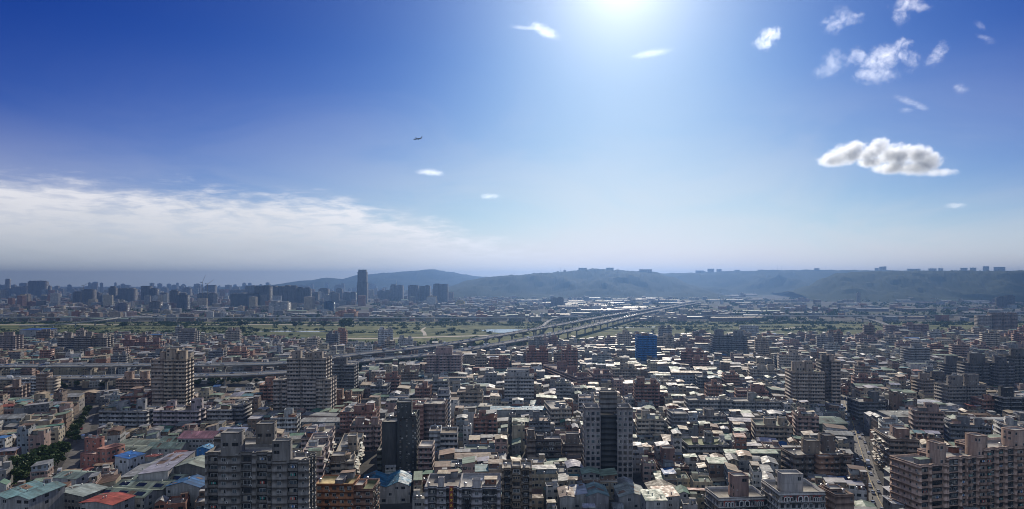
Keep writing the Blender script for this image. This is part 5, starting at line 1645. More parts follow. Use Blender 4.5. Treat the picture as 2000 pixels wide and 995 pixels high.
for k in range(55):
    px = rt.uniform(880, 1960); D = gd(rt.uniform(690, 790))
    TREES.append(((px - 1000) / F * D, D, rt.uniform(.5, .8)))
for x, y, s in TREES:
    claim(x, y, 2.6 * s, 2.6 * s, 0, force=True)


# ------------------------------------------------------------------ low houses
def yaw_field(x, y):
    a = math.atan2(x, y)
    return -.5 * a + .16 * mnoise.noise(Vector((x / 260, y / 260, 2.2))) + .05 * mnoise.noise(Vector((x / 60, y / 60, 7)))


# mid-rise blocks scattered through the middle distance
def nearest_mark(x, y):
    best = None
    for mx, my, ph in LANDMARKS:
        d = math.hypot(mx - x, (my - y) * .8)
        if best is None or d < best[0]: best = (d, mx, my, ph)
    _, mx, my, ph = best
    dx = x / y * F - mx / my * F
    if abs(dx) < 26:
        rel = 'in front of' if y < my else 'behind'
    else:
        side = 'left' if dx < 0 else 'right'
        rel = f'{side} of' if abs(dx) > 60 or abs(y - my) < 25 else (f'before and {side} of' if y < my else f'beyond and {side} of')
    return rel, ph


def hides(px, hw, D, z, slack):
    """would a building of this height cover much of a tower standing behind it?"""
    top = HOR + (CAMZ - z) / D * F
    for a, b, DD in SIGHT:
        if D < DD - 2 and px + hw > a and px - hw < b and top < HOR + CAMZ * F / DD - slack: return True
    return False


SIGHT += [(-20, 560, 745), (560, 860, 850)]            # keep the highway and the two streets in view
for P_ in (ST, ST2):
    for a, b in zip(P_, P_[1:]):
        for t in (.0, .5):
            q = a.lerp(b, t); q_ = 1000 + q.x / q.y * F
            if 360 < q.y: SIGHT.append((q_ - 9, q_ + 9, q.y))


mr = random.Random(58)
MIDC = [('pinkish', (.33, .235, .205)), ('brick', (.26, .14, .11)), ('beige', (.34, .28, .22)), ('cream', (.39, .34, .28)), ('brown', (.20, .145, .115)), ('grey', (.25, .245, .24)), ('white-tiled', (.43, .43, .42)), ('terracotta', (.33, .18, .13)), ('slate', (.17, .175, .19))]
midlab = {}
MIDX = []; BAD = []
for k in range(2500):
    if len(MIDX) >= 125: break
    D = 455 + 900 * mr.random() ** 1.25
    px = mr.uniform(-10, 2010)
    if px < 620 and D > 760 and mr.random() < .75: continue
    if D > edge_D(px) - 40: continue
    x = (px - 1000) / F * D
    w_, d_ = mr.uniform(13, 30), mr.uniform(14, 24)
    if blocked(x, D + d_ / 2, w_ / 2): continue
    yw = yaw_field(x, D)
    z = mr.choices([mr.uniform(17, 22), mr.uniform(22, 29), mr.uniform(29, 40)], [60, 30, 10 if D > 620 else 0])[0]
    if hides(px, w_ / 2 / D * F, D, z + 4, 16): continue
    if not claim(x - math.sin(yw) * d_ / 2, D + math.cos(yw) * d_ / 2, w_ / 2 + .5, d_ / 2 + .5, yw): continue
    cn, c = mr.choice(MIDC); c = jit(c, mr)
    rel, ph = nearest_mark(x, D)
    ns = round(z / 3.2)
    hw = 'six-storey' if ns <= 6 else 'seven-storey' if ns == 7 else 'eight-storey' if ns == 8 else 'tall'
    lab = f"{hw} {cn} block, {rel} {ph}"
    h0 = w_ / 2 / D * F
    a_ = mr.uniform(.1, .5)
    r_ = tower('mid_rise_block', lab, 'apartment block', D, [dict(px0=px - h0, px1=px + h0, z=z, dep=d_, col=c, st=mr.choice([.2, .2, .5]), rim=1.0, tanks=2, sheds=mr.choice([0, 1, 2]),
          deck=mr.choice([(.30, .29, .27, 0), (.40, .39, .37, 0), (.18, .21, .17, 0), (.24, .19, .16, 0)]), core=((a_, a_ + .3, .25, .6, mr.uniform(3, 6)),) + (((.68, .9, .3, .6, mr.uniform(3, 5)),) if w_ > 20 else ()))], yaw=yw, group='mid-rise blocks among the low houses', seed=k, gap=-2)
    MIDX.append(r_); midlab.setdefault(lab, []).append(r_)
ORD = ['leftmost', 'second-from-left', 'third-from-left', 'fourth-from-left', 'fifth-from-left']
for lab, rs in midlab.items():
    if len(rs) > 1:
        rs.sort(key=lambda o: o.location.x / o.location.y)
        for i, o in enumerate(rs):
            o['label'] = (ORD[min(i, 4)] if i < len(rs) - 1 else 'rightmost') + ' ' + lab

HOUSES = []
hr = random.Random(21)
D0 = 292.0
row = 0
while D0 < 1500:
    far = D0 > 620
    dep = hr.uniform(11, 15.5) * (1.25 if far else 1)
    for sgn in (1, -1):
        X, Y = (0.0, D0)
        if sgn < 0: X = -3.0
        run = hr.uniform(35, 100)
        while abs(X) < .80 * Y + 12:
            y0 = yaw_field(X, Y)
            wd = hr.uniform(4.3, 10.5) * (1.3 if far else 1)
            if hr.random() < .14: wd *= 1.7
            elif hr.random() < .07 and D0 > 380: wd = hr.uniform(19, 40)
            cx = X + sgn * wd / 2 * math.cos(y0); cyy = Y + sgn * wd / 2 * math.sin(y0)
            dd = dep * hr.uniform(.82, 1.0)
            ox, oy = -math.sin(y0) * dd / 2, math.cos(y0) * dd / 2
            hx, hy = cx + ox, cyy + oy
            px = 1000 + hx / max(hy, 1) * F
            ok = hy < edge_D(max(-400, min(2400, px))) - 14
            # thin the built-up area near the river on the left
            if ok and px < 1150 and hy > 1000 and hr.random() < .45: ok = False
            if ok and hr.random() < .035: ok = False
            if ok and not blocked(hx, hy, min(wd, dd) * .5) and claim(hx, hy, wd / 2 - .04, dd / 2 - .04, y0, gap=.25):
                HOUSES.append((hx, hy, wd, dd, y0))
            X += sgn * wd * math.cos(y0); Y += sgn * wd * math.sin(y0)
            run -= wd
            if run < 0:
                X += sgn * hr.uniform(4, 8); run = hr.uniform(35, 100)
    row += 1
    D0 += dep + (hr.uniform(4.5, 7.5) if row % 2 == 0 else hr.uniform(.6, 2.0))
# second pass: small huts and infill in the gaps
for k in range(5200):
    Dq = 295 + 1150 * hr.random() ** 1.3
    px = hr.uniform(-30, 2030)
    x = (px - 1000) / F * Dq
    wd, dd = hr.uniform(4.5, 8), hr.uniform(6, 10)
    y0 = yaw_field(x, Dq)
    if Dq < edge_D(px) - 12 and not blocked(x, Dq, 4) and claim(x, Dq, wd / 2, dd / 2, y0, gap=.1):
        HOUSES.append((x, Dq, wd, dd, y0))
HOUSES.sort(key=lambda h: h[1])

STOREY = {2: 'two', 3: 'three', 4: 'four', 5: 'five', 6: 'six'}


def px_of(x, y): return 1000 + x / y * F


def plan_house(h, r):
    x, y, wd, dd, yw = h
    small = wd < 6 and dd < 9
    fl = r.choice([1, 2, 2, 3]) if small else r.choices([2, 3, 4, 5, 6], [20, 34, 30, 13, 3])[0]
    if y > 1050 and x < 200: fl = r.choice([1, 2, 2, 3])
    hp = px_of(x, y - dd / 2)
    while fl > 1 and hides(hp, wd / 2 / y * F * .6, y, fl * 3.3 + 2, 20): fl -= 1
    wc = pick(WALLW, r)
    top = r.choices(['sheet', 'storey', 'flat', 'partial'], [24, 22, 25, 29])[0]
    if small: top = 'sheet'
    if y < 345: fl = min(fl, 2)
    if px_of(x, y) < 560 and 620 < y < 800: fl = min(fl, 2)
    if px_of(x, y) < 420 and y < 420: fl = min(fl, 3)
    kind = r.choices(['gable', 'shed', 'shedr', 'arch', 'flat'], [36, 24, 16, 5, 19])[0]
    return dict(fl=fl, wn=wc, wc=jit(WALLC[wc], r), st=r.choice([.2, .2, .5, .5, .8]), top=top, kind=kind, rn=pick(ROOFW, r), axis=r.choice('xy') if kind != 'gable' else ('y' if wd < dd else 'x'),
                rise=r.uniform(.7, 1.9), worn=r.random() ** 2 * .8, fh=r.uniform(3.0, 3.4), dk=r.choice([(.30, .29, .27), (.42, .41, .39), (.17, .21, .17), (.22, .17, .14), (.36, .33, .28)]))


def build_house(get, fr, h, p, r, det=True):
    """the same house either as parts (get returns a fresh collector per part name) or poured into one collector"""
    x, y, wd, dd, yw = h
    H = p['fl'] * p['fh'] + .4
    w2 = wd / 2; d2 = dd / 2
    col = (*p['wc'], p['st'])
    rc = (*jit(ROOFC[p['rn']], r), p['worn'])
    parapet = p['top'] in ('flat', 'partial')
    mb = get('wall')
    ring_box(mb, fr, -w2, w2, -d2, d2, 0, H + (.9 if parapet else 0), col, WALL, (*p['dk'], 0), FLAT, rim=.9 if parapet else 0)
    if p['top'] == 'sheet':
        mb = get('roof')
        sheet_roof(mb, fr, -w2 - .15, w2 + .15, -d2 - .3, d2 + .3, H + .2, rc, p['kind'], p['rise'], p['axis'])
        mb = get('gable')
        gable_walls(mb, fr, -w2 + .05, w2 - .05, -d2 + .05, d2 - .05, H + .02, (*p['wc'], 0), p['rise'] + .1, p['axis'], p['kind'])
    elif p['top'] == 'storey':
        # a sheet-metal storey set back on the roof
        hh = r.uniform(2.3, 2.9); f = r.uniform(.4, 2.0)
        mb = get('rooftop_shed')
        sc = jit(WALLC[pick(WALLW, r)], r)
        ring_box(mb, fr, -w2 + .15, w2 - .15, -d2 + f, d2 - .15, H + .01, H + hh, (*sc, .2), WALL, topmat=PLAIN)
        mb = get('roof', 'rooftop_shed')
        sheet_roof(mb, fr, -w2 - .1, w2 + .1, -d2 + f - .9, d2 + .1, H + hh + .18, rc, p['kind'], p['rise'] * .8, p['axis'])
        mb = get('gable')
        gable_walls(mb, fr, -w2 + .2, w2 - .2, -d2 + f + .05, d2 - .2, H + hh + .01, (*sc, 0), p['rise'] * .8 + .1, p['axis'], p['kind'])
    elif p['top'] == 'partial':
        a = r.uniform(.35, .65); hh = r.uniform(2.2, 2.7)
        mb = get('rooftop_shed')
        sc = jit(WALLC[pick(WALLW, r)], r)
        ring_box(mb, fr, -w2 + .35, w2 - .35, -d2 + dd * a, d2 - .35, H + .01, H + hh, (*sc, .8), WALL, topmat=PLAIN)
        mb = get('roof', 'rooftop_shed')
        sheet_roof(mb, fr, -w2 + .1, w2 - .1, -d2 + dd * a - 1.2, d2 - .1, H + hh + .18, rc, 'shed' if p['kind'] == 'gable' else p['kind'], .6, p['axis'])
    if p['top'] in ('flat', 'partial') and wd > 5.5:
        s = min(3.4, wd * .45)
        sx = r.choice([-1, 1])
        x0 = -w2 + .4 if sx < 0 else w2 - .4 - s
        y0 = -d2 + .5 if p['top'] == 'partial' else d2 - 4.2
        mb = get('stair_house')
        ring_box(mb, fr, x0, x0 + s, y0, y0 + min(3.4, dd * .3), H + .01, H + r.uniform(2.5, 3.6), (p['wc'][0] * .95, p['wc'][1] * .95, p['wc'][2] * .95, .8), WALL, (*p['dk'], 0), FLAT)
    return H


class Sink:
    def __init__(s): s.mb = MB()
    def __call__(s, name, under=None): return s.mb


near_h, rest_h = [], []
for h in HOUSES:
    px = 1000 + h[0] / h[1] * F
    pyr = HOR + (CAMZ - 17) / (h[1] + 5) * F
    seen = -10 < px < 2010 and pyr < 1000
    if seen and len(near_h) < 296: near_h.append(h)
    elif seen or h[1] > 300: rest_h.append(h)


KINDW = {'gable': 'gabled', 'shed': 'lean-to', 'shedr': 'lean-to', 'arch': 'arched', 'flat': 'low-pitched'}
labels = {}
for k, h in enumerate(near_h):
    r = random.Random(1000 + k)
    p = plan_house(h, r)
    x, y, wd, dd, yw = h
    rel, ph = nearest_mark(x, y)
    fl = STOREY.get(p['fl'], 'single')
    topw = {'sheet': f"{p['rn']} {KINDW[p['kind']]} sheet roof", 'storey': f"{p['rn']} {KINDW[p['kind']]} roof storey", 'flat': 'flat roof with stair house', 'partial': f"{p['rn']} rooftop shed"}[p['top']]
    if p['top'] == 'flat' and wd <= 5.5: topw = 'bare flat roof'
    lab = f"{fl}-storey {p['wn']} house, {topw}, {rel} {ph}"
    if len(lab.replace('-', '').split()) > 13: lab = lab.replace(' sheet roof', ' roof').replace(' with stair house', '')
    if len(lab.split()) > 15: lab = lab.replace('before and ', '').replace('beyond and ', '')
    labels.setdefault(lab, []).append(k)
    p['lab'] = lab
    root = thing('terraced_house', lab, 'house', (x, y, 0), yw, 'low houses packed between the towers')
    parts = {}
    def get(name, under=None):
        mb = MB(); parts[name] = (mb, under); return mb
    H = build_house(get, ID, h, p, r)
    made = {}
    for name, (mb, under) in parts.items():
        if mb.f:
            made[name] = mb.build(name, MATS, made.get(under, root))
    # windows on the sides seen from the river of roofs: front and the side towards the middle
    budget = 12 if y < 400 else 6
    sides = [(-wd / 2, wd / 2, 0)]
    nb = max(1, int(wd / 3.2))
    cnt = 0
    for f in range(p['fl'] - 1, -1, -1):
        z = f * p['fh'] + .2
        if cnt >= budget: break
        py = HOR + (CAMZ - z - 2) / (y - dd / 2) * F
        if py > 1005: continue
        for j in range(nb):
            if r.random() < .85:
                link('window', a_window(), root, (-wd / 2 + wd * (j + .5) / nb, -dd / 2, z + .95), 0, (min(2.3, wd / nb * .55) * r.uniform(.8, 1.1), 1, r.uniform(1.2, 1.6))); cnt += 1
    if y < 430:
        sx = 1 if x < 0 else -1
        for f in range(max(0, p['fl'] - 2), p['fl']):
            for j in range(2):
                if r.random() < .7:
                    link('window', a_window(), root, (sx * wd / 2, -dd / 2 + dd * (j + .5) / 2, f * p['fh'] + 1.15), sx * math.pi / 2, (r.uniform(1.0, 1.7), 1, 1.3))
    if p['top'] in ('flat', 'partial'):
        for _ in range(r.choice([1, 1, 2])):
            link('water_tank', ME_TANK, root, (r.uniform(-wd / 2 + 1.0, wd / 2 - 1.0), r.uniform(-dd / 2 + 1.1, -dd / 2 + 2.4), H + .02), r.random())
    if r.random() < .55 and p['fl'] > 1:
        am = r.choice(ME_AWN)
        for j in range(r.choice([1, 2])):
            sx = -1 if x > 0 else 1
            link('awning', am, root, (sx * wd / 2, r.uniform(-dd / 2 + 1.5, dd / 2 - 1.5), p['fh'] * r.randint(1, p['fl'] - 1) + 2.7), sx * math.pi / 2, (r.uniform(1.8, 4), 1, 1))
    p['obj'] = root
    near_h[k] = (h, p)
# labels that several houses share: tell them apart by size, then by their order across the picture
ORD = ['leftmost', 'second-from-left', 'third-from-left', 'fourth-from-left', 'fifth-from-left']
for lab, ks in labels.items():
    if len(ks) < 2: continue
    ks.sort(key=lambda k: near_h[k][0][0] / near_h[k][0][1])
    for i, k in enumerate(ks):
        o = near_h[k][1]['obj']
        if len(ks) == 2:
            a, b = (near_h[q][0] for q in ks)
            big = (a[2] > b[2]) == (i == 0)
            if max(a[2], b[2]) > 1.25 * min(a[2], b[2]):
                o['label'] = ('wider ' if big else 'narrower ') + lab
            elif abs(a[1] - b[1]) > 12:
                o['label'] = ('farther ' if (a[1] > b[1]) == (i == 0) else 'nearer ') + lab
            else:
                o['label'] = ['leftmost ', 'rightmost '][i] + lab
        else:
            o['label'] = (ORD[i] if i < len(ks) - 1 else 'rightmost') + ' ' + lab

sink = Sink()
for k, h in enumerate(rest_h):
    r = random.Random(9000 + k)
    p = plan_house(h, r)
    build_house(sink, Fr(h[0], h[1], h[4]), h, p, r, det=False)
    if h[1] < 800 and r.random() < .5 and p['top'] in ('flat', 'partial'):
        fr = Fr(h[0], h[1], h[4])
        prism(sink.mb, fr, r.uniform(-h[2] / 3, h[2] / 3), -h[3] / 2 + 1.6, .7, p['fl'] * p['fh'] + .5, p['fl'] * p['fh'] + 2.6, 7, (.6, .6, .6, 0), METAL, cap=.3)
o = sink.mb.build('low_rise_houses', MATS)
tag(o, 'dense mass of small low houses with sheet roofs filling the city up to the river', 'houses', kind='stuff')
print('houses', len(HOUSES), 'near', len(near_h), 'rest', len(rest_h), 'near max D', near_h[-1][0][1])

# ------------------------------------------------------------------ the far bank: towers one by one, the rest as one mass
FT = [  # px0, px1, py, D, colour, style, label
    (697, 716, 527, 3400, (.11, .115, .13), .5, 'lone dark skyscraper, tallest tower on the skyline'),
    (54, 86, 549, 4700, (.16, .16, .17), .2, 'wide cluster of joined towers near the left edge of the skyline'),
    (86, 96, 557, 4750, (.18, .18, .19), .2, 'lower slab joined to the wide tower cluster near the left edge'),
    (10, 17, 545, 5600, (.30, .28, .27), .2, 'slim pale tower with a pointed top, farthest left on the skyline'),
    (21, 50, 560, 5200, (.22, .21, .21), .2, 'low pale blocks between the pointed tower and the wide cluster'),
    (142, 156, 570, 3300, (.12, .125, .14), .2, 'dark tower standing apart left of the flat topped tower'),
    (159, 179, 565, 3300, (.12, .12, .13), .2, 'flat topped dark tower, second of the middle left group'),
    (180, 193, 571, 3400, (.15, .15, .16), .2, 'low tower right of the flat topped dark tower'),
    (212, 224, 560, 3500, (.13, .13, .14), .2, 'narrow dark tower starting the long uneven row'),
    (225, 259, 563, 3600, (.14, .14, .15), .2, 'broad uneven row of joined towers behind the pale bridge'),
    (275, 291, 558, 3500, (.10, .105, .12), .2, 'dark tower with a domed roof house right of the uneven row'),
    (291, 305, 563, 3520, (.13, .13, .14), .2, 'shorter tower attached to the domed dark tower'),
    (312, 324, 571, 3400, (.17, .165, .165), .2, 'small grey block between the domed tower and the blue slab'),
    (331, 346, 566, 3000, (.11, .115, .13), .2, 'dark tower behind the blue glass slab'),
    (345, 364, 574, 2600, (.10, .13, .17), .5, 'blue glass slab near the river, right of the dark tower'),
    (385, 417, 572, 3200, (.13, .13, .14), .2, 'half built block under two tower cranes'),
    (400, 418, 557, 4700, (.16, .16, .17), .2, 'hazy tower behind the block with cranes'),
    (356, 370, 562, 4700, (.2, .2, .21), .2, 'hazy low tower left of the tower cranes'),
    (450, 497, 573, 2900, (.11, .13, .155), .5, 'wide blue green glass office block with a flat roof'),
    (478, 497, 558, 3900, (.15, .155, .17), .2, 'tower rising behind the wide glass office block'),
    (497, 525, 558, 2950, (.09, .10, .12), .2, 'dark round shouldered tower right of the wide glass office'),
    (527, 552, 559, 3150, (.10, .105, .12), .2, 'first of four joined dark towers with ragged roofs'),
    (553, 577, 558, 3150, (.105, .11, .125), .2, 'second of four joined dark towers with ragged roofs'),
    (578, 592, 561, 3180, (.11, .115, .13), .2, 'third of four joined dark towers with ragged roofs'),
    (593, 606, 562, 3200, (.115, .12, .135), .2, 'last and lowest of four joined dark towers with ragged roofs'),
    (609, 621, 570, 3300, (.16, .16, .17), .2, 'grey slab just right of the four joined towers'),
    (622, 640, 563, 3600, (.14, .145, .16), .2, 'paired tower halfway between the joined towers and the skyscraper'),
    (643, 655, 571, 3500, (.16, .16, .17), .2, 'low grey tower behind the blue roofed block'),
    (656, 668, 563, 3900, (.15, .15, .165), .2, 'tower with two roof houses left of the skyscraper'),
    (669, 694, 570, 3600, (.15, .15, .165), .2, 'long low block at the foot of the skyscraper'),
    (737, 762, 567, 3800, (.14, .145, .16), .2, 'low stepped block right of the skyscraper'),
    (762, 786, 556, 3900, (.13, .135, .15), .2, 'stepped tower with a spire right of the skyscraper'),
    (797, 816, 556, 3500, (.125, .13, .145), .2, 'rounded dark tower, first of the three right of the spire'),
    (819, 839, 558, 3550, (.125, .13, .145), .2, 'stepped dark tower, middle of the three right of the spire'),
    (846, 874, 554, 3500, (.11, .115, .13), .2, 'broad flat dark tower, last of the three right of the spire'),
    (525, 560, 588, 2500, (.46, .46, .45), .5, 'white office building with a stepped roof by the far bank'),
    (632, 651, 588, 2450, (.05, .12, .22), .5, 'blue clad block by the far bank'),
    (655, 693, 607, 2150, (.38, .17, .07), .8, 'long orange building by the far bank expressway'),
    (890, 907, 588, 2900, (.48, .40, .16), .8, 'yellow clad building below the foot of the hill'),
    (1077, 1101, 581, 2900, (.13, .135, .15), .2, 'lone grey block on the plain below the centre hill'),
    (1953, 1968, 579, 2700, (.09, .095, .105), .2, 'dark tower at the foot of the hills near the right edge'),
    (1969, 1983, 577, 2720, (.085, .09, .10), .2, 'darker tower beside it at the foot of the hills near the right edge'),
    (448, 478, 566, 4300, (.19, .19, .2), .2, 'hazy block behind the wide glass office on the skyline'),
    (1676, 1681, 571, 3300, (.30, .30, .30), .2, 'slim pale tower at the foot of the right hills'),
    (290, 310, 588, 2500, (.24, .23, .23), .5, 'grey office block on the far bank below the domed tower'),
    (225, 245, 592, 2500, (.20, .19, .24), .5, 'violet grey office block on the far bank behind the pale bridge'),
    (315, 328, 594, 2450, (.33, .36, .40), .5, 'pale blue office block on the far bank beside the blue slab'),
]
for k, (a, b, py, D, c, st, lab) in enumerate(FT):
    r = random.Random(400 + k)
    z = CAMZ - (py - HOR) / F * D
    X0 = ((a + b) / 2 - 1000) / F * D
    w = (b - a) / F * D
    nm = 'distant_tower' if z > 40 else 'distant_building'
    root = thing(nm, lab, 'tower' if z > 40 else 'building', (X0, D, 0), 0, None)
    dep = min(50, max(20, w * .8))
    steps = 3 if k == 0 else 1
    if k == 0:
        ms = [(-w / 2, w / 2, 0, dep, z * .62), (-w / 2 + 2.5, w / 2 - 2.5, 2, dep - 2, z * .93), (-w / 2 + 6, w / 2 - 6, 5, dep - 5, z)]
    else:
        ms = [(-w / 2, w / 2, 0, dep, z - r.uniform(3, 7))]
        n = max(1, int(w / 26))
        for q in range(n):
            cx = -w / 2 + w * (q + .5) / n
            ww = w / n * r.uniform(.25, .36)
            ms.append((cx - ww, cx + ww, 4, dep - 6, z + r.uniform(-2, 2)))
    z0 = 0
    for q, (x0, x1, y0, y1, zt_) in enumerate(ms):
        mb = MB()
        P = notched(x0, x1, y0, y1, ((.3, .36, 2.5), (.64, .7, 2.5)) if w > 30 and q == 0 else ())
        zb_ = 0 if q == 0 else (ms[q - 1][4] - 1.2 if k == 0 else ms[0][4] - 1.19)
        banded_wall(mb, ID, P, zb_, zt_, 3.6, (*c, st), .3, 1.2, deck=(.3, .3, .3, 0))
        mb.build('wall' if q == 0 else ('upper_wall' if k == 0 else 'lift_tower'), MATS, root)

# spire
o = [o for o in COL.objects if o.get('label', '').startswith('stepped tower with a spire')][0]
mb = MB(); tube(mb, (0, 12, CAMZ - (556 - HOR) / F * 3900 - 1), (0, 12, CAMZ - (547 - HOR) / F * 3900), 1.2, .4, 5, FRAME); mb.build('spire', MATS, o)


def crane(px, py, D, lab, ang):
    zt_ = CAMZ - (py - HOR) / F * D
    root = thing('tower_crane', lab, 'crane', ((px - 1000) / F * D, D, 0))
    mb = MB(); tube(mb, (0, 0, 0), (0, 0, zt_ - 6), 1.3, 1.3, 4, PLAIN, (.25, .2, .1, 0)); mb.build('mast', MATS, root)
    mb = MB(); tube(mb, (0, 0, zt_ - 8), (38 * math.cos(ang), 0, zt_ - 8 + 38 * math.sin(ang)), 1.0, .6, 4, PLAIN, (.3, .24, .12, 0)); mb.build('jib', MATS, root)
    mb = MB(); tube(mb, (0, 0, zt_ - 8), (-11, 0, zt_ - 6), 1.2, 1.6, 4, PLAIN, (.2, .2, .2, 0)); mb.build('counter_jib', MATS, root)


crane(395, 549, 3190, 'tower crane with a steeply raised jib over the half built block', 1.15)
crane(405, 552, 3190, 'tower crane with a slanting jib beside the hazy tower', .6)
crane(163, 556, 4100, 'tower crane on the hazy skyline behind the flat topped tower', .5)

# buildings along the crest of the hills
HT = [(1128, 1148, 521.5, 5600), (1150, 1164, 524, 5600), (1166, 1180, 525, 5600), (1182, 1200, 521, 5600), (1246, 1276, 525.5, 5600), (1100, 1106, 528, 5600),
      (1381, 1396, 524, 7000), (1399, 1410, 525, 7000), (1357, 1376, 529, 7000), (1434, 1446, 527, 7000), (1590, 1601, 522.5, 7000), (1480, 1492, 526.5, 7000),
      (1718, 1724, 518, 7000), (1725, 1731, 517.5, 7000), (1709, 1716, 522, 7000), (1920, 1932, 517, 7000), (1940, 1965, 519, 7000), (1895, 1907, 521, 7000), (1876, 1890, 521.5, 7000), (1833, 1842, 522.5, 7000), (1813, 1830, 523, 7000), (1770, 1800, 524, 7000)]
HL = ['broad block crowning the highest part of the centre hill', 'low block beside the broad one on the centre hill crest', 'long low block on the middle of the centre hill crest', 'stepped block on the right of the centre hill crest', 'long flat block on the falling right crest of the centre hill', 'tiny block on the rising left crest of the centre hill',
      'taller of two adjoining blocks on the ridge behind the highway', 'shorter of two adjoining blocks on the ridge behind the highway', 'low block on the ridge left of the two adjoining blocks', 'flat block on the ridge right of the two adjoining blocks', 'lone block on the long right ridge', 'very low block midway along the right ridge',
      'left one of the twin towers on the right ridge', 'right one of the twin towers on the right ridge', 'small block left of the twin ridge towers', 'square tower near the right end of the ridge', 'broad towers at the right end of the ridge', 'block left of the square ridge tower', 'second block left of the square ridge tower', 'small block midway between the twin towers and the square ridge tower', 'low row beside the small midway ridge block', 'long low row just right of the twin ridge towers']
for k, ((a, b, py, D), lab) in enumerate(zip(HT, HL)):
    z = CAMZ - (py - HOR) / F * D
    w = (b - a) / F * D * .8
    z -= .3 * (z - (CAMZ - (528.5 - HOR) / F * D))
    root = thing('hilltop_building', lab, 'building', (((a + b) / 2 - 1000) / F * D, D - 8, 0), 0, None)
    mb = MB()
    P = notched(-w / 2, w / 2, 0, 22, ((.3, .4, 4), (.6, .7, 4)) if w > 60 else ((.42, .58, 3),))
    banded_wall(mb, Fr(), P, 150, z, 4, (.24, .23, .22, .2), .2, 1.2)
    mb.build('wall', MATS, root)
for k, (px, py, D) in enumerate([(1004, 527, 5600), (1095, 522, 5600), (1102, 525, 5600), (1519, 519, 7000), (1527, 519, 7000), (1613, 519, 7000), (1838, 516, 7000), (1990, 519, 7000)]):
    root = thing('hilltop_mast', ['thin mast on the left slope of the centre hill', 'taller of the two masts left of the centre hill crest', 'shorter of the two masts left of the centre hill crest', 'first of two masts on the right ridge', 'second of two masts on the right ridge', 'mast right of the lone ridge block', 'mast above the midway ridge block', 'mast at the far right end of the ridge'][k], 'mast', ((px - 1000) / F * D, D, 0))
    z = CAMZ - (py - HOR) / F * D
    mb = MB(); tube(mb, (0, 0, 165), (0, 0, z), 1.6, .8, 5, FRAME); mb.build('mast', MATS, root)

# the mass of small buildings over the river
fr_ = random.Random(77)
sink = Sink()
for k in range(6500):
    u_ = fr_.random()
    D = 1930 + 3900 * u_ ** 1.35
    px = fr_.uniform(-60, 2060)
    x = (px - 1000) / F * D
    # fewer on the right plain, none where the hills stand
    if px > 1480 and D > 3900: continue
    if 860 < px < 1400 and D > 4300: continue
    dens = 1.0 if px < 1000 else (.65 if px < 1300 else .32)
    cl_ = mnoise.noise(Vector((x / 420, D / 420, 1.0)))
    if fr_.random() > dens * (0.62 + cl_): continue
    if blocked(x, D, 12): continue
    long_ = fr_.random() < (.10 if px < 1000 else .30)
    wd = fr_.uniform(60, 150) if long_ else fr_.uniform(12, 34)
    dd = fr_.uniform(20, 45) if long_ else fr_.uniform(12, 26)
    h = fr_.uniform(7, 11) if long_ else fr_.choice([8, 10, 12, 14, 14, 18, 22])
    if not long_ and px < 900 and D > 2700 and fr_.random() < .16: h = fr_.uniform(30, 62); wd = fr_.uniform(18, 40)
    yw = fr_.uniform(-.3, .3)
    f3 = Fr(x, D, yw)
    wc = jit(WALLC[pick(WALLW, fr_)], fr_)
    rc = jit(ROOFC['white' if fr_.random() < .35 else pick(ROOFW, fr_)], fr_)
    if not claim(x, D, wd / 2, dd / 2, yw, gap=.3): continue
    ring_box(sink.mb, f3, -wd / 2, wd / 2, -dd / 2, dd / 2, 0, h, (*wc, fr_.choice([.2, .5, .8])), WALL, (*rc, 0), PLAIN if h > 25 else SHEET)
    if not long_ and fr_.random() < .5:
        s = fr_.uniform(3, 6)
        ring_box(sink.mb, f3, -s, s * .4, -s * .5, s * .5, h + .02, h + 3, (*wc, 0), PLAIN, topmat=PLAIN)
    elif long_ and fr_.random() < .6:
        sheet_roof(sink.mb, f3, -wd / 2 - .5, wd / 2 + .5, -dd / 2 - .5, dd / 2 + .5, h + .3, (*rc, .1), 'gable', 2.0, 'x')
o = sink.mb.build('far_bank_buildings', MATS)
tag(o, 'hazy mass of small buildings and workshop roofs across the river', 'buildings', kind='stuff')
# hazy towers far behind on the left skyline, too faint and many to part
sink = Sink()
for k in range(210):
    D = fr_.uniform(5600, 9500); px = fr_.uniform(-40, 760)
    x = (px - 1000) / F * D
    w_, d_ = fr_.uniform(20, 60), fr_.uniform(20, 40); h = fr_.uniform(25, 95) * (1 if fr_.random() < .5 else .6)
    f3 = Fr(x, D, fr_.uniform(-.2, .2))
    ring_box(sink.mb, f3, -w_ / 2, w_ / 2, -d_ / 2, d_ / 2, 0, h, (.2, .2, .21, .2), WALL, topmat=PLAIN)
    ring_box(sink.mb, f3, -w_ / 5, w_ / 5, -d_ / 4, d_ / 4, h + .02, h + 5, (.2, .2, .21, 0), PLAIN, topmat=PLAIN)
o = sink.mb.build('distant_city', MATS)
tag(o, 'faint far city fading into the haze along the left horizon', 'city', kind='stuff')

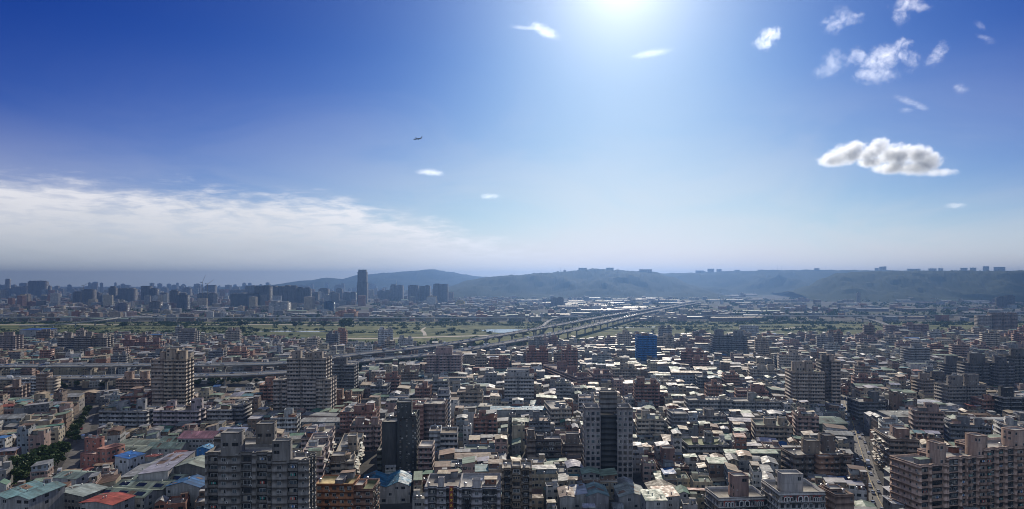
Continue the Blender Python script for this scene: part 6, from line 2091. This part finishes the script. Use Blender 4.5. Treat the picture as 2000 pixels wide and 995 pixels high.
# ------------------------------------------------------------------ trees
def crown_mesh(seed):
    r = random.Random(seed)
    V, Fc = [], []
    lobes = [(Vector((r.uniform(-1.6, 1.6), r.uniform(-1.6, 1.6), r.uniform(3.2, 6.6))), r.uniform(1.1, 1.9)) for _ in range(9)]
    for c, rad in lobes:
        for _ in range(70):
            d = Vector((r.gauss(0, 1), r.gauss(0, 1), r.gauss(0, 1))).normalized()
            p = c + d * rad * (r.random() ** .35)
            s = r.uniform(.28, .55)
            a = Vector((r.gauss(0, 1), r.gauss(0, 1), r.gauss(0, .7))).normalized()
            b = a.cross(Vector((r.gauss(0, 1), r.gauss(0, 1), r.gauss(0, 1)))).normalized()
            i = len(V)
            V += [tuple(p - a * s - b * s * .7), tuple(p + a * s - b * s * .6), tuple(p + a * s * .7 + b * s * .8), tuple(p - a * s * .8 + b * s * .7)]
            Fc.append((i, i + 1, i + 2, i + 3))
    me = bpy.data.meshes.new('crown'); me.from_pydata(V, [], Fc); me.materials.append(M_LEAF)
    return me


def trunk_mesh(seed):
    r = random.Random(seed)
    mb = MB()
    top = Vector((r.uniform(-.2, .2), r.uniform(-.2, .2), 3.2))
    tube(mb, (0, 0, 0), top, .24, .16, 6, 0)
    for k in range(4):
        a = k * 1.6 + r.random()
        tube(mb, top - Vector((0, 0, .3)), top + Vector((math.cos(a) * 1.2, math.sin(a) * 1.2, 1.8)), .11, .05, 4, 0)
    o = mb.build('trunk', [M_BARK]); me = o.data; bpy.data.objects.remove(o)
    return me


CR = [crown_mesh(k) for k in range(5)]
TR = [trunk_mesh(k + 40) for k in range(3)]
tl = {}
for k, (x, y, s) in enumerate(TREES):
    px = 1000 + x / y * F
    if y < 470 and px < 140: lab, grp = 'dark leafy street tree in the clump beside the left side street', 'trees of the left street clump'
    elif y < 620 and px < 200: lab, grp = 'dark leafy tree along the far half of the left side street', 'trees along the far left street'
    elif 685 < px < 860 and y > 640: lab, grp = 'dark tree in the green belt below the highway curve', 'trees in the highway belt'
    elif px < 600 and y > 640: lab, grp = 'dark tree under the elevated highway on the left', 'trees under the highway'
    else: lab, grp = 'small green tree squeezed between low city houses', 'small city trees'
    root = thing('tree', lab, 'tree', (x, y, 0), rt.uniform(0, 6.28), grp)
    sc = s * rt.uniform(.9, 1.15) * (1.15 if y < 620 and px < 200 else 1.0)
    link('trunk', TR[k % 3], root, sc=(sc, sc, sc))
    link('crown', CR[k % 5], root, sc=(sc * 1.2, sc * 1.2, sc))

# trees dotted over the river plain: the larger ones one by one, the belts as one mass
big = [(666, 646, 2.2), (1350 / 2 + 2, 647, .01)]
k = 0
for px, py, s in [(672, 648.5, 2.3), (577, 641, 1.3), (474, 641, 1.5), (632, 640, 1.2), (883, 653, 1.1), (240, 643, 1.3), (475, 652, 1.2), (500, 652, 1.0), (1110, 650, 1.0), (1345, 652, 1.1), (1620, 646, 1.0), (1850, 640, 1.0), (1020, 657, .9)]:
    D = gd(py)
    root = thing('riverside_tree', 'round dark tree standing alone on the river meadow' if s < 2 else 'broad dark dome of a tree on the river meadow below the skyscraper', 'tree', ((px - 1000) / F * D, D, 0), k, 'lone trees on the river meadow' if s < 2 else None)
    sc = s * 1.9
    link('trunk', TR[k % 3], root, sc=(sc, sc, sc * .8)); link('crown', CR[k % 5], root, sc=(sc * 1.5, sc * 1.5, sc * .9))
    k += 1
rv = random.Random(31)
V, Fc = [], []


def clump(x, y, s, n=26):
    for _ in range(n):
        p = Vector((x + rv.gauss(0, s * .55), y + rv.gauss(0, s * .5), abs(rv.gauss(0, s * .36)) + .4))
        a = Vector((rv.gauss(0, 1), rv.gauss(0, .5), rv.gauss(0, .4))).normalized() * s * .26
        b = Vector((rv.gauss(0, .3), rv.gauss(0, .5), 1)).normalized() * s * .22
        i = len(V)
        V.extend([tuple(p - a - b), tuple(p + a - b * .8), tuple(p + a * .8 + b), tuple(p - a * .9 + b * .8)])
        Fc.append((i, i + 1, i + 2, i + 3))


LINES = [(rv.uniform(-20, 1900), rv.uniform(1500, 1830), rv.uniform(60, 420), rv.uniform(-.05, .05)) for _ in range(34)]
for px0, D0_, ln, sl in LINES:      # hedgerows and ditch scrub
    x0 = (px0 - 1000) / F * D0_
    for q in range(int(ln / 7)):
        if rv.random() < .2: continue
        x = x0 + q * 7; D = D0_ + sl * q * 7 + rv.gauss(0, 2)
        if D < edge_D(max(-390, min(2390, 1000 + x / D * F))) or blocked(x, D, 2): continue
        clump(x, D, rv.uniform(2, 5.5), 20)
for k in range(2300):
    t = rv.random()
    if t < .40:      # belt along the near edge of the plain
        px = rv.uniform(-20, 2020); D = edge_D(px) + rv.gauss(6, 16)
    elif t < .68:    # belt before the far dike
        px = rv.uniform(-20, 2020); D = rv.gauss(1835, 22)
    else:            # drifts on the plain
        px = rv.uniform(-20, 2020); D = rv.uniform(edge_D(px), 1850)
        x = (px - 1000) / F * D
        if mnoise.noise(Vector((x / 160, D / 60, 4))) < (.10 if px < 1000 else -.12): continue
    x = (px - 1000) / F * D
    if blocked(x, D, 2): continue
    clump(x, D, rv.uniform(2.5, 7))
for k in range(1700):   # green between the far bank roofs
    px = rv.uniform(-20, 2020); D = 1920 + 2400 * rv.random() ** 1.5
    x = (px - 1000) / F * D
    if mnoise.noise(Vector((x / 300, D / 300, 9))) < (.05 if px < 1000 else -.2): continue
    clump(x, D, rv.uniform(6, 15), 20)
me = bpy.data.meshes.new('riverside_trees'); me.from_pydata(V, [], Fc); me.materials.append(M_LEAF)
o = link('riverside_trees', me)
tag(o, 'belts of dark trees and scrub along the river plain', 'trees', kind='stuff')

# ------------------------------------------------------------------ vehicles
M_TYRE = simple("tyre", (.02, .02, .02), .8)
CARC = {'white': (.62, .62, .62), 'silver': (.34, .35, .36), 'black': (.02, .02, .022), 'red': (.30, .03, .02), 'blue': (.03, .08, .25)}


def car_mesh(nm, col, kind):
    m, t, b = new_mat('car_paint_' + nm)
    b.inputs['Base Color'].default_value = (*col, 1); b.inputs['Roughness'].default_value = .25
    b.inputs['Coat Weight'].default_value = .5
    V, Fc, Mi = [], [], []
    if kind == 'car':
        prof = [(-2.2, .45), (-2.2, .85), (-1.9, .95), (-1.35, 1.0), (-.75, 1.45), (.75, 1.47), (1.5, 1.0), (2.15, .9), (2.25, .6), (2.2, .4)]
        hw = .86; tops = {4, 5}
    else:
        prof = [(-3.4, .6), (-3.4, 3.0), (1.3, 3.0), (1.35, 2.3), (1.9, 2.3), (2.5, 1.3), (2.6, .6)]
        hw = 1.05; tops = {3, 4}
    n = len(prof)
    for s in (-1, 1):
        for i, (x, z) in enumerate(prof):
            f = .82 if i in tops and kind == 'car' else 1
            V.append((x, s * hw * f, z))
    for i in range(n):
        j = (i + 1) % n
        Fc.append((i, j, n + j, n + i)[::-1]); Mi.append(1 if (kind == 'car' and i in (3, 5)) or (kind != 'car' and i == 4) else 0)
    if kind == 'car':
        for s, o in ((0, 1), (n, -1)):
            lo = [0, 1, 2, 3, 6, 7, 8, 9]
            q = [s + i for i in lo]
            Fc.append(tuple(q if o < 0 else q)); Mi.append(0)
            g = [s + i for i in (3, 4, 5, 6)]
            Fc.append(tuple(g)); Mi.append(1)
    else:
        Fc.append(tuple(range(n))); Mi.append(0)
        Fc.append(tuple(range(n, 2 * n))[::-1]); Mi.append(0)
    for wx in (-1.35, 1.4) if kind == 'car' else (-2.4, 1.7):
        for s in (-1, 1):
            b0 = len(V); rad = .34 if kind == 'car' else .5
            for yy in (s * (hw + .03), s * (hw - .22)):
                for a in range(8):
                    V.append((wx + rad * math.cos(a * math.pi / 4), yy, rad + rad * math.sin(a * math.pi / 4)))
            Fc.append(tuple(range(b0, b0 + 8))); Mi.append(2)
            for a in range(8):
                Fc.append((b0 + a, b0 + (a + 1) % 8, b0 + 8 + (a + 1) % 8, b0 + 8 + a)); Mi.append(2)
    me = bpy.data.meshes.new(kind); me.from_pydata(V, [], Fc)
    for mm in (m, M_GLASS, M_TYRE): me.materials.append(mm)
    me.polygons.foreach_set('material_index', Mi)
    return me


CARS = {c: car_mesh(c, v, 'car') for c, v in CARC.items()}
TRUCKS = {c: car_mesh(c + '_truck', CARC[c], 'truck') for c in ('white', 'silver', 'blue')}
cr = random.Random(13)


def drive(L, offs, n, where, t0=0.0, t1=1.0, zoff=.05):
    acc = [0.0]
    for a, b in zip(L, L[1:]): acc.append(acc[-1] + (b - a).length)
    made = 0; used = []
    for _ in range(n * 6):
        if made >= n: break
        s = acc[-1] * cr.uniform(t0, t1); o = cr.choice(offs)
        i = max(0, min(len(L) - 2, next((k for k, v in enumerate(acc) if v > s), 1) - 1))
        t = (s - acc[i]) / max(1e-6, acc[i + 1] - acc[i])
        p = L[i].lerp(L[i + 1], t); d = (L[i + 1] - L[i]).normalized()
        x, y = p.x + d.y * o, p.y - d.x * o
        px = 1000 + x / y * F
        if not -20 < px < 2020: continue
        if any(oo == o and abs(ss - s) < 8 for ss, oo in used): continue
        used.append((s, o)); made += 1
        z = (p.z if len(p) > 2 else 0) + zoff
        tr = cr.random() < .13
        c = cr.choices(['white', 'silver', 'black', 'red', 'blue'], [42, 24, 20, 7, 7])[0]
        if tr and c not in TRUCKS: c = 'white'
        lab = f"{c} {'box truck' if tr else 'car'} {where}"
        ob = link('truck' if tr else 'car', (TRUCKS if tr else CARS)[c], None, (x, y, z), math.atan2(d.y, d.x) + (0 if o > 0 else math.pi))
        tag(ob, lab, 'truck' if tr else 'car', lab)


drive(VA, (-8.2, -5.0, -1.8, 1.8, 5.0, 8.2), 150, 'driving on the higher carriageway of the elevated highway', 0, .62)
drive(VB, (-8.2, -5.0, -1.8, 1.8, 5.0, 8.2), 145, 'driving on the lower carriageway of the elevated highway', 0, .62)
drive(LST, (-4.0, -1.5, 1.5, 4.0), 38, 'in the busy street beside the salmon block', zoff=.06)
drive(LST2, (-3.4, -1.5, 1.5, 3.4), 9, 'in the left side street beside the terracotta building', zoff=.06)


def scooter_mesh():
    mb = MB()
    for x in (-.6, .6):
        n = 8
        c = [(x + .24 * math.cos(k * math.pi / 4), .24 + .24 * math.sin(k * math.pi / 4)) for k in range(n)]
        for y, s in ((-.06, 1), (.06, -1)):
            q = [(a, y, b) for a, b in c]; mb.face(q if s > 0 else q[::-1], PLAIN, (.02, .02, .02, 0))
        for k in range(n):
            a, b = c[k], c[(k + 1) % n]
            mb.face([(a[0], .06, a[1]), (a[0], -.06, a[1]), (b[0], -.06, b[1]), (b[0], .06, b[1])][::-1], PLAIN, (.02, .02, .02, 0))
    body = [(-.75, .45), (.1, .35), (.45, .35), (.62, .95), (.5, 1.0), (.3, .5), (.05, .55), (0, .78), (-.8, .8)]
    for y, s in ((-.17, 1), (.17, -1)):
        q = [(a, y, b) for a, b in body]; mb.face(q if s > 0 else q[::-1], PLAIN, (.35, .35, .37, 0))
    for k in range(len(body)):
        a, b = body[k], body[(k + 1) % len(body)]
        mb.face([(a[0], .17, a[1]), (a[0], -.17, a[1]), (b[0], -.17, b[1]), (b[0], .17, b[1])][::-1], PLAIN, (.10, .10, .11, 0))
    return mesh_of(mb, 'scooter')


ME_SC = scooter_mesh()


def rider_mesh():
    """seated rider as one skinned body"""
    me = bpy.data.meshes.new('rider_cage')
    J = [(-.15, 0, .85), (-.12, 0, 1.15), (-.05, 0, 1.38), (0, 0, 1.52), (.02, 0, 1.66), (.2, .1, .82), (.25, .1, .45), (.2, -.1, .82), (.25, -.1, .45), (.05, .2, 1.34), (.28, .2, 1.1), (.48, .2, 1.05), (.05, -.2, 1.34), (.28, -.2, 1.1), (.48, -.2, 1.05), (.4, .1, .4), (.4, -.1, .4)]
    E = [(0, 1), (1, 2), (2, 3), (3, 4), (0, 5), (5, 6), (0, 7), (7, 8), (2, 9), (9, 10), (10, 11), (2, 12), (12, 13), (13, 14), (6, 15), (8, 16)]
    rad = [.16, .17, .16, .07, .14, .10, .07, .10, .07, .07, .055, .04, .07, .055, .04, .05, .05]
    me.from_pydata(J, E, [])
    o = bpy.data.objects.new('rider_cage', me); COL.objects.link(o)
    md = o.modifiers.new('Skin', 'SKIN'); o.modifiers.new('Sub', 'SUBSURF').levels = 1
    for v, q in zip(me.skin_vertices[0].data, rad): v.radius = (q, q)
    me.skin_vertices[0].data[0].use_root = True
    dg = bpy.context.evaluated_depsgraph_get()
    m2 = bpy.data.meshes.new_from_object(o.evaluated_get(dg)); m2.name = 'person'
    bpy.data.objects.remove(o)
    return m2


def walker_mesh():
    me = bpy.data.meshes.new('walker_cage')
    J = [(0, 0, .92), (0, 0, 1.2), (.02, 0, 1.42), (.03, 0, 1.52), (.05, 0, 1.64), (.12, .1, .5), (.2, .1, .06), (-.06, -.1, .5), (-.25, -.1, .08), (.02, .2, 1.36), (-.05, .22, 1.08), (.05, .22, .85), (.02, -.2, 1.36), (.08, -.22, 1.08), (.22, -.22, .88), (.33, .1, .04), (-.12, -.1, .03)]
    E = [(0, 1), (1, 2), (2, 3), (3, 4), (0, 5), (5, 6), (0, 7), (7, 8), (2, 9), (9, 10), (10, 11), (2, 12), (12, 13), (13, 14), (6, 15), (8, 16)]
    rad = [.15, .16, .16, .06, .12, .085, .055, .085, .055, .06, .05, .04, .06, .05, .04, .045, .045]
    me.from_pydata(J, E, [])
    o = bpy.data.objects.new('walker_cage', me); COL.objects.link(o)
    o.modifiers.new('Skin', 'SKIN'); o.modifiers.new('Sub', 'SUBSURF').levels = 1
    for v, q in zip(me.skin_vertices[0].data, rad): v.radius = (q, q)
    me.skin_vertices[0].data[0].use_root = True
    dg = bpy.context.evaluated_depsgraph_get()
    m2 = bpy.data.meshes.new_from_object(o.evaluated_get(dg)); m2.name = 'person'
    bpy.data.objects.remove(o)
    return m2


M_CLOTH = [simple('clothes_dark', (.03, .03, .04), .9), simple('clothes_pale', (.35, .33, .32), .9)]
ME_RI = rider_mesh(); ME_WA = walker_mesh()
for m_ in (ME_RI, ME_WA): m_.materials.append(M_CLOTH[0])
M_DARKW = ME_WA
sl = [(a.lerp(b, t / 6)) for a, b in zip(LST, LST[1:]) for t in range(6)]
for k in range(90):
    p = cr.choice(sl[:int(len(sl) * .75)]); i = sl.index(p); q = sl[min(i + 1, len(sl) - 1)]
    d = (q - p).normalized() if (q - p).length > 0 else Vector((0, 1))
    if k < 66:
        o = cr.choice([-5.2, -3.2, -.6, .6, 3.2, 5.2])
        x, y = p.x + d.y * o, p.y - d.x * o
        rz = math.atan2(d.y, d.x) + (0 if o > 0 else math.pi)
        ob = link('scooter', ME_SC, None, (x, y, .055), rz)
        tag(ob, 'grey motor scooter in the busy street beside the salmon block', 'scooter', 'motor scooters in the busy street')
        if abs(o) < 4:
            pr = link('person', ME_RI, None, (x, y, .055), rz)
            tag(pr, 'person in dark clothes riding a scooter in the busy street', 'person', 'scooter riders in the busy street')
    else:
        o = cr.choice([-6.6, 6.6])
        ob = link('person', ME_WA, None, (p.x + d.y * o, p.y - d.x * o, .0), math.atan2(d.y, d.x))
        tag(ob, 'person in dark clothes walking at the edge of the busy street', 'person', 'people walking along the busy street')

# sunlit awnings and hanging signs on the street fronts: parts of the corner block and of the rows beside the alley
def fronts(obj_label, side, n, zr, yr, xs, cols):
    o = [o for o in COL.objects if o.get('label') == obj_label][0]
    rr = random.Random(len(obj_label))
    for k in range(n):
        link('awning', rr.choice(cols), o, (xs, rr.uniform(*yr), rr.uniform(*zr)), side * math.pi / 2, (rr.uniform(2.2, 4.5), rr.uniform(1.0, 1.9), 1.2))


corner = 'brown curved block on the street corner with rows of sunlit awnings'
o = [o for o in COL.objects if o.get('label') == corner][0]
w0 = min(v.co.x for c in o.children if c.name.startswith('wall') for v in c.data.vertices)
fronts(corner, -1, 40, (4, 21), (1, 29), w0 - .05, [ME_AWN[0], ME_AWN[2]])
for lab, zr, yr in (('beige six storey row with a square stair tower and sunlit awnings', (4, 17), (2, 68)), ('pinkish seven storey row seen end on behind the granite tower', (5, 22), (2, 56)), ('long red brown housing row running away towards the river', (3, 12), (4, 110))):
    o = [o for o in COL.objects if o.get('label') == lab][0]
    w1 = max(v.co.x for c in o.children if c.name.startswith('wall') for v in c.data.vertices)
    if not lab.startswith('long'):
        fronts(lab, 1, 44, zr, yr, w1 + .05, [ME_AWN[0], ME_AWN[1], ME_AWN[2]])

# ------------------------------------------------------------------ the airliner
p = at(816, 271.5, 2250)
root = thing('airliner', 'dark airliner silhouette flying low across the blue sky, nose to the left', 'airliner', p, math.pi - .55)
M_JET = simple('airliner_skin', (.10, .11, .13), .35, 0, .05)
mb = MB()
prof = [(-19, .15), (-17, .9), (-13, 1.7), (-8, 2.0), (10, 2.0), (14, 1.9), (17, 1.4), (18.6, .7), (19.2, .1)]
n = 12
for i in range(len(prof) - 1):
    (xa, ra), (xb, rb) = prof[i], prof[i + 1]
    up = lambda x: .9 * max(0, (-x - 8) / 11)
    for k in range(n):
        a, b = 2 * math.pi * k / n, 2 * math.pi * (k + 1) / n
        mb.face([(xa, ra * math.cos(a), up(xa) + ra * math.sin(a)), (xa, ra * math.cos(b), up(xa) + ra * math.sin(b)), (xb, rb * math.cos(b), up(xb) + rb * math.sin(b)), (xb, rb * math.cos(a), up(xb) + rb * math.sin(a))])
mb.build('fuselage', [M_JET], root, smooth=True)


def slab(name, q, th, vertical=False):
    mb = MB()
    o = Vector((0, th, 0)) if vertical else Vector((0, 0, th))
    q = [Vector(v) for v in q]
    a = [tuple(v - o) for v in q]; b = [tuple(v + o) for v in q]
    mb.face(a[::-1]); mb.face(b)
    for i in range(len(q)):
        j = (i + 1) % len(q)
        mb.face([a[i], a[j], b[j], b[i]])
    return mb.build(name, [M_JET], root)


for s in (-1, 1):
    slab('wing', [(4, s * 1.5, -.8), (-2, s * 1.5, -.8), (-6.2, s * 17.5, 1.2), (-4.4, s * 17.5, 1.2)], .22)
    slab('tailplane', [(-14.5, s * .8, 1.2), (-17.3, s * .8, 1.2), (-19, s * 6.5, 1.7), (-17.6, s * 6.5, 1.7)], .14)
    mb = MB()
    for k in range(10):
        a, b = 2 * math.pi * k / 10, 2 * math.pi * (k + 1) / 10
        c = lambda t, x, r_: (x, s * 6 + r_ * math.cos(t), -1.9 + r_ * math.sin(t))
        mb.face([c(a, 0, .8), c(b, 0, .8), c(b, 3.6, 1.05), c(a, 3.6, 1.05)])
        mb.face([c(a, 3.6, 1.05), c(b, 3.6, 1.05), (3.5, s * 6, -1.9)])
        mb.face([c(b, 0, .8), c(a, 0, .8), (-1.2, s * 6, -1.9)])
    mb.build('engine', [M_JET], root, smooth=False)
slab('tail_fin', [(-13.5, 0, 2.0), (-17.8, 0, 1.8), (-19.6, 0, 7.6), (-17.6, 0, 7.6)], .16, True)

# ------------------------------------------------------------------ clouds: each a body of vapour at its own place in the sky
def cloud(label, D, blobs, dens, soft=.5, nscale=1.0, g=.5, streak=(1, 1, 1), group=None, seed=1, namp=1.0, depth=.42):
    r = random.Random(seed)
    k = D / F
    cx = sum(b[0] for b in blobs) / len(blobs); cyy = sum(b[1] for b in blobs) / len(blobs)
    o3 = at(cx, cyy, D)
    L = []
    for b in blobs:
        px, py, rx = b[:3]; rz = b[3] if len(b) > 3 else rx; tilt = b[4] if len(b) > 4 else 0.0
        e = 1.3 if D < 5000 else 1.08
        L.append(((px - cx) * k, r.uniform(-.3, .3) * rx * k * depth, -(py - cyy) * k, rx * k * e, rz * k * e, tilt))
    # hull: an ellipsoid-like lattice round all the blobs
    x0 = min(b[0] - b[3] * 1.25 for b in L); x1 = max(b[0] + b[3] * 1.25 for b in L)
    z0 = min(b[2] - max(b[3] * abs(math.sin(b[5])), b[4]) * 1.3 for b in L); z1 = max(b[2] + max(b[3] * abs(math.sin(b[5])), b[4]) * 1.3 for b in L)
    yr = max(min(b[3], b[4] * 3) for b in L) * 1.5 * depth
    me = bpy.data.meshes.new('cloud')
    v = [(x, y, z) for z in (z0, z1) for y in (-yr, yr) for x in (x0, x1)]
    me.from_pydata(v, [], [(0, 2, 3, 1), (4, 5, 7, 6), (0, 1, 5, 4), (2, 6, 7, 3), (0, 4, 6, 2), (1, 3, 7, 5)])
    m = bpy.data.materials.new('cloud_vapour'); m.use_nodes = True
    t = NT(m.node_tree); t.n.clear()
    co = t.n.new('ShaderNodeTexCoord').outputs['Object']
    big = max(b[4] for b in L)
    nz = t.noise(t.mapping(co, tuple(q * nscale / big for q in streak), (seed * 3.1, seed * 1.7, 0)), 1.25, 9.0, 0.76, dist=.5)
    tot = None
    for bx, by, bz, rx, rz, tl_ in L:
        n = t.n.new('ShaderNodeMapping'); n.vector_type = 'TEXTURE'
        t.l.new(co, n.inputs[0])
        n.inputs['Location'].default_value = (bx, by, bz); n.inputs['Rotation'].default_value = (0, tl_, 0)
        ry = min(rx, rz * 3) * depth
        n.inputs['Scale'].default_value = (rx, ry, rz)
        ln = t.n.new('ShaderNodeVectorMath'); ln.operation = 'DOT_PRODUCT'
        t.l.new(n.outputs[0], ln.inputs[0]); t.l.new(n.outputs[0], ln.inputs[1])
        f = t.math('MAXIMUM', t.math('SUBTRACT', 1.0, ln.outputs['Value']), 0.0)
        tot = f if tot is None else t.math('MAXIMUM', tot, f)
    fld = t.math('ADD', tot, t.math('MULTIPLY', t.math('SUBTRACT', nz, 0.58), 4.4 * namp))
    n2_ = t.noise(t.mapping(co, tuple(q * 3.4 / big for q in streak), (seed * 1.3, 0, seed * 2.1)), 1.3, 6.0, 0.7)
    fld = t.math('ADD', fld, t.math('MULTIPLY', t.math('SUBTRACT', n2_, 0.5), 1.5))
    d = t.ramp(fld, (.05, .05 + soft * 1.5, 0.0, dens * (.55 if D < 5000 else 1)))
    d = t.math('MULTIPLY', d, t.math('MULTIPLY', t.math('GREATER_THAN', tot, .003), t.ramp(tot, (0.0, .12, 0, 1))))
    zz = t.sep(co)[2]
    d = t.math('MULTIPLY', d, t.ramp(zz, (z0 * .85, z0 * .25, .18, 1.0)))
    pv_ = t.n.new('ShaderNodeVolumePrincipled')
    pv_.inputs['Color'].default_value = (.90, .945, 1.0, 1)
    pv_.inputs['Anisotropy'].default_value = g
    t.l.new(d, pv_.inputs['Density'])
    out = t.n.new('ShaderNodeOutputMaterial'); t.l.new(pv_.outputs[0], out.inputs['Volume'])
    m.cycles.volume_step_rate = .35
    me.materials.append(m)
    o = bpy.data.objects.new('cloud', me); COL.objects.link(o)
    o.location = o3
    tag(o, label, 'cloud', group)
    return o


cloud('big cumulus with a grey belly and bright rim standing over the right ridge', 6500,
      [(1628, 314, 38, 17), (1652, 303, 38, 24), (1672, 288, 24, 19), (1692, 302, 32, 20), (1715, 286, 22, 21), (1738, 305, 34, 25), (1764, 300, 34, 25), (1795, 302, 34, 24), (1820, 313, 28, 22), (1790, 330, 44, 18), (1740, 328, 40, 15), (1835, 338, 36, 10), (1700, 318, 34, 12)],
      .021, .60, .62, .52, seed=4, namp=.55, depth=.8)
cloud('rounded bright cloud alone between the sun and the cloud group', 3000, [(1505, 68, 26, 17, -.35), (1494, 84, 22, 17)], .020, .6, 1.2, .6, seed=2, namp=.8)
UP = 'ragged cloud group at the upper right'
cloud('small puff with a wispy right arm, upper left of the ragged cloud group', 2800, [(1642, 26, 17, 17), (1662, 36, 28, 14), (1625, 50, 26, 22)], .013, .8, 1.6, .6, seed=3, namp=1.0)
cloud('hooked bright cloud cut by the top edge of the sky', 2800, [(1760, 28, 18, 28), (1775, 8, 34, 15), (1800, 14, 22, 10)], .015, .7, 1.6, .6, seed=5, namp=.9)
cloud('faint low puff, lower left of the ragged cloud group', 2900, [(1612, 138, 26, 20), (1632, 120, 30, 28)], .010, .9, 1.5, .6, seed=6, namp=1.0)
cloud('largest ragged cloud of the upper right group, made of three bright lobes', 2850, [(1675, 112, 22, 20), (1712, 124, 38, 24), (1738, 105, 38, 20), (1762, 86, 22, 11), (1710, 148, 44, 22)], .016, .7, 1.5, .6, seed=7, namp=.9)
cloud('small round puff right of the largest ragged cloud', 2850, [(1782, 118, 17, 19), (1776, 138, 10, 7)], .015, .8, 1.4, .6, seed=8, namp=.8)
cloud('slanting feathered cloud right of the ragged group', 2850, [(1832, 106, 28, 15, -.95), (1824, 118, 22, 10, -.4)], .016, .8, 1.8, .6, seed=9, namp=.9)
cloud('thin double streak of cloud below the ragged group', 3100, [(1776, 199, 34, 7, .35), (1796, 208, 20, 7, .4), (1770, 216, 16, 6)], .016, .8, 1.6, .6, seed=10, namp=.9, streak=(.6, 1, 1.4))
cloud('tiny wispy cloud beside the deep blue right side of the sky', 3100, [(1876, 174, 18, 10, .3)], .016, .8, 1.4, .6, seed=11, namp=.9)
cloud('small thin streak highest at the right edge of the sky', 2900, [(1915, 50, 14, 6, .6), (1925, 74, 20, 5, .3), (1934, 84, 12, 5)], .016, .8, 1.4, .6, seed=12, namp=.9)
cloud('bright slanting streak of cloud left of the sun', 3000, [(1064, 62, 34, 11, .5), (1028, 54, 32, 5, .1)], .016, .7, 1.6, .6, seed=13, namp=.8, streak=(.6, 1, 1.3))
cloud('thin cloud streak just below the sun glare', 3000, [(1270, 107, 44, 9, -.2)], .012, .8, 1.6, .6, seed=14, namp=.8, streak=(.5, 1, 1.3))
cloud('small flat white cloud below the airliner', 9000, [(836, 336, 32, 8), (850, 340, 22, 7)], .006, .7, 1.2, .6, seed=15, namp=.7, streak=(.6, 1, 1.2))
cloud('small flat white cloud lower right of the airliner', 9500, [(956, 384, 24, 7)], .005, .7, 1.2, .6, seed=16, namp=.7, streak=(.6, 1, 1.2))
cloud('small low cloud under the big cumulus', 9000, [(1866, 402, 26, 8)], .005, .8, 1.2, .6, seed=17, namp=.7, streak=(.6, 1, 1.2))
